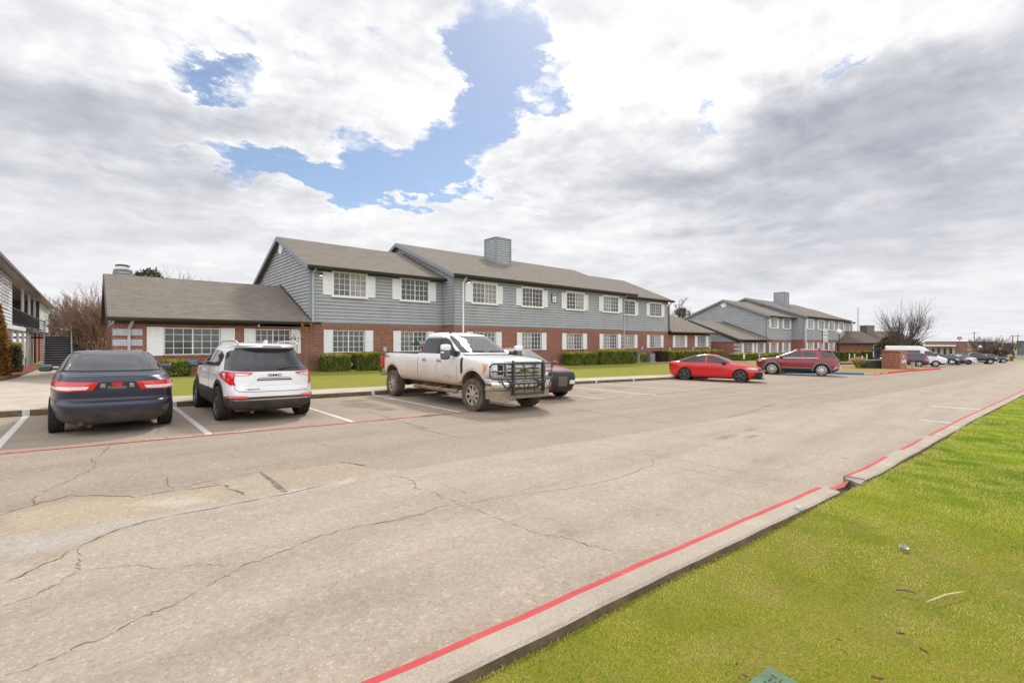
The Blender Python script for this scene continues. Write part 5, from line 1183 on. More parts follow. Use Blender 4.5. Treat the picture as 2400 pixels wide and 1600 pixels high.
# ---------------------------------------------------------------- white pickup, nose towards the camera
def white_pickup():
    TAN = (.43, .30, .175)
    pm = paint_mat('muddy_white_paint', (.72, .72, .73), rough=.28, dirt=(TAN, .55, 1.45, .95)); clean = paint_mat('white_truck_paint', (.74, .745, .755), rough=.22)
    rows = [(.60,-3.05,2.85,.90,9,8), (.66,-3.10,2.95,.965,10,9), (.80,-3.12,3.02,1.005,12,10), (.98,-3.12,3.03,1.012,12,10), (1.12,-3.12,3.03,1.012,12,10), (1.22,-3.12,3.02,1.008,12,9), (1.29,-3.12,2.95,1.0,12,8), (1.33,-3.12,2.75,.99,12,7), (1.375,-3.12,2.2,.98,12,7), (1.405,-3.115,1.75,.968,12,7),
            (1.415,-3.11,1.64,.962,12,7), (1.42,-.60,1.60,.956,9,7), (1.46,-.595,1.54,.945,9,6), (1.60,-.575,1.28,.905,9,6), (1.78,-.55,.95,.845,9,5), (1.93,-.52,.66,.785,8,5), (1.99,-.48,.48,.74,7,5), (2.03,-.38,.25,.66,5,4), (2.05,-.2,.1,.45,4,4)]
    c = Car('pickup_truck', 'white crew cab pickup with tan mud and black grille guard parked nose out', 'pickup truck', rows, pm, well=M_WELLD, sub=2, group='cars parked in the near bays')
    b = MB(); b.box((-3.03, -.86, .95), (-.66, .86, 1.6)); c.cut(b); c.arches((-2.235, 2.235), .545, 1.01, .34, .48); c.finish(sharp=32)
    c.panel('windshield', [(-.80,1.47), (.80,1.47), (.70,1.86), (.64,1.935), (-.64,1.935), (-.70,1.86)], 'F', M_WIND); c.panel('rear_window', [(-.66,1.48), (.66,1.48), (.60,1.86), (-.60,1.86)], 'B', M_GLASS)
    for v in ('L', 'R'):
        c.panel('side_window', [(-.44,1.43), (.41,1.43), (.41,1.875), (-.28,1.875), (-.36,1.84), (-.47,1.50)], v, M_GLASS, off=.011); c.panel('side_window', [(.56,1.43), (1.30,1.43), (1.24,1.51), (.90,1.73), (.72,1.83), (.60,1.87), (.56,1.875)], v, M_GLASS, off=.011); c.panel('pillar_trim', [(.42,1.425), (.55,1.425), (.55,1.875), (.42,1.875)], v, M_PLAST, off=.004)
        c.seam([(-.585,1.42), (-.585,.64)], v, .022); c.seam([(.485,1.43), (.485,.64)], v, .008); c.seam([(1.52,1.41), (1.50,.66)], v, .008); c.seam([(-.5,.86), (1.45,.86)], v, .008, M_PIPE); c.seam([(-1.6,.885), (-.65,.885)], v, .006, M_PIPE); c.seam([(-.52,1.425), (-.46,1.70), (-.34,1.905), (.66,1.905), (.90,1.88), (1.46,1.52)], v, .006)
        for x in (-.18, .64): 
            p, n = c.hit(v, x, 1.24); b = MB(); b.blob(p+n*.025, (.22, .04, .04), .6); b.box(p+Vector((-.10,-.02,-.035)), p+Vector((.10,.02,.035))); c.part('door_handle', b, M_CHROME)
        for x in (-2.235, 2.235):
            arc = [(x+.62*math.cos(t), .48+.62*math.sin(t)) for t in np.linspace(.12, PI-.12, 24)]; arc2 = [(x+.555*math.cos(t), .48+.555*math.sin(t)) for t in np.linspace(PI-.12, .12, 24)]
            c.panel('arch_lip', arc+arc2, v, mat('tan_dusty_white', (.50,.43,.34), .7, var=.12), off=.022, step=.25)
        o = c.panel('fender_vent', [(1.70,1.33), (1.80,1.345), (1.82,.98), (1.78,.90), (1.72,.90), (1.69,.98)], v, M_CHROME, off=.012)
        c.panel('vent_insert', [(1.718,1.31), (1.785,1.32), (1.80,.99), (1.77,.93), (1.73,.93), (1.71,.99)], v, M_CAVE, off=.017, parent=o)
        t = text_mesh('badge', 'F-250', .085, M_CHROME, c.root, .30, ext=.003, bold=True); sg = 1 if v == 'L' else -1
        p, n = c.hit(v, 1.755, 1.0); t.location = p+n*.02+Vector((.03 if sg < 0 else -.03, 0, 0)); t.rotation_euler = (PI/2, -PI/2 if sg < 0 else PI/2, 0 if sg < 0 else PI); t.rotation_mode = 'XYZ'
        t.matrix_local = Matrix.Translation(p+n*.02+Vector((-.035*sg*-1*0, 0, 0))) @ (Matrix(((0,-1,0),(0,0,-1),(1,0,0))).to_4x4() if sg < 0 else Matrix(((0,1,0),(0,0,1),(1,0,0))).to_4x4())
        for body, xx, mm in (('FX', -2.86, M_BLK), ('4', -2.60, M_REDL)):
            t = text_mesh('badge', body, .115, mm, c.root, .20 if body == 'FX' else .10, ext=.002, bold=True, shear=.2); p, n = c.hit(v, xx+.15, 1.245)
            t.matrix_local = Matrix.Translation(Vector((xx, p.y+sg*.014, 1.245))) @ (Matrix(((1,0,0),(0,0,-1),(0,1,0))).to_4x4() if sg < 0 else Matrix(((-1,0,0),(0,0,1),(0,1,0))).to_4x4())
            if sg > 0: t.location.x += .2
        t = text_mesh('badge', 'POWER STROKE', .042, M_CHROME, c.root, .36, ext=.002); p, n = c.hit(v, 1.0 if sg < 0 else 1.36, .80)
        t.matrix_local = Matrix.Translation(p+n*.006) @ (Matrix(((1,0,0),(0,0,-1),(0,1,0))).to_4x4() if sg < 0 else Matrix(((-1,0,0),(0,0,1),(0,1,0))).to_4x4())
    for sg in (1, -1):
        b = MB(); b.blob((-3.085, sg*.935, 1.105), (.09, .17, .38), .25); c.part('tail_light', b, M_REDL)
    # front: headlamps, grille, chrome bumper, valance
    for sg in (1, -1):
        h = c.panel('headlight', [(sg*.90,1.225), (sg*.60,1.25), (sg*.60,.90), (sg*.70,.87), (sg*.90,.88)], 'F', M_HEAD, off=.014); v = 'L' if sg > 0 else 'R'
        h2 = c.panel('headlight', [(2.62,1.215), (2.86,1.225), (2.86,.88), (2.68,.89), (2.64,.96)], v, M_HEAD, off=.012); c.panel('marker_lamp', [(2.65,1.19), (2.77,1.20), (2.77,1.03), (2.68,1.03)], v, M_AMBER, off=.017, parent=h2)
        c.panel('lamp_unit', [(sg*.80,1.19), (sg*.66,1.19), (sg*.66,.95), (sg*.80,.95)], 'F', M_CAVE, off=.02, parent=h); c.panel('lamp_surround', [(sg*.64,1.22), (sg*.60,1.22), (sg*.60,.90), (sg*.64,.90)], 'F', M_CHROME, off=.022, parent=h)
    g = c.panel('grille', [(-.59,1.26), (.59,1.26), (.59,.92), (.55,.90), (-.55,.90), (-.59,.92)], 'F', M_CAVE, off=.012)
    for z0, z1 in ((1.205,1.262), (1.12,1.185), (1.01,1.09), (.93,.975)): c.panel('grille_bar', [(-.59,z1), (.59,z1), (.59,z0), (-.59,z0)], 'F', M_ALLOY, off=.035, parent=g, skirt=.03)
    for sg in (1, -1): c.panel('grille_bar', [(sg*.585,1.26), (sg*.53,1.26), (sg*.53,.91), (sg*.585,.91)], 'F', M_ALLOY, off=.03, parent=g, skirt=.03)
    e = c.panel('oval_emblem', circ(0, 1.052, .17, 24, .067), 'F', M_CHROME, off=.055, skirt=.05); c.panel('emblem_field', circ(0, 1.052, .145, 24, .05), 'F', mat('emblem_blue', (.035,.045,.07), .3), off=.06, parent=e)
    t = text_mesh('lettering', 'Ford', .085, M_CHROME, e, .17, ext=.002, align='CENTER', shear=.3); p, n = c.hit('F', 0, 1.03); t.matrix_local = Matrix.Translation(Vector((p.x+.064, 0, 1.03))) @ Matrix(((0,0,1),(1,0,0),(0,1,0))).to_4x4()
    b = MB(); pl = [(2.90,1.015), (3.02,1.0), (3.13,.80), (3.165,.40), (3.165,-.40), (3.13,-.80), (3.02,-1.0), (2.90,-1.015), (2.80,-1.015), (2.80,1.015)]
    vs, fs, lv = [], [], ((.565, -.05), (.60, -.01), (.66, .012), (.74, .016), (.80, 0), (.835, -.03), (.848, -.07)); np_ = len(pl)
    for z, o in lv: vs += [(x+o, y*(1+o*.25), z) for x, y in pl]
    for i in range(len(lv)-1): fs += [(i*np_+j, i*np_+(j+1) % np_, (i+1)*np_+(j+1) % np_, (i+1)*np_+j) for j in range(np_)]
    b.add(vs, fs+[tuple(range(np_)), tuple((len(lv)-1)*np_+j for j in reversed(range(np_)))]); bump = c.part('bumper', b, mat('dusty_chrome', (.72,.69,.65), .16, metal=.95, var=.08), sharp=50)
    b = MB(); b.prism([(x-.03, y*.97) for x, y in pl], 'z', .36, .563); b.prism([(x-.06, y*.94) for x, y in pl], 'z', .845, .90); c.part('lower_valance', b, mat('sandy_plastic', (.25,.20,.14), .95, var=.15, scale=8, fine=.4), sharp=50)
    b = MB(); b.box((3.10,-.42,.60), (3.172,.42,.80)); c.part('bumper_opening', b, M_CAVE, bump)
    for sg in (1, -1): b = MB(); b.prism([(3.168, sg*.50), (3.128, sg*.83), (3.05, sg*.83), (3.05, sg*.50)], 'z', .635, .785); c.part('fog_lamp', b, M_CAVE, bump); b = MB(); b.lathe([(0,0), (.05,0), (.055,-.03)], (3.152, sg*.76, .71), 'x', 14); c.part('fog_lens', b, M_CLEARL, bump)
    # grille guard
    X = 3.235; MG = mat('guard_black', (.030,.030,.032), .38, var=.1, coat=.3); gd = MB(); t_ = .024
    for sg in (1, -1):
        gd.prism([(X-.05,.44), (X+.035,.46), (X+.045,.60), (X+.04,1.20), (X+.02,1.285), (X-.02,1.29), (X-.06,1.22), (X-.05,.60)], 'y', sg*.50-.014, sg*.50+.014)
        gd.tube([(X+.04, sg*.50, .46), (X+.055, sg*.50, .60), (X+.05, sg*.50, 1.18), (X+.02, sg*.50, 1.28), (X-.03, sg*.50, 1.30)], .022, 8)
        gd.tube([(X, sg*.50, 1.23), (X-.05, sg*.80, 1.235), (X-.17, sg*1.0, 1.22), (X-.22, sg*1.045, 1.16), (X-.22, sg*1.045, .93), (X-.17, sg*1.01, .86), (X-.03, sg*.75, .845), (X, sg*.50, .845)], t_, 8)
        gd.tube([(X, sg*.50, 1.04), (X-.06, sg*.80, 1.04), (X-.22, sg*1.045, 1.04)], .018, 8); gd.tube([(X-.05, sg*.85, .85), (X-.0, sg*.74, .66), (X+.02, sg*.62, .60), (X+.02, sg*.50, .55)], .02, 8)
        gd.tube([(X+.03, sg*.22, 1.25), (X+.045, sg*.20, 1.15), (X+.05, sg*.15, 1.05), (X+.05, sg*.14, .94), (X+.05, sg*.15, .86)], .018, 8)
    for z in (1.25, .855, .745): gd.tube([(X+.03, -.50, z), (X+.05, 0, z), (X+.03, .50, z)], .026, 8)
    gd.tube([(X+.04, -.50, .50), (X+.055, 0, .49), (X+.04, .50, .50)], .03, 8)
    for y in (-.26, 0, .26) if False else (-.17, .17): gd.tube([(X+.045, y, .75), (X+.06, y*1.05, .62), (X+.05, y, .50)], .02, 8)
    c.part('grille_guard', gd, MG, sharp=50)
    # mirrors, steps, bed rail, hitch
    for sg in (1, -1):
        b = MB(); b.blob((1.36, sg*1.27, 1.47), (.16, .26, .38), .45); mo = c.part('mirror', b, mat('mirror_housing', (.13,.115,.10), .6, var=.2)); b = MB(); b.blob((1.372, sg*1.27, 1.60), (.17, .275, .17), .5); c.part('mirror_cap', b, clean, mo)
        b = MB(); b.beam((1.40, sg*.95, 1.48), (1.38, sg*1.18, 1.49), .10, .07); b.beam((1.42, sg*.93, 1.40), (1.38, sg*1.18, 1.42), .10, .05); b.prism([(1.30,1.36), (1.52,1.36), (1.50,1.50), (1.36,1.52)], 'y', sg*.90, sg*.99); c.part('mirror_arm', b, M_PLAST, mo); b = MB(); b.blob((1.43, sg*1.40, 1.47), (.05, .10, .05), .6); c.part('mirror_lamp', b, M_CLEARL, mo)
        b = MB(); b.tube([(-.75, sg*1.0, .44), (1.55, sg*1.0, .44)], .055, 10); b.box((-.7, sg*.96, .44), (1.5, sg*1.06, .475))
        for x in (-.5, .4, 1.2): b.beam((x, sg*.6, .52), (x, sg*1.0, .44), .06, .05)
        c.part('side_step', b, mat('muddy_step', (.24,.18,.115), .95, var=.3, scale=6))
        b = MB(); b.box((-3.10, sg*.875, 1.412), (-.64, sg*.985, 1.437)); c.part('bed_rail', b, M_PLAST)
    b = MB(); b.box((-3.33, -.95, .62), (-3.13, .95, .86)); c.part('rear_bumper', b, M_CHROME); b = MB(); b.box((-3.50, -.06, .50), (-3.0, .06, .61)); b.blob((-3.45, 0, .66), (.07,.07,.1), .8); b.beam((-3.40, .30, .5), (-2.9, .30, .5), .16, .16); b.beam((-3.40, -.30, .5), (-2.9, -.30, .5), .16, .16); c.part('tow_hitch', b, mat('rusty_hitch', (.09,.06,.04), .9))
    b = MB(); b.beam((-3.0, .42, .52), (2.6, .42, .52), .10, .16); b.beam((-3.0, -.42, .52), (2.6, -.42, .52), .10, .16)
    for x in (-2.235, 2.235): b.tube([(x, -.8, .42), (x, .8, .42)], .06, 10); b.blob((x, .0 if x < 0 else .25, .42), (.34,.36,.34), .9)
    b.tube([(-2.2, 0, .44), (1.0, 0, .55)], .05, 8); b.blob((.8, 0, .58), (1.2,.5,.3), .6); b.tube([(-1.6, .6, .46), (.5, .62, .5)], .06, 8); b.blob((-.2,-.6,.56), (1.1,.34,.26), .5)
    for sg in (1, -1): b.tube([(-2.9, sg*.42, .5), (-2.235, sg*.46, .36), (-1.5, sg*.42, .5)], .03, 6); b.tube([(-2.0, sg*.5, .95), (-2.15, sg*.62, .45)], .04, 8); b.tube([(2.0, sg*.5, .95), (2.1, sg*.66, .5)], .045, 8)
    c.part('chassis', b, mat('muddy_chassis', (.13,.09,.055), .95, var=.35, scale=5))
    b = MB(); b.tube([(1.62, -.62, 1.44), (1.60, -.62, 2.0)], .004, 5); c.part('antenna', b, M_BLK)
    for sg in (1, -1): b = MB(); p, n = c.hit('F', sg*.1, 1.49); q, _ = c.hit('F', sg*.55+.1, 1.50); b.beam(p+n*.02, q+n*.015, .02, .02); c.part('wiper', b, M_BLK)
    b = MB(); b.box((1.50,-.80,1.425), (1.66,.80,1.437)); c.part('cowl_panel', b, M_PLAST)
    for sg in (1, -1): b = MB(); b.blob((.40, sg*.5, 2.03), (.12,.05,.03), .7); c.part('roof_lamp', b, M_PLAST)
    # hood creases
    for y in (.55, -.55): c.seam([(1.62, y*1.05), (2.3, y), (2.85, y*.98)], 'T', .010, M_PIPE)
    for sg in (1, -1): c.seam([(1.55, sg*.915), (2.4, sg*.905), (2.88, sg*.86)], 'T', .008)
    c.wheels((-2.235, 2.235), .885, .415, .275, M_DUSTALLOY, 8, 'fat', tyre=M_TYREDUST, rim_r=.255, steer=math.radians(4))
    hd = math.radians(-90-1.7); c.place(8.32, 11.85, hd)
    return c
TRUCK = white_pickup()
def fuel_gear():                                            # fuel pump gear standing in the pickup's bed
    M = TRUCK.root.matrix_world
    def W(x, y, z): return M @ Vector((x, y, z))
    p = W(-1.05, -.45, .955); r = empty('fuel_tank', p, 'black transfer fuel tank in the pickup bed behind the cab', 'fuel tank')
    b = MB(); b.blob((0, 0, .26), (.55, .9, .50), .3); b.lathe([(.07,.5), (.09,.54), (0,.55)], (0,0,0), 'z', 12); b.build('tank', M_PLAST, r, smooth=True, sharp=40)
    b = MB(); b.blob((0, -.05, .60), (.28, .30, .22), .5); b.build('pump', mat('pump_red_white', (.35,.05,.05), .5), r, smooth=True); b = MB(); b.blob((.0, -.21, .66), (.16,.03,.10), .5); b.build('pump_label', M_WHITE, r)
    b = MB(); b.tube([(.02, -.05, .52), (-.30, -.30, .42), (-.42, -.35, .58), (-.36, -.30, .74), (-.2, -.25, .78)], .022, 8); b.build('hose', mat('pale_hose', (.35,.36,.36), .6), r, smooth=True)
    n = empty('fuel_nozzle', W(-1.28, -.70, 1.70), 'green fuel nozzle hung above the pickup bed', 'fuel nozzle')
    b = MB(); b.prism([(-.12,-.02), (-.02,.09), (.07,.08), (.12,.02), (.05,-.05), (-.04,-.02), (-.09,-.05)], 'y', -.03, .03); b.build('handle', mat('nozzle_green', (.006,.11,.055), .4), n)
    b = MB(); b.tube([(.12,0,.05), (.22,0,-.02), (.26,0,-.16)], .016, 8); b.build('spout', M_ALLOY, n, smooth=True)
fuel_gear()

# ---------------------------------------------------------------- dark red car behind the pickup, nose out
def maroon_crossover():
    pm = paint_mat('dark_red_paint', (.16, .012, .02), rough=.25)
    rows = [(.24,-2.0,2.1,.80,4,4), (.34,-2.2,2.22,.88,4.4,4), (.5,-2.29,2.28,.905,5,4.2), (.68,-2.29,2.29,.912,5,4.2), (.80,-2.25,2.24,.91,5,4.2), (.92,-2.22,2.10,.90,5,4.2), (1.0,-2.2,1.75,.89,4.6,4.5), (1.06,-2.16,1.25,.872,4.4,4.6), (1.10,-2.13,1.08,.856,4.4,4.6), (1.25,-2.03,.80,.80,4.2,4.2), (1.40,-1.92,.44,.745,4.2,4), (1.52,-1.85,.12,.69,4.2,4), (1.58,-1.7,-.1,.62,4,3.6), (1.61,-1.4,-.4,.5,3.4,3.4), (1.62,-1.1,-.6,.35,3,3)]
    c = Car('parked_car', 'dark red car with missing front grille half hidden behind the white pickup', 'car', rows, pm, group='cars parked in the near bays')
    c.arches((-1.34, 1.34), .39, .91, .3, .35); c.finish(.34, M_PLAST)
    c.panel('windshield', [(-.72,1.13), (.72,1.13), (.60,1.50), (-.60,1.50)], 'F', M_WIND)
    for v in ('L', 'R'):
        c.panel('side_window', [(-1.75,1.14), (-.36,1.09), (-.36,1.42), (-1.0,1.44), (-1.55,1.36)], v, M_GLASS); c.panel('side_window', [(-.28,1.09), (.92,1.09), (.60,1.24), (.10,1.43), (-.28,1.43)], v, M_GLASS)
        c.seam([(-.33,1.08), (-.33,.4)], v); c.seam([(.96,1.06), (.94,.4)], v); c.panel('headlight', [(1.80,.90), (2.10,.88), (2.14,.74), (1.95,.76)], v, mat('hazy_yellow_lens', (.60,.58,.36), .35, var=.1), off=.010)
    for sg in (1, -1): c.panel('headlight', [(sg*.58,.92), (sg*.80,.90), (sg*.82,.70), (sg*.66,.72)], 'F', MATS['hazy_yellow_lens'], off=.012); c.panel('fog_lamp', [(sg*.62,.58), (sg*.82,.58), (sg*.80,.46), (sg*.66,.44)], 'F', M_HEAD, off=.012)
    c.panel('grille', [(-.60,.86), (.60,.86), (.56,.50), (.40,.36), (-.40,.36), (-.56,.50)], 'F', M_CAVE, off=.012); c.panel('radiator', [(-.30,.74), (.10,.74), (.10,.44), (-.30,.44)], 'F', mat('grimy_radiator', (.10,.085,.07), .8, fine=.4), off=.018); c.panel('license_plate', [(.22,.62), (.50,.62), (.50,.50), (.22,.50)], 'F', M_PLATE, off=.02); c.panel('chin', [(-.7,.34), (.7,.34), (.66,.27), (-.66,.27)], 'F', M_PLAST, off=.02)
    c.under(-1.8, 1.8, .62, .20); c.wheels((-1.34, 1.34), .79, .345, .225, M_ALLOY, 5, 'single')
    for sg in (1, -1): b = MB(); b.blob((.90, sg*1.02, 1.10), (.15,.22,.15), .55); c.part('mirror', b, pm)
    c.place(11.15, 12.3, math.radians(-90))
maroon_crossover()

# ---------------------------------------------------------------- bright red sedan, side on
def red_sedan():
    pm = paint_mat('bright_red_paint', (.52, .004, .007), rough=.25, coat=.6)
    rows = [(.17,-1.95,2.05,.78,4,3.4), (.24,-2.20,2.25,.87,4.2,3.4), (.36,-2.28,2.31,.895,4.4,3.4), (.52,-2.31,2.335,.902,4.6,3.4), (.64,-2.325,2.31,.902,4.6,3.4), (.72,-2.315,2.22,.90,4.8,3.4), (.80,-2.30,2.02,.896,5,3.6), (.88,-2.29,1.62,.884,5,4), (.935,-2.27,1.20,.866,4.6,4.4), (.97,-2.22,1.05,.848,4.2,4.4), (1.0,-2.05,.97,.832,4,4.4),
            (1.08,-1.72,.80,.795,4,4.2), (1.20,-1.34,.53,.735,4,4), (1.31,-1.0,.26,.67,4,4), (1.375,-.74,.07,.61,3.8,3.8), (1.405,-.55,-.08,.52,3.5,3.5), (1.415,-.42,-.18,.34,3,3)]
    c = Car('parked_car', 'bright red four door sedan with black wheels seen side on', 'car', rows, pm)
    c.arches((-1.335, 1.40), .37, .90, .28, .33); c.finish()
    c.panel('windshield', [(-.70,1.02), (.70,1.02), (.56,1.32), (-.56,1.32)], 'F', M_WIND); c.panel('rear_window', [(-.66,1.06), (.66,1.06), (.55,1.33), (-.55,1.33)], 'B', M_GLASS)
    for v in ('L', 'R'):
        c.panel('side_window', [(-1.70,1.0), (-1.42,.985), (-1.42,1.13), (-1.55,1.075)], v, M_GLASS); c.panel('side_window', [(-1.40,.985), (-.30,.965), (-.30,1.325), (-.66,1.315), (-1.05,1.25), (-1.40,1.15)], v, M_GLASS); c.panel('side_window', [(-.22,.965), (.86,.955), (.62,1.09), (.28,1.25), (.06,1.315), (-.22,1.328)], v, M_GLASS)
        c.seam([(-.26,.95), (-.26,.28)], v); c.seam([(.95,.94), (.92,.28)], v); c.seam([(-1.22,.96), (-1.32,.75), (-1.0,.5), (-.95,.3)], v); c.seam([(-2.22,.70), (-1.1,.745), (0,.76), (1.0,.745), (1.9,.70)], v, .005, paint_mat('deep_red_shadow', (.25,.004,.006)))
        c.panel('headlight', [(1.60,.735), (1.78,.765), (2.02,.745), (2.18,.70), (2.20,.66), (2.0,.665), (1.72,.70)], v, M_HEAD, off=.010); c.panel('tail_light', [(-2.30,.86), (-2.05,.84), (-2.02,.80), (-2.28,.74)], v, mat('smoked_red_lens', (.05,.006,.008), .15, coat=1.0), off=.010); c.panel('marker_lamp', [(1.70,.715), (1.60,.74), (1.76,.762), (1.80,.748)], v, M_AMBER, off=.014)
        c.panel('bumper_vent', [(2.04,.50), (2.24,.56), (2.30,.52), (2.30,.26), (2.20,.24), (2.10,.28)], v, M_CAVE, off=.008); c.panel('sill_skirt', [(-.92,.205), (.95,.205), (.95,.235), (-.92,.235)], v, M_PLAST, off=.012)
        for x in (-1.0, .12): b = MB(); p, n = c.hit(v, x, .84); b.blob(p+n*.016, (.19,.03,.03), .6); c.part('door_handle', b, pm)
    c.panel('grille', [(-.50,.70), (.50,.70), (.56,.62), (-.56,.62)], 'F', M_CAVE, off=.012); c.panel('lower_grille', [(-.62,.53), (.62,.53), (.72,.28), (-.72,.28)], 'F', M_CAVE, off=.014)
    b = MB(); b.box((2.345,-.15,.40), (2.36,.15,.53)); c.part('license_plate', b, M_PLATE); b = MB(); b.prism([(2.05,.70), (2.32,.60), (2.40,0), (2.32,-.60), (2.05,-.70)], 'z', .185, .215); c.part('front_splitter', b, M_PLAST)
    for sg in (1, -1): b = MB(); b.blob((.62, sg*1.0, .99), (.19,.22,.14), .6); mo = c.part('mirror', b, M_PLAST); b = MB(); b.beam((.72, sg*.82, .95), (.66, sg*.95, .97), .07, .04); c.part('mirror_arm', b, M_PLAST, mo)
    c.under(-1.8, 1.8, .62, .16, M_PLAST); c.wheels((-1.335, 1.40), .795, .325, .225, M_ALLOYD, 5, 'split', rim_r=.245)
    a = math.atan2(-2.62, .62); n = Vector((-math.sin(a), math.cos(a))); mid = Vector((24.42, 11.66)) + n*(.80); c.place(mid.x, mid.y, a)
red_sedan()

# ---------------------------------------------------------------- dark red three row SUV, side on
def red_suv():
    pm = paint_mat('deep_red_paint', (.21, .004, .014), rough=.25, coat=.55)
    rows = [(.26,-2.15,2.15,.84,4,3.6), (.36,-2.36,2.35,.93,4.4,3.6), (.50,-2.46,2.44,.965,5,3.8), (.66,-2.48,2.49,.975,5,3.8), (.85,-2.44,2.50,.978,5,3.8), (1.0,-2.42,2.46,.972,5,3.8), (1.08,-2.41,2.30,.965,5,4), (1.14,-2.39,1.85,.952,4.8,4.4), (1.18,-2.36,1.42,.938,4.6,4.6), (1.22,-2.33,1.28,.922,4.6,4.6), (1.38,-2.20,.94,.865,4.4,4.2), (1.52,-2.06,.58,.81,4.4,4), (1.63,-1.98,.24,.765,4.4,4), (1.66,-2.08,.12,.745,5,4), (1.70,-2.0,-.1,.69,5,4), (1.735,-1.7,-.4,.58,4,3.6), (1.75,-1.3,-.6,.4,3,3)]
    c = Car('parked_suv', 'dark red three row SUV with grey wheel arches parked right of the red sedan', 'suv', rows, pm)
    c.arches((-1.45, 1.45), .44, .975, .3, .39); c.finish(.36, M_PLAST)
    c.panel('windshield', [(-.76,1.23), (.76,1.23), (.64,1.62), (-.64,1.62)], 'F', M_WIND); c.panel('rear_window', [(-.78,1.20), (.78,1.20), (.70,1.58), (-.70,1.58)], 'B', M_GLASS)
    for v in ('L', 'R'):
        c.panel('side_window', [(-.34,1.215), (1.05,1.195), (.72,1.34), (.26,1.545), (-.05,1.60), (-.34,1.605)], v, M_GLASS); c.panel('side_window', [(-1.22,1.22), (-.41,1.215), (-.41,1.605), (-1.06,1.60)], v, M_GLASS); c.panel('side_window', [(-2.26,1.24), (-1.52,1.225), (-1.34,1.60), (-1.94,1.575)], v, M_GLASS)
        c.panel('window_trim', [(-1.26,1.195), (1.12,1.165), (1.12,1.185), (-1.26,1.215)], v, M_CHROME, off=.010); c.panel('rear_side_glass', [(-2.37,1.21), (-2.285,1.24), (-1.97,1.585), (-2.0,1.60)], v, M_GLASS, off=.004)
        c.seam([(-.37,1.19), (-.36,.48)], v); c.seam([(1.12,1.16), (1.08,.48)], v); c.seam([(-1.30,1.2), (-1.42,1.0), (-1.0,.62), (-.95,.48)], v)
        for x in (-1.45, 1.45):
            arc = [(x+.565*math.cos(t), .38+.565*math.sin(t)) for t in np.linspace(-.1, PI+.1, 24)]; arc2 = [(x+.455*math.cos(t), .38+.455*math.sin(t)) for t in np.linspace(PI+.1, -.1, 24)]
            c.panel('arch_trim', arc+arc2, v, mat('grey_arch_plastic', (.14,.135,.14), .6), off=.016, step=.22)
        c.panel('sill_cladding', [(-.9,.50), (.9,.50), (.9,.36), (-.9,.36)], v, M_PLAST, off=.012); c.panel('chrome_strip', [(-.85,.53), (.85,.53), (.85,.505), (-.85,.505)], v, M_CHROME, off=.014)
        for x in (-1.05, .12): b = MB(); p, n = c.hit(v, x, 1.05); b.blob(p+n*.018, (.2,.03,.03), .6); c.part('door_handle', b, pm)
        c.panel('tail_light', [(-2.36,1.10), (-1.92,1.06), (-1.90,1.03), (-2.36,.99)], v, M_DKRED, off=.010); c.panel('rear_skid', [(-2.38,.66), (-2.20,.66), (-2.02,.44), (-2.08,.40), (-2.30,.52), (-2.40,.54)], v, M_ALLOY, off=.014); c.panel('headlight', [(2.05,1.02), (2.32,.98), (2.34,.86), (2.12,.92)], v, M_HEAD, off=.010)
    for sg in (1, -1): b = MB(); b.tube([(-1.75,sg*.66,1.70), (-1.6,sg*.66,1.765), (-.2,sg*.67,1.77), (.1,sg*.66,1.70)], .022, 8); c.part('roof_rail', b, M_ALLOY)
    for x in (-1.3, -.15): b = MB(); b.beam((x,-.68,1.80), (x,.68,1.80), .09, .03); b.blob((x,.66,1.785), (.2,.08,.06), .7); b.blob((x,-.66,1.785), (.2,.08,.06), .7); c.part('roof_bar', b, M_BLK)
    b = MB(); b.prism([(-2.42,.72), (-2.52,.70), (-2.52,-.70), (-2.42,-.72)], 'z', .50, .66); c.part('rear_bumper', b, M_ALLOY); c.panel('license_plate', [(-.2,.88), (.2,.88), (.2,.78), (-.2,.78)], 'B', M_PLATE, off=.02); c.panel('tail_light', [(-.84,1.08), (-.5,1.07), (-.5,1.0), (-.84,1.0)], 'B', M_DKRED, off=.01); c.panel('tail_light', [(.84,1.08), (.5,1.07), (.5,1.0), (.84,1.0)], 'B', M_DKRED, off=.01)
    for sg in (1, -1): b = MB(); b.blob((.88, sg*1.08, 1.25), (.18,.24,.17), .6); mo = c.part('mirror', b, M_PLAST); b = MB(); b.blob((.90, sg*1.08, 1.30), (.185,.25,.09), .6); c.part('mirror_cap', b, M_ALLOY, mo)
    c.under(-1.9, 1.9, .66, .24, M_PLAST); c.wheels((-1.45, 1.45), .845, .385, .255, M_ALLOY, 10, 'single', rim_r=.285)
    a = math.atan2(2.62, -.72); n = Vector((-math.sin(a), math.cos(a))); mid = Vector((35.95, 11.25)) - n*.82; c.place(mid.x, mid.y, a)
red_suv()

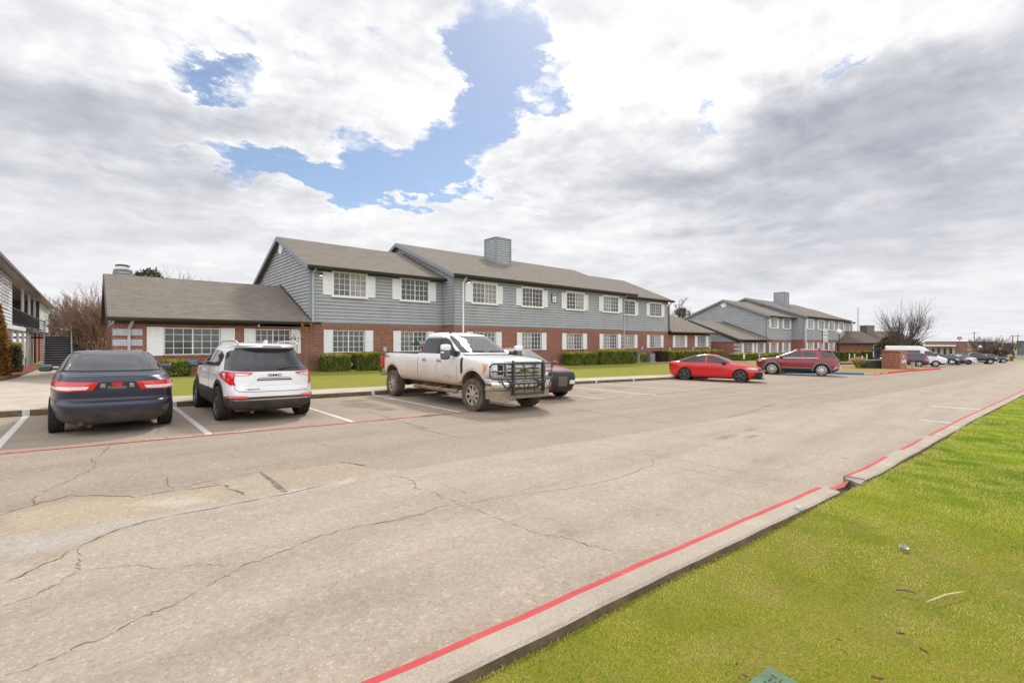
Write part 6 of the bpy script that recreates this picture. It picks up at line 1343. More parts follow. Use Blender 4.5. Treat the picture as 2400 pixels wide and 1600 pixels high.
# ---------------------------------------------------------------- the far row
SUVROWS = [(.26,-2.0,2.05,.80,4,3.8), (.36,-2.2,2.22,.90,4.6,3.8), (.55,-2.28,2.30,.925,5,4), (.80,-2.25,2.30,.93,5,4), (.98,-2.22,2.2,.92,5,4), (1.08,-2.18,1.65,.90,4.6,4.4), (1.14,-2.14,1.15,.88,4.4,4.6), (1.35,-2.02,.72,.80,4.2,4.2), (1.52,-1.88,.28,.73,4.2,4), (1.62,-1.7,-.1,.64,4,3.6), (1.66,-1.2,-.5,.4,3,3)]
SEDROWS = [(.2,-2.1,2.15,.80,4,3.6), (.3,-2.28,2.3,.88,4.4,3.6), (.5,-2.36,2.38,.91,4.8,3.6), (.68,-2.36,2.34,.912,5,3.6), (.85,-2.34,1.9,.90,5,4), (.96,-2.3,1.25,.872,4.6,4.4), (1.03,-2.15,.98,.845,4,4.4), (1.18,-1.5,.6,.76,4,4.2), (1.32,-1.0,.2,.68,4,4), (1.42,-.55,-.15,.56,3.6,3.6), (1.44,-.4,-.25,.34,3,3)]
def far_car(name, label, cat, rows, col, px, py, head, wb, R, dark_low=False, win=True, tail=True, axle='rear', rim=None, long=1.0, extra=None, h=1.0):
    rw = [(z*h, a*long, b*long, w, e, f) for z, a, b, w, e, f in rows]
    c = Car(name, label, cat, rw, paint_mat(name+'_paint_%d' % len(MATS), col), group='vehicles parked in the far row', sub=2, nr=64)
    c.arches((-wb/2, wb/2), R*1.16, rows[3][3], .3, R); c.finish(.37 if dark_low else None, M_PLAST)
    zt = c.zmax; zb = rw[-5][0]+.04 if rows is SUVROWS else rw[5][0]+.05; 
    if win:
        xs = [(-wb*.60, -.36), (-.28, .30*wb)]
        for v in ('L', 'R'):
            for a, b in xs:
                if rows is SUVROWS: c.panel('side_window', [(a-.25 if a < -1 else a, zb), (b, zb), (b-.38 if a > -1 else b, zt-.17), (a, zt-.17)], v, M_GLASS, step=.2)
                else: c.panel('side_window', [(a+.05, zb), (b, zb), (b-.55 if a > -1 else b, zt-.14), (a+.85 if a < -1 else a, zt-.14)], v, M_GLASS, step=.2)
        c.panel('windshield', [(-.68,zb+.03), (.68,zb+.03), (.56,zt-.12), (-.56,zt-.12)], 'F', M_WIND, step=.2); c.panel('rear_window', [(-.66,zb+.05), (.66,zb+.05), (.58,zt-.12), (-.58,zt-.12)], 'B', M_GLASS, step=.2)
    zl = .80*h if rows is SEDROWS else .92*h
    for sg in (1, -1):
        v = 'L' if sg > 0 else 'R'
        xr = rw[4][1]; c.panel('tail_light', [(xr+.06,zl+.10), (xr+.38,zl+.06), (xr+.34,zl-.12), (xr+.06,zl-.14)], v, M_REDL, off=.012, step=.2); c.panel('tail_light', [(sg*.80,zl+.1), (sg*.55,zl+.08), (sg*.58,zl-.1), (sg*.80,zl-.12)], 'B', M_REDL, off=.012, step=.2)
        xf = rw[3][2]; c.panel('headlight', [(xf-.55,zl-.02), (xf-.18,zl-.10), (xf-.18,zl-.24), (xf-.45,zl-.18)], v, M_HEAD, off=.012, step=.2)
    c.panel('grille', [(-.5,zl-.1), (.5,zl-.1), (.5,.36), (-.5,.36)], 'F', M_CAVE, off=.012, step=.3)
    c.wheels((-wb/2, wb/2), rows[3][3]-.125, R, .23, rim or M_ALLOY, 5, 'fat')
    p = G(px, py); a = math.radians(head); f = Vector((math.cos(a), math.sin(a))); n = Vector((-f.y, f.x)); side = 1 if n.x < 0 else -1
    ax = -wb/2 if axle == 'rear' else wb/2; q = Vector((p.x, p.y)) - f*ax - n*side*(rows[3][3]-.02); c.place(q.x, q.y, a)
    if extra: extra(c)
    return c
far_car('parked_suv', 'dark maroon SUV just right of the brick sign wall', 'suv', SUVROWS, (.055, .014, .028), 2154, 861, 100, 2.75, .36, True)
VANROWS = [(.30,-2.8,2.5,.90,7,4), (.45,-2.95,2.75,.98,9,4), (.70,-2.98,2.86,1.0,10,4), (.95,-2.98,2.84,1.0,10,4), (1.10,-2.98,2.6,.995,10,4.4), (1.25,-2.975,2.2,.985,10,4.6), (1.38,-2.97,1.98,.97,10,4.6), (1.6,-2.96,1.72,.945,10,4.4), (1.9,-2.95,1.36,.91,9,4.2), (2.15,-2.94,1.02,.87,9,4), (2.35,-2.92,.70,.82,8,4), (2.45,-2.85,.4,.74,6,4), (2.48,-2.6,.1,.55,4,4)]
def van():
    c = Car('van', 'white high roofed passenger van nose out behind the maroon SUV', 'van', VANROWS, paint_mat('van_white', (.66,.67,.68)), group='vehicles parked in the far row', sub=2, nr=64)
    c.arches((-1.85, 1.75), .42, 1.0, .3, .37); c.finish(.45, M_PLAST)
    c.panel('windshield', [(-.78,1.42), (.78,1.42), (.68,2.16), (-.68,2.16)], 'F', M_WIND, step=.2); c.panel('rear_window', [(-.7,1.4), (.7,1.4), (.68,2.0), (-.68,2.0)], 'B', M_GLASS, step=.2)
    for v in ('L', 'R'):
        c.panel('side_window', [(.75,1.30), (1.92,1.26), (1.62,1.52), (1.22,1.86), (.75,1.90)], v, M_GLASS, step=.2); c.panel('side_window', [(-2.75,1.40), (.35,1.40), (.35,1.95), (-2.75,1.95)], v, M_GLASS, step=.3)
        c.seam([(.66,2.1), (.66,.5)], v); c.seam([(1.95,1.3), (1.9,.5)], v); c.panel('headlight', [(2.12,1.10), (2.45,1.0), (2.62,.86), (2.3,.90)], v, M_HEAD, off=.012, step=.2); c.panel('tail_light', [(-2.95,1.3), (-2.86,1.3), (-2.86,.85), (-2.95,.85)], v, M_REDL, off=.012)
    c.panel('grille', [(-.6,.98), (.6,.98), (.6,.66), (-.6,.66)], 'F', M_CAVE, off=.012, step=.3); c.panel('bumper', [(-.9,.62), (.9,.62), (.85,.42), (-.85,.42)], 'F', M_PLAST, off=.02, step=.3)
    for sg in (1, -1): b = MB(); b.blob((1.75, sg*1.2, 1.42), (.16,.22,.34), .5); c.part('mirror', b, M_PLAST)
    c.wheels((-1.85, 1.75), .87, .36, .24, M_ALLOY, 6, 'fat')
    p = G(2193.5, 860); a = math.radians(-78); f = Vector((math.cos(a), math.sin(a))); n = Vector((-f.y, f.x)); q = Vector((p.x, p.y)) - f*1.75 + n*.97; c.place(q.x, q.y, a)
van()
far_car('parked_suv', 'dark car with large chrome wheels between the white van and black sedan', 'suv', SUVROWS, (.02, .021, .024), 2231, 855.5, -82, 2.8, .40, True, axle='front', rim=M_CHROME)
far_car('parked_car', 'black sedan with a red tail light in the far row', 'car', SEDROWS, (.012, .014, .022), 2244, 855.3, 97, 2.8, .34)
far_car('parked_car', 'pearl white car in the far row right of the black sedan', 'car', SEDROWS, (.62, .62, .66), 2270, 854.3, 99, 2.8, .35, rim=M_ALLOYD)
def black_pickup():
    rows = [(.50,-2.75,2.5,.88,9,4.4), (.60,-2.8,2.68,.95,10,4.4), (.85,-2.8,2.75,.97,11,4.4), (1.05,-2.8,2.72,.97,11,4.4), (1.16,-2.8,2.5,.96,11,5), (1.24,-2.795,1.9,.945,11,6), (1.28,-2.79,1.5,.93,11,6), (1.285,-.55,1.45,.925,9,6), (1.5,-.52,1.1,.85,9,5), (1.75,-.48,.62,.77,8,5), (1.84,-.35,.3,.66,5,4), (1.86,-.1,.1,.4,4,4)]
    pmk = paint_mat('black_truck_paint', (.014, .015, .024))
    c = Car('pickup_truck', 'black crew cab pickup nose out near the end of the far row', 'pickup truck', rows, pmk, group='vehicles parked in the far row', sub=2, nr=64)
    c.arches((-1.75, 1.75), .46, .97, .3, .42); c.finish(sharp=32)
    c.panel('windshield', [(-.74,1.34), (.74,1.34), (.62,1.72), (-.62,1.72)], 'F', M_WIND, step=.2)
    for v in ('L', 'R'):
        c.panel('side_window', [(-.42,1.31), (.40,1.31), (.40,1.70), (-.34,1.70)], v, M_GLASS, step=.2); c.panel('side_window', [(.48,1.31), (1.32,1.31), (1.0,1.52), (.72,1.70), (.48,1.70)], v, M_GLASS, step=.2); c.panel('headlight', [(2.3,1.05), (2.58,1.0), (2.6,.85), (2.35,.9)], v, M_HEAD, off=.012); c.seam([(-.55,1.28), (-.55,.55)], v, .02)
        for x in (-1.75, 1.75):
            arc = [(x+.57*math.cos(t), .42+.57*math.sin(t)) for t in np.linspace(0, PI, 18)]; arc2 = [(x+.47*math.cos(t), .42+.47*math.sin(t)) for t in np.linspace(PI, 0, 18)]; c.panel('arch_trim', arc+arc2, v, M_PLAST, off=.03, step=.3)
    c.panel('grille', [(-.6,1.02), (.6,1.02), (.6,.72), (-.6,.72)], 'F', M_CAVE, off=.015, step=.3); b = MB(); b.prism([(2.6,.9), (2.82,.7), (2.86,0), (2.82,-.7), (2.6,-.9)], 'z', .52, .70); c.part('bumper', b, M_ALLOY)
    for sg in (1, -1): b = MB(); b.blob((1.15, sg*1.1, 1.38), (.16,.24,.2), .5); c.part('mirror', b, M_ALLOY); b = MB(); b.tube([(-.6, sg*.95, .44), (1.2, sg*.95, .44)], .05, 8); c.part('side_step', b, M_ALLOY)
    c.wheels((-1.75, 1.75), .86, .40, .26, M_ALLOY, 6, 'fat', rim_r=.25)
    p = G(2321.6, 853.5); a = math.radians(-72); f = Vector((math.cos(a), math.sin(a))); n = Vector((-f.y, f.x)); q = Vector((p.x, p.y)) - f*1.75 + n*.95; c.place(q.x, q.y, a)
black_pickup()
far_car('parked_suv', 'dark teal SUV mostly hidden behind the black pickup', 'suv', SUVROWS, (.012, .06, .062), 2352, 850.5, -75, 2.8, .38, True, axle='front')
far_car('parked_suv', 'grey SUV with only its roof showing beside the warehouse', 'suv', SUVROWS, (.06, .062, .068), 2262, 846.5, 110, 2.8, .38, True)
# ================================================================== hedges, trees, street furniture, litter
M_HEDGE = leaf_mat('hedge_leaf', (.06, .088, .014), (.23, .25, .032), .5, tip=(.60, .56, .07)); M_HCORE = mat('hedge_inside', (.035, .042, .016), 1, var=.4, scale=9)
M_DARKH = leaf_mat('dark_hedge_leaf', (.030, .034, .014), (.13, .105, .045), .5, tip=(.44, .42, .06)); M_PURP = leaf_mat('purple_leaf', (.035, .018, .016), (.09, .04, .03), .6, tip=(.14, .06, .04))
M_ORANGE = leaf_mat('rust_leaf', (.10, .06, .015), (.30, .13, .02), .6, tip=(.42, .22, .04)); M_EVER = leaf_mat('evergreen_leaf', (.012, .022, .010), (.05, .06, .022), .6, tip=(.13, .11, .04))
M_BRONZE = leaf_mat('bronze_conifer_leaf', (.025, .024, .010), (.085, .065, .022), .6, tip=(.17, .12, .045)); M_OAK = leaf_mat('live_oak_leaf', (.028, .03, .016), (.085, .075, .04), .6, tip=(.16, .13, .08))
M_BARK = mat('brown_bark', (.15, .10, .075), .9, var=.25, scale=9, bump=.4, bscale=30); M_BARK2 = mat('tan_bark', (.29, .175, .115), .9, var=.25, scale=7); M_BARKG = mat('grey_bark', (.115, .09, .08), .9, var=.25, scale=9)
def leaves(name, pts, nrm, size, m, parent, tone, spread=.8):
    n = len(pts); d = nrm + RNG.normal(0, spread, (n, 3)); d /= np.linalg.norm(d, axis=1)[:, None]+1e-9
    a = np.cross(d, RNG.normal(0, 1, (n, 3))); a /= np.linalg.norm(a, axis=1)[:, None]+1e-9; b = np.cross(d, a)
    s = (size*RNG.uniform(.6, 1.35, n))[:, None]
    V = np.stack([pts-a*s, pts+b*s*.55, pts+a*s, pts-b*s*.55], 1).reshape(-1, 3); F = np.arange(4*n).reshape(n, 4)
    return mesh_np(name, V, F, m, parent, attr={'tone': np.repeat(tone, 4)})
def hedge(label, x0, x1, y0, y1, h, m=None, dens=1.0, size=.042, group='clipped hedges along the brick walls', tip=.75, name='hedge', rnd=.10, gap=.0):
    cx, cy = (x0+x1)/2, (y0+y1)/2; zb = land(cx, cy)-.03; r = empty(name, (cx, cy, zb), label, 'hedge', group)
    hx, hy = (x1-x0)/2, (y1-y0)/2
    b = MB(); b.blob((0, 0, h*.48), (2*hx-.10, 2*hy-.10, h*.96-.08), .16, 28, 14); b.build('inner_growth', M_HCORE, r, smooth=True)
    A = [2*hx*h*1.0, 2*hx*h*.5, 2*hy*h, 2*hy*h, 4*hx*hy]; n = int(sum(A)*900*dens); f = RNG.choice(5, n, p=np.array(A)/sum(A))
    u, v = RNG.uniform(-1, 1, n), RNG.uniform(0, 1, n); P = np.zeros((n, 3)); N = np.zeros((n, 3))
    for k in range(5):
        i = f == k
        if k < 2: P[i] = np.stack([u[i]*hx, np.full(i.sum(), (-hy if k == 0 else hy)), v[i]*h], 1); N[i] = (0, -1 if k == 0 else 1, 0)
        elif k < 4: P[i] = np.stack([np.full(i.sum(), (-hx if k == 2 else hx)), u[i]*hy, v[i]*h], 1); N[i] = (-1 if k == 2 else 1, 0, 0)
        else: P[i] = np.stack([u[i]*hx, (v[i]*2-1)*hy, np.full(i.sum(), h)], 1); N[i] = (0, 0, 1)
    ph = RNG.uniform(0, 6, 4)
    lump = .5*np.sin(P[:, 0]*3.1+ph[0])*np.sin(P[:, 2]*4+P[:, 1]*3+ph[1]) + .5*np.sin(P[:, 0]*7+ph[2])*np.sin(P[:, 2]*8+ph[3])
    P += N*(lump*.045 + RNG.normal(-.01, .028, n))[:, None]
    e = np.stack([np.abs(P[:, 0])/hx, np.abs(P[:, 1])/hy, (P[:, 2]/h*2-1)], 1); corner = np.clip(np.sort(e, 1)[:, 1]-.85, 0, 1)
    P[:, :2] *= (1-corner*rnd*2)[:, None]; P[:, 2] -= corner*rnd*h*.6*(e[:, 2] > 0)
    keep = (P[:, 2] > .05+.05*np.abs(lump)) & (lump > -2+gap); P, N, lump = P[keep], N[keep], lump[keep]; n = len(P)
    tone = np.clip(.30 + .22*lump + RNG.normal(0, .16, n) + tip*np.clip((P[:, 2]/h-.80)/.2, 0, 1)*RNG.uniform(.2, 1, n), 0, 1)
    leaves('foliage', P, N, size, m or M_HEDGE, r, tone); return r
def hedge_px(label, pl, pr, pt, Y, d=.95, **k):
    a, b = onY(pl, pt, Y), onY(pr, pt, Y); cx = (a.x+b.x)/2; zb = land(cx, Y+d/2)-.03
    return hedge(label, a.x, b.x, Y, Y+d, max(.5, (a.z+b.z)/2-zb), **k)
hedge_px('small square clipped hedge under the far left six pane window', 382, 448, 845, 25.75)
hedge_px('square clipped hedge between the white SUV and a white drain pipe', 761, 823, 832, 25.75)
hedge_px('clipped hedge partly behind the pickup tail', 837, 905, 826.5, 25.75)
hedge_px('shorter clipped hedge right of the pickup nose', 1338.5, 1403, 826, 24.3, dens=.75, size=.05)
hedge_px('widest clipped hedge below the paired downspouts of the near block', 1411, 1494, 820.7, 24.1, dens=.7, size=.05)
hedge_px('narrow clipped hedge between the two air conditioners', 1503, 1517, 829, 25.7, dens=.7, size=.05)
hedge_px('dark purple shrub right of the air conditioners', 1549, 1566, 824, 25.6, m=M_PURP, dens=.7, size=.05, tip=.2)
hedge_px('green clipped hedge block beside the purple shrub', 1567, 1584, 822.5, 25.6, dens=.7, size=.05)
hedge_px('long low hedge along the right wing above the red sedan roof', 1595, 1695, 821.5, 25.4, dens=.5, size=.055)
Y2 = 24.0
for lab, a, b, t, yy in (('clipped hedge by the white corner stones of the far block', 1728, 1778, 828, Y2-.6), ('low hedge block left of the red SUV hood', 1779, 1802, 832, Y2-.9), ('hedge rising behind the red SUV bonnet', 1799, 1819, 829, Y2), ('hedge behind the red SUV windscreen', 1819, 1842, 827, Y2)):
    hedge_px(lab, a, b, t, yy, dens=.4, size=.06)
for lab, a, b, t in (('hedge just right of the red SUV rear', 1972, 1990, 823.5), ('hedge between the first two white stakes', 1990.5, 2003, 823), ('hedge between the second and third white stakes', 2003.5, 2029, 823), ('hedge beside the blue office door', 2034, 2048, 822)):
    A_, B_ = atD(a, t, 78), atD(b, t, 78); hedge(lab, A_.x, B_.x+.3, A_.y-.4, A_.y+.9, max(.9, A_.z-land(A_.x, A_.y)), dens=.4, size=.06)
A_, B_ = G(6, 868, land), G(74, 862, land); hh = (868-820)/FOC*34
hedge('dark clipped shrub with bright top on the red mulch bed', -4.6, -2.62, 34.6, 36.2, 1.55, m=M_DARKH, dens=.8, size=.06, tip=.75, group=None)

def shrub_cloud(name, label, cat, c, h, w, m, n, size, ell=None, group=None, core=True, base=0.0):
    r = empty(name, c, label, cat, group); th = RNG.uniform(0, 2*PI, n); z = RNG.uniform(0, 1, n); rad = np.sqrt(RNG.uniform(.25, 1, n))
    prof = ell or (lambda t: np.sqrt(np.clip(1-(2*t-1)**2, 0, 1))*.9+.1*(1-t)); R = prof(z)*w/2*(1+.16*np.sin(th*3+z*6)+.10*np.sin(th*7-z*11))*rad
    P = np.stack([R*np.cos(th), R*np.sin(th), base+z*(h-base)], 1) + RNG.normal(0, .04*w, (n, 3)); N = np.stack([np.cos(th), np.sin(th), z-.4], 1)
    lump = np.sin(th*3+z*9)*.5+np.sin(P[:, 0]*4+P[:, 2]*3)*.5; leaves('foliage', P, N, size, m, r, np.clip(.38+.25*lump*rad+RNG.normal(0, .17, n), 0, 1))
    b = MB(); b.tube([(0, 0, -.2), (.02, 0, h*.5), (0, 0, h*.8)], [.07*w/2+.03, .05, .015], 7); b.build('trunk', M_BARK, r, smooth=True); return r
q = atD(-4, 868, 21); shrub_cloud('columnar_shrub', 'tall rust orange columnar shrub at the left picture edge', 'shrub', (q.x-.05, q.y, -.05), 3.35, .85, M_ORANGE, 5200, .055, ell=lambda t: np.clip(1.15-t**2.2, .05, 1))

class Tree:                                                 # branching skeleton grown into tapered tubes
    def __init__(s): s.v = []; s.f = []; s.tips = []
    def limb(s, pts, rs, n):
        b0 = len(s.v); k = len(pts); ref = Vector((.3, .2, 1))
        for i, p in enumerate(pts):
            d = (pts[min(i+1, k-1)]-pts[max(i-1, 0)]).normalized(); a = d.cross(ref)
            if a.length < .05: a = d.cross(Vector((1, 0, 0)))
            a.normalize(); b = d.cross(a)
            for j in range(n): t = 2*PI*j/n; s.v.append(p+(a*math.cos(t)+b*math.sin(t))*rs[i])
        for i in range(k-1):
            for j in range(n): j2 = (j+1) % n; s.f.append((b0+i*n+j, b0+i*n+j2, b0+(i+1)*n+j2, b0+(i+1)*n+j))
    def grow(s, p, d, L, r, lev, maxl, kids, spread, up, wob=.12, shrink=.72, taper=.55, minr=.004):
        k = 5; pts = [p]; rs = [r]; q = p.copy(); dd = d.copy()
        for i in range(k):
            dd = (dd + Vector((random.gauss(0, wob), random.gauss(0, wob), random.gauss(0, wob)+up))).normalized(); q = q + dd*(L/k); pts.append(q.copy()); rs.append(max(minr, r*(1-(1-taper)*(i+1)/k)))
        s.limb(pts, rs, 7 if lev < 1 else (5 if lev < 2 else 3))
        if lev >= maxl: s.tips.append((q, dd)); return
        for c in range(kids[min(lev, len(kids)-1)]):
            t = random.uniform(.35, 1.0) if c else 1.0; i = min(k, max(1, int(t*k))); base = pts[i]; ax = (pts[i]-pts[i-1]).normalized()
            sd_ = ax.cross(Vector((random.gauss(0, 1), random.gauss(0, 1), random.gauss(0, 1)))).normalized(); a = random.uniform(.5, 1.25)*spread[min(lev, len(spread)-1)]*(.55 if not c else 1)
            s.grow(base, (ax*math.cos(a)+sd_*math.sin(a)).normalized(), L*shrink*random.uniform(.75, 1.2), rs[i]*(.8 if not c else .58), lev+1, maxl, kids, spread, up, wob, shrink, taper, minr)
    def build(s, name, m, parent):
        me = bpy.data.meshes.new(name); me.from_pydata([tuple(p) for p in s.v], [], s.f); me.materials.append(m); me.polygons.foreach_set('use_smooth', [True]*len(me.polygons)); return link(name, me, parent)
def bare_tree(label, c, H, seed, kids=(5, 4, 4, 3), spread=(.55, .5, .5, .5), up=.05, trunks=1, trunk_h=.25, r=.12, m=None, maxl=4, shrink=.7, fan=.3, group='bare winter trees', name='bare_tree', minr=.006, wob=.12, leafm=None, lsize=.06, L0=None):
    random.seed(seed); root = empty(name, c, label, 'tree', group); T = Tree(); K = Tree(); h0 = H*trunk_h
    L = L0 or (H-h0)*(1-shrink)/(1-shrink**(maxl+1))*1.25
    for k in range(trunks):
        a = 2*PI*k/trunks+random.random(); lean = (fan if trunks > 1 else .03); d = Vector((math.cos(a)*lean, math.sin(a)*lean, 1)).normalized(); p0 = Vector((math.cos(a), math.sin(a), 0))*(.12 if trunks > 1 else 0)+Vector((0, 0, -.2))
        pts = [p0+d*(h0+.2)*i/4+Vector((random.gauss(0, .02), random.gauss(0, .02), 0)) for i in range(5)]; rs = [r*(1.25-.35*i/4) for i in range(5)]; K.limb(pts, rs, 9)
        for c2 in range(kids[0]):
            b = 2*PI*(c2+random.random()*.7)/kids[0]; s_ = spread[0]*random.uniform(.5, 1.2); dd = Vector((math.cos(b)*math.sin(s_)+d.x*.6, math.sin(b)*math.sin(s_)+d.y*.6, math.cos(s_))).normalized()
            T.grow(pts[-1]-d*random.uniform(0, h0*.25), dd, L*random.uniform(.8, 1.15), r*.62, 1, maxl, kids, spread, up, wob, shrink, .6, minr)
    K.build('trunk', m or M_BARK, root); T.build('crown', m or M_BARK, root)
    if leafm:
        P = np.array([tuple(t[0]) for t in T.tips]); k = 12; P = np.repeat(P, k, 0)+RNG.normal(0, .16, (len(P)*k, 3)); leaves('foliage', P, RNG.normal(0, 1, P.shape), lsize, leafm, root, RNG.uniform(0, 1, len(P)))
    return root
def gpos(px, dep, z): p = atD(px, 800, dep); return (p.x, p.y, z)
# left background
bare_tree('multi trunk crape myrtle with dense brown twigs left of the near block', gpos(224, 41, -.25), 6.1, 3, kids=(5, 5, 5, 4), spread=(.50, .48, .48, .5), trunks=6, trunk_h=.20, r=.075, m=M_BARK2, maxl=4, shrink=.72, fan=.34, group=None, minr=.011, name='crape_myrtle')
bare_tree('tall grey bare tree furthest left behind the gallery', gpos(112, 75, -.6), 9.8, 5, kids=(6, 4, 4, 3), spread=(.6, .55, .55, .5), trunk_h=.25, r=.2, m=M_BARKG, maxl=5, minr=.017)
bare_tree('grey bare tree filling the gap left of the crape myrtle', gpos(160, 82, -.6), 9.6, 8, kids=(6, 4, 4, 4), spread=(.65, .55, .55, .5), trunk_h=.25, r=.2, m=M_BARKG, maxl=5, minr=.018)
shrub_cloud('evergreen_tree', 'dark evergreen behind the black stairs', 'tree', gpos(192, 58, -.6), 4.2, 3.4, M_EVER, 3000, .12, group='evergreens behind the blocks')
shrub_cloud('evergreen_tree', 'tall round evergreen crown showing above the left wing ridge', 'tree', gpos(352, 72, -.6), 13.0, 5.6, M_EVER, 3600, .16, group='evergreens behind the blocks', base=7)
shrub_cloud('evergreen_tree', 'small evergreen crown touching the cowled chimney', 'tree', gpos(325, 70, -.6), 12.3, 2.8, M_EVER, 1500, .15, group='evergreens behind the blocks', base=7.6)
bare_tree('bare tree top above the wing ridge beside the evergreen', gpos(388, 74, -.6), 13.9, 21, kids=(5, 5, 4, 4), trunk_h=.4, r=.16, m=M_BARKG, maxl=4, minr=.016)
bare_tree('bare tree top above the wing ridge nearest the tall gable', gpos(450, 78, -.6), 13.4, 22, kids=(5, 5, 4, 4), trunk_h=.4, r=.16, m=M_BARKG, maxl=4, minr=.016)
bare_tree('sparse leafed brown tree between the two apartment blocks', gpos(1592, 92, -1.4), 9.4, 33, kids=(5, 4, 4, 3), spread=(.7, .6, .6, .6), trunk_h=.3, r=.2, m=M_BARK, maxl=4, minr=.02, leafm=M_OAK, lsize=.13, group=None, name='oak_tree')
shrub_cloud('evergreen_tree', 'rounded live oak crown filling the gap between the two blocks', 'tree', gpos(1598, 94, -1.4), 9.5, 5.6, M_OAK, 3400, .16, group=None, base=2)
# wall-side bare shrubs near the white SUV
bare_tree('thin bare shrub against the brick wall right of the white SUV', (9.0, 26.3, land(9, 26.3)-.02), 1.15, 41, kids=(3, 3, 3), spread=(.4, .4, .5), trunks=4, trunk_h=.2, r=.014, m=M_BARK, maxl=3, fan=.25, group=None, minr=.004, name='bare_shrub')
sap = bare_tree('slim sapling keeping a few orange leaves before the brick wing', (8.35, 25.6, land(8.4, 25.6)-.02), 2.45, 43, kids=(3, 3, 2), spread=(.3, .35, .4), trunks=3, trunk_h=.45, r=.012, m=M_BARK2, maxl=3, fan=.12, group=None, minr=.004, name='sapling')
P = np.array([.05, 0, 2.3])+RNG.normal(0, 1, (90, 3))*np.array([.16, .12, .20]); leaves('leaf_cluster', P, RNG.normal(0, 1, P.shape), .06, M_ORANGE, sap, RNG.uniform(.4, 1, 90)); P = np.array([-.55, 0, 1.75])+RNG.normal(0, 1, (60, 3))*np.array([.14, .12, .14]); leaves('leaf_cluster', P, RNG.normal(0, 1, P.shape), .05, M_ORANGE, sap, RNG.uniform(.1, .6, 60))
# right: vase-shaped tree behind the sign wall, conifers, far trees
bare_tree('large bare vase shaped tree behind the brick sign wall', gpos(2119, 66, -1.2), 7.7, 52, kids=(13, 5, 4, 4), spread=(.62, .40, .36, .36), up=.05, trunk_h=.17, r=.17, m=M_BARKG, maxl=4, shrink=.70, minr=.0085, wob=.06, group=None)
shrub_cloud('conifer', 'bronze green conifer left of the bare tree trunk', 'conifer', gpos(2088, 76, -1.3), 3.7, 4.2, M_BRONZE, 3200, .14, group='conifers by the office')
shrub_cloud('conifer', 'bronze green conifer right of the bare tree trunk', 'conifer', gpos(2133, 77, -1.3), 3.4, 3.6, M_BRONZE, 2600, .14, group='conifers by the office')
for px, dep, h, sd_, lab in ((2292, 150, 6.6, 61, 'far bare tree just right of the utility pole'), (2307, 155, 6.8, 62, 'far bare tree over the middle of the warehouse'), (2336, 150, 6.2, 63, 'far bare tree at the warehouse end'), (2351, 145, 6.4, 64, 'far bare tree left of the leaning poles'), (2377, 140, 5.8, 65, 'far bare forked tree before the dark shed')):
    bare_tree(lab, gpos(px, dep, gz(atD(px, 800, dep).x)), h, sd_, kids=(5, 4, 4, 3), spread=(.7, .6, .55, .5), trunk_h=.28, r=.16, m=M_BARKG, maxl=4, minr=.03, group='bare trees by the warehouse')
for px, dep, w, h, lab in ((2322, 148, 5, 2.6, 'brown thicket under the far bare trees'), (2300, 152, 4, 2.0, 'low brown bush left of the thicket'), (2345, 146, 4, 2.2, 'low brown bush right of the thicket')):
    shrub_cloud('bush', lab, 'bush', gpos(px, dep, gz(atD(px, 800, dep).x)), h, w, M_PURP, 900, .16, group='brown bushes by the warehouse')
g_ = G(1999, 865); r = empty('ornamental_grass', (53.6, 11.6, gz(53.6)+.12), 'tawny ornamental grass clump behind the red SUV', 'grass clump')
n = 1400; th = RNG.uniform(0, 2*PI, n); ln = RNG.uniform(.5, 1.35, n); sp = RNG.uniform(.05, .95, n); b0 = np.stack([np.cos(th)*.12, np.sin(th)*.12, 0*th], 1)*RNG.random(n)[:, None]; m1 = b0+np.stack([np.cos(th)*sp*ln*.45, np.sin(th)*sp*ln*.45, ln*.75], 1); tp = b0+np.stack([np.cos(th)*sp*ln*1.0, np.sin(th)*sp*ln*1.0, ln*(.95-.5*sp)], 1); sd2 = np.stack([-np.sin(th), np.cos(th), 0*th], 1)*.009
V = np.stack([b0-sd2, b0+sd2, m1+sd2, tp, m1-sd2], 1).reshape(-1, 3); bs = np.arange(n)[:, None]*5; mesh_np('blades', V, np.concatenate([bs+np.array([[0, 1, 2]]), bs+np.array([[0, 2, 4]]), bs+np.array([[4, 2, 3]])]), leaf_mat('tawny_blade', (.32, .22, .08), (.45, .34, .15), .7, tip=(.55, .45, .25)), r, attr={'tone': np.repeat(RNG.random(n), 5)})

# brick sign wall
mw = empty('sign_wall', (54.5, 8.64, gz(55)), 'low brick entrance sign wall with white script beside the green box', 'sign wall')
w3 = MB(); H = 1.72; a = Vector((0, 0)); e1 = Vector((.93, 1.53)); e2 = Vector((4.6, .22)); poly = [a, a+e2, a+e2+e1, a+e1]
poly = [(v.x, v.y) for v in poly]; w3.prism(poly, 'z', -.4, H); wl = w3.build('wall', brick_mat('sign_brick', tone=1.2, size=2.0), mw)
w3 = MB(); cc = sum((Vector(v) for v in poly), Vector((0, 0)))/4; w3.prism([tuple(cc+(Vector(v)-cc)*1.03) for v in poly], 'z', H+.002, H+.10); w3.build('coping', M_SOLD, mw)
d2 = e2.normalized(); ang2 = math.atan2(d2.y, d2.x)
for body, zz, x0, wd, sz in (('the', 1.12, 1.4, .9, .36), ('Landings', .66, .5, 3.3, .50)):
    o = text_mesh('script_lettering', body, sz, M_WHITE, mw, wd, ext=.012, shear=.45); o.matrix_local = Matrix.Translation((d2.x*x0+d2.y*.03, d2.y*x0-d2.x*.03, zz)) @ Matrix.Rotation(ang2, 4, 'Z') @ Matrix.Rotation(PI/2, 4, 'X')
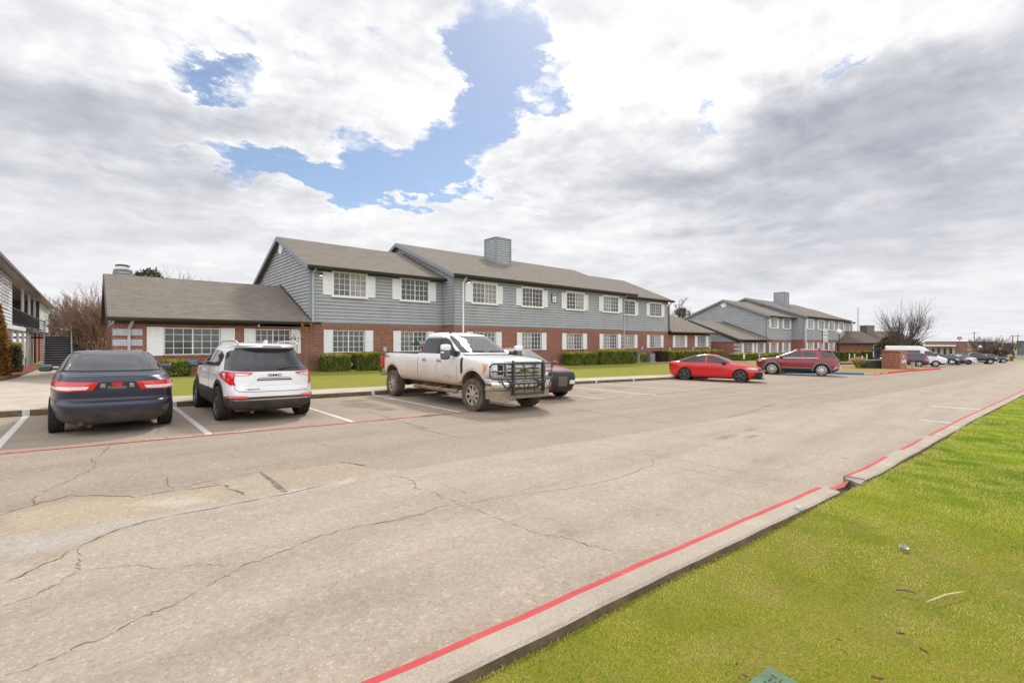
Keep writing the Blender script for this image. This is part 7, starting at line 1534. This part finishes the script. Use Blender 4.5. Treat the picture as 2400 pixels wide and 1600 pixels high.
gb = empty('utility_box', (55.3, 10.55, gz(55.3)+.1), 'dark green transformer box left of the brick sign wall', 'utility box', rz=math.atan2(RY, RX))
b = MB(); b.box((-.85, 0, -.2), (.85, 1.2, .74)); b.build('cabinet', mat('box_green', (.022, .04, .026), .5, var=.1), gb); b = MB(); b.box((-.89, -.05, .743), (.89, 1.25, .81)); b.build('lid', mat('box_lid', (.14, .15, .15), .5), gb); b = MB(); b.box((-.012, -.014, .02), (.012, -.003, .72)); b.box((.1, -.03, .35), (.16, -.003, .48)); b.build('door_seam', M_BLK, gb)
sp_ = empty('stone_post', (60.4, 8.6, gz(60.4)+.1), 'small grey stone post at the right foot of the sign wall', 'post'); b = MB(); b.box((-.12, -.12, -.1), (.12, .12, .5)); b.box((-.15, -.15, .5), (.15, .15, .58)); b.build('post', M_STONE, sp_)

def lamp_post(label, c, h, gr):
    r = empty('lamp_post', c, label, 'lamp post', 'black lamp posts with white globes'); b = MB(); b.lathe([(.16, -.2), (.16, .25), (.10, .35), (.065, .5), (.055, h-.35), (.10, h-.3), (.12, h-.22), (.08, h-.18)], n=14); b.build('pole', M_BLK, r, smooth=True, sharp=40)
    b = MB(); b.blob((0, 0, h), (2*gr, 2*gr, 2*gr), 1.0, 20, 14); b.build('globe', mat('globe_glass', (.74, .71, .67), .3, var=.03), r, smooth=True)
p = atD(1966.5, 777, 62); lamp_post('black lamp post with white globe above the red SUV', (p.x, p.y, gz(p.x)), p.z-gz(p.x), .33)
p = atD(2297.5, 812, 118); lamp_post('far black lamp post with white globe behind the black pickup', (p.x, p.y, gz(p.x)), p.z-gz(p.x), .30)
def ac(label, x, y, s=.38):
    z = land(x, y)-.02; r = empty('air_conditioner', (x, y, z), label, 'air conditioner', 'air conditioners by the near block'); b = MB(); b.box((-s-.08, -s-.08, -.1), (s+.08, s+.08, .06)); b.build('pad', M_CONC, r)
    b = MB(); b.box((-s, -s, .062), (s, s, .86)); cb = b.build('cabinet', mat('unit_grey', (.16, .17, .18), .6), r); b = MB()
    for k in range(16): zz = .12+k*.043; b.box((-s-.012, -s-.012, zz), (s+.012, s+.012, zz+.018))
    b.build('louvres', mat('unit_louvre', (.30, .31, .32), .5), cb); b = MB(); b.lathe([(0, .90), (.30, .885), (.34, .862)], n=20); b.build('fan_grille', M_BLK, cb)
pa, pb = onY(1499, 840, 25.9), onY(1527, 840, 25.9); ac('air conditioner hidden partly by the widest hedge', pa.x, 26.2); ac('air conditioner right of the narrow hedge', pb.x, 26.2, .42); pc = onY(1589, 830, 26); ac('dark air conditioner between the green hedge block and long hedge', pc.x, 26.1, .42)
pp = onY(830, 848, 26.3); r = empty('drain_pipe', (pp.x, 26.3, land(pp.x, 26.3)), 'white bent drain pipe between two hedges', 'drain pipe'); b = MB(); b.beam((-.28, 0, .22), (.30, 0, .62), .09, .09); b.box((.20, -.06, .66), (.36, .06, .86)); b.build('pipe', M_WHITE, r); b = MB(); b.box((-.5, -.3, -.02), (.35, .1, .06)); b.build('splash_block', M_CONC, r)
p = onY(1744, 853, 21.5); r = empty('yard_sign', (p.x, 21.5, land(p.x, 21.5)), 'small white yard sign between the red sedan and red SUV', 'sign'); b = MB(); b.box((-.2, -.015, .35), (.2, .015, 1.0)); b.build('board', M_WHITE, r); b = MB(); b.box((-.12, -.02, .82), (.12, -.016, .93)); b.box((-.12, -.02, .42), (.10, -.016, .58)); b.build('print', mat('sign_teal', (.03, .07, .09), .6), r); b = MB(); b.box((-.14, -.012, -.1), (-.12, .012, .35)); b.box((.12, -.012, -.1), (.14, .012, .35)); b.build('stake', M_BLK, r)
p = onY(1780, 845, 22.5); r = empty('stake', (p.x, 22.5, land(p.x, 22.5)), 'pale thin post left of the red SUV bonnet hedge', 'stake'); b = MB(); b.box((-.05, -.05, -.1), (.05, .05, 1.0)); b.build('post', M_STONE, r)
for px, dx, lab in ((1991, -.10, 'leftmost upright white stake before the far hedges'), (2003, .02, 'second white stake from the left before the far hedges'), (2020, .75, 'white stake leaning hard right before the far hedges'), (2031.5, .0, 'white stake nearest the blue office door')):
    q = atD(px, 836, 74); zb = land(q.x, q.y); r = empty('marker_stake', (q.x, q.y, zb), lab, 'stake', 'white marker stakes'); b = MB(); b.beam((-dx*.5, 0, -.1), (dx*.5, 0, 1.25 if abs(dx) < .5 else .9), .13, .10); b.build('stake_body', M_WHITE, r)
q = atD(2371, 848, 112); r = empty('barrel', (q.x, q.y, gz(q.x)), 'rusty brown barrel at the far end of the lot', 'barrel'); b = MB(); b.lathe([(0, 0), (.30, 0), (.33, .08), (.31, .3), (.33, .33), (.31, .36), (.31, .75), (.33, .78), (.31, .81), (.33, 1.1), (.30, 1.15), (0, 1.13)], n=18); b.build('drum', mat('rust', (.16, .055, .02), .85, var=.3, scale=4), r, smooth=True, sharp=30)
# poles, wires, tall sign
tops = []
for px, pt, dep, lab in ((2283.5, 777, 185, 'left utility pole above the warehouse roof'), (2373.5, 784, 170, 'utility pole with crossarm left of the dark shed'), (2385.5, 783.5, 175, 'utility pole nearest the right edge')):
    t_ = atD(px, pt, dep); zb = gz(t_.x); r = empty('utility_pole', (t_.x, t_.y, zb), lab, 'utility pole', 'utility poles'); b = MB(); b.tube([(0, 0, -.3), (0, 0, t_.z-zb)], [.17, .11], 8); b.build('pole', M_BARKG, r, smooth=True); b = MB(); b.beam((-1.1*RX, -1.1*RY, t_.z-zb-.6), (1.1*RX, 1.1*RY, t_.z-zb-.6), .12, .14); b.build('crossarm', M_BARKG, r); tops.append(Vector((t_.x, t_.y, t_.z-.5)))
far_l, far_r = atD(2150, 790, 200), atD(2560, 781, 190)
for k, dz in enumerate((0, -.8, -1.7)):
    b = MB(); seq = [far_l+Vector((0, 0, dz))]+[t+Vector((0, 0, dz)) for t in tops]+[far_r+Vector((0, 0, dz))]
    for s0, s1 in zip(seq[:-1], seq[1:]): b.tube([s0.lerp(s1, i/8)-Vector((0, 0, .35*4*(i/8)*(1-i/8))) for i in range(9)], .022, 4)
    o = b.build('power_line', M_BLK); tag(o, ['topmost of the three far power lines', 'middle of the three far power lines', 'lowest of the three far power lines'][k], 'power line', 'far power lines')
t_ = atD(2249, 792, 230); r = empty('pole_sign', (t_.x, t_.y, -4), 'far oval red and white roadside sign on a pole', 'sign', rz=math.atan2(RY, RX)); h = t_.z+4
b = MB(); b.tube([(0, 0, 0), (0, 0, h)], .18, 8); b.build('pole', M_STONE, r); b = MB(); b.lathe([(0, -.15), (1.15, -.15), (1.15, .15), (0, .15)], axis='y', n=24); f = b.build('board', mat('dark_red_sign', (.18, .03, .05), .5), r); f.location = (0, 0, h); f.scale = (1.0, 1, .55); b = MB(); b.box((-.55, -.17, -.28), (.55, -.155, .28)); b.build('panel', M_WHITE, f)
t_ = atD(2011, 720, 125); r = empty('mast', (t_.x, t_.y, gz(t_.x)), 'thin tall mast rising behind the far block', 'mast'); b = MB(); b.tube([(0, 0, 0), (0, 0, t_.z-gz(t_.x))], [.16, .11], 8); b.build('pole', M_STONE, r)

# near litter and the valve box in the grass
LZ0 = lambda x, y: float(lawn_z(np.array(x), np.array(y)))+.04
va, vl = G(1803, 1561, LZ0), G(1744, 1600, LZ0); vd = (vl-va).normalized(); rv = empty('valve_box', (va.x, va.y, va.z-.055), 'green plastic valve box lid sunk in the lawn at the bottom edge', 'valve box', rz=math.atan2(vd.y, vd.x))
M_VB = mat('valve_green', (.05, .105, .045), .55, var=.15, scale=14); b = MB(); b.box((0, 0, -.1), (.40, .27, .055)); b.build('rim', M_VB, rv); b = MB(); b.box((.03, .025, .0555), (.37, .245, .062)); ld = b.build('lid', M_VB, rv); b = MB()
for i in range(9):
    for j in range(6):
        if (i+j) % 2: b.box((.05+i*.034, .05+j*.032, .0622), (.078+i*.034, .055+j*.032, .0642))
        else: b.box((.06+i*.034, .04+j*.032, .0622), (.065+i*.034, .064+j*.032, .0642))
tp_ = b.build('tread_pattern', mat('valve_dark', (.03, .06, .035), .7), ld); tp_['kind'] = 'stuff'
LZ = lambda x, y: float(lawn_z(np.array(x), np.array(y)))+.03
M_LEAFD = mat('dead_leaf', (.10, .045, .02), .9, var=.3, scale=30)
def leaf_litter(px, py, s, lab, m=None):
    p = G(px, py, LZ); s *= .62; r = MB(); n = 9
    top = [(math.cos(t)*s*(1 if abs(math.cos(t)) < .9 else 1.2), math.sin(t)*s*.55, .006+.25*s*abs(math.sin(t*1.5))) for t in np.linspace(0, 2*PI, n+1)[:-1]]
    r.add(top+[(0, 0, .004)], [(i, (i+1) % n, n) for i in range(n)]); o = r.build('dead_leaf', m or M_LEAFD); o.location = p; o.rotation_euler = (random.uniform(-.2, .2), random.uniform(-.2, .2), random.uniform(0, 6)); tag(o, lab, 'leaf', 'dead leaves on the near lawn')
for px, py, s, lab in ((2364, 1157, .05, 'dark red leaf far right on the lawn'), (1824, 1234, .03, 'small brown leaf close to the kerb at mid lawn'), (2377, 1285, .035, 'thin dark leaf at the right edge of the lawn'), (2112, 1487, .032, 'brown leaf right of the lawn middle near the bottom'), (2165, 1527, .03, 'greyish leaf near the bottom right of the lawn'), (1968, 1502, .025, 'tiny brown leaf left of the greyish leaf'), (2055, 1592, .045, 'curled tan leaf on the bottom edge right of the valve box'), (1727, 1558, .018, 'orange leaf scrap left of the valve box'), (1745, 1586, .02, 'pale leaf scrap beside the valve box')): leaf_litter(px, py, s, lab)
p = G(1872, 1196, LZ); o = MB(); o.blob((0, 0, .02), (.09, .06, .05), .7, 10, 6); o = o.build('stone', M_STONE, smooth=True); o.location = p; tag(o, 'small grey stone in the grass beside the kerb', 'stone')
p = G(2118, 1283, LZ); o = MB(); o.lathe([(0, 0), (.028, 0), (.034, .008), (.031, .013), (.026, .005), (0, .004)], n=18); o = o.build('plastic_lid', mat('clear_plastic', (.17, .20, .17), .15, coat=.6, var=.3, scale=30), smooth=True); o.location = p; o.rotation_euler = (.25, -.2, 0); tag(o, 'crumpled clear plastic lid lying on the lawn', 'litter')
a, b_ = G(2100, 1381, LZ), G(2148, 1389, LZ); o = MB(); o.tube([a, a.lerp(b_, .5)+Vector((0, 0, .01)), b_], [.005, .007, .004], 6); tag(o.build('twig', M_BARK, smooth=True), 'short dark twig on the lawn', 'twig', 'twigs on the near lawn'); a, b_ = G(2170, 1410, LZ), G(2262, 1385, LZ); o = MB(); o.tube([a, a.lerp(b_, .5)+Vector((0, 0, .012)), b_], [.003, .006, .003], 6); tag(o.build('twig', mat('straw', (.48, .40, .22), .8), smooth=True), 'long pale straw stalk on the lawn', 'twig', 'twigs on the near lawn')
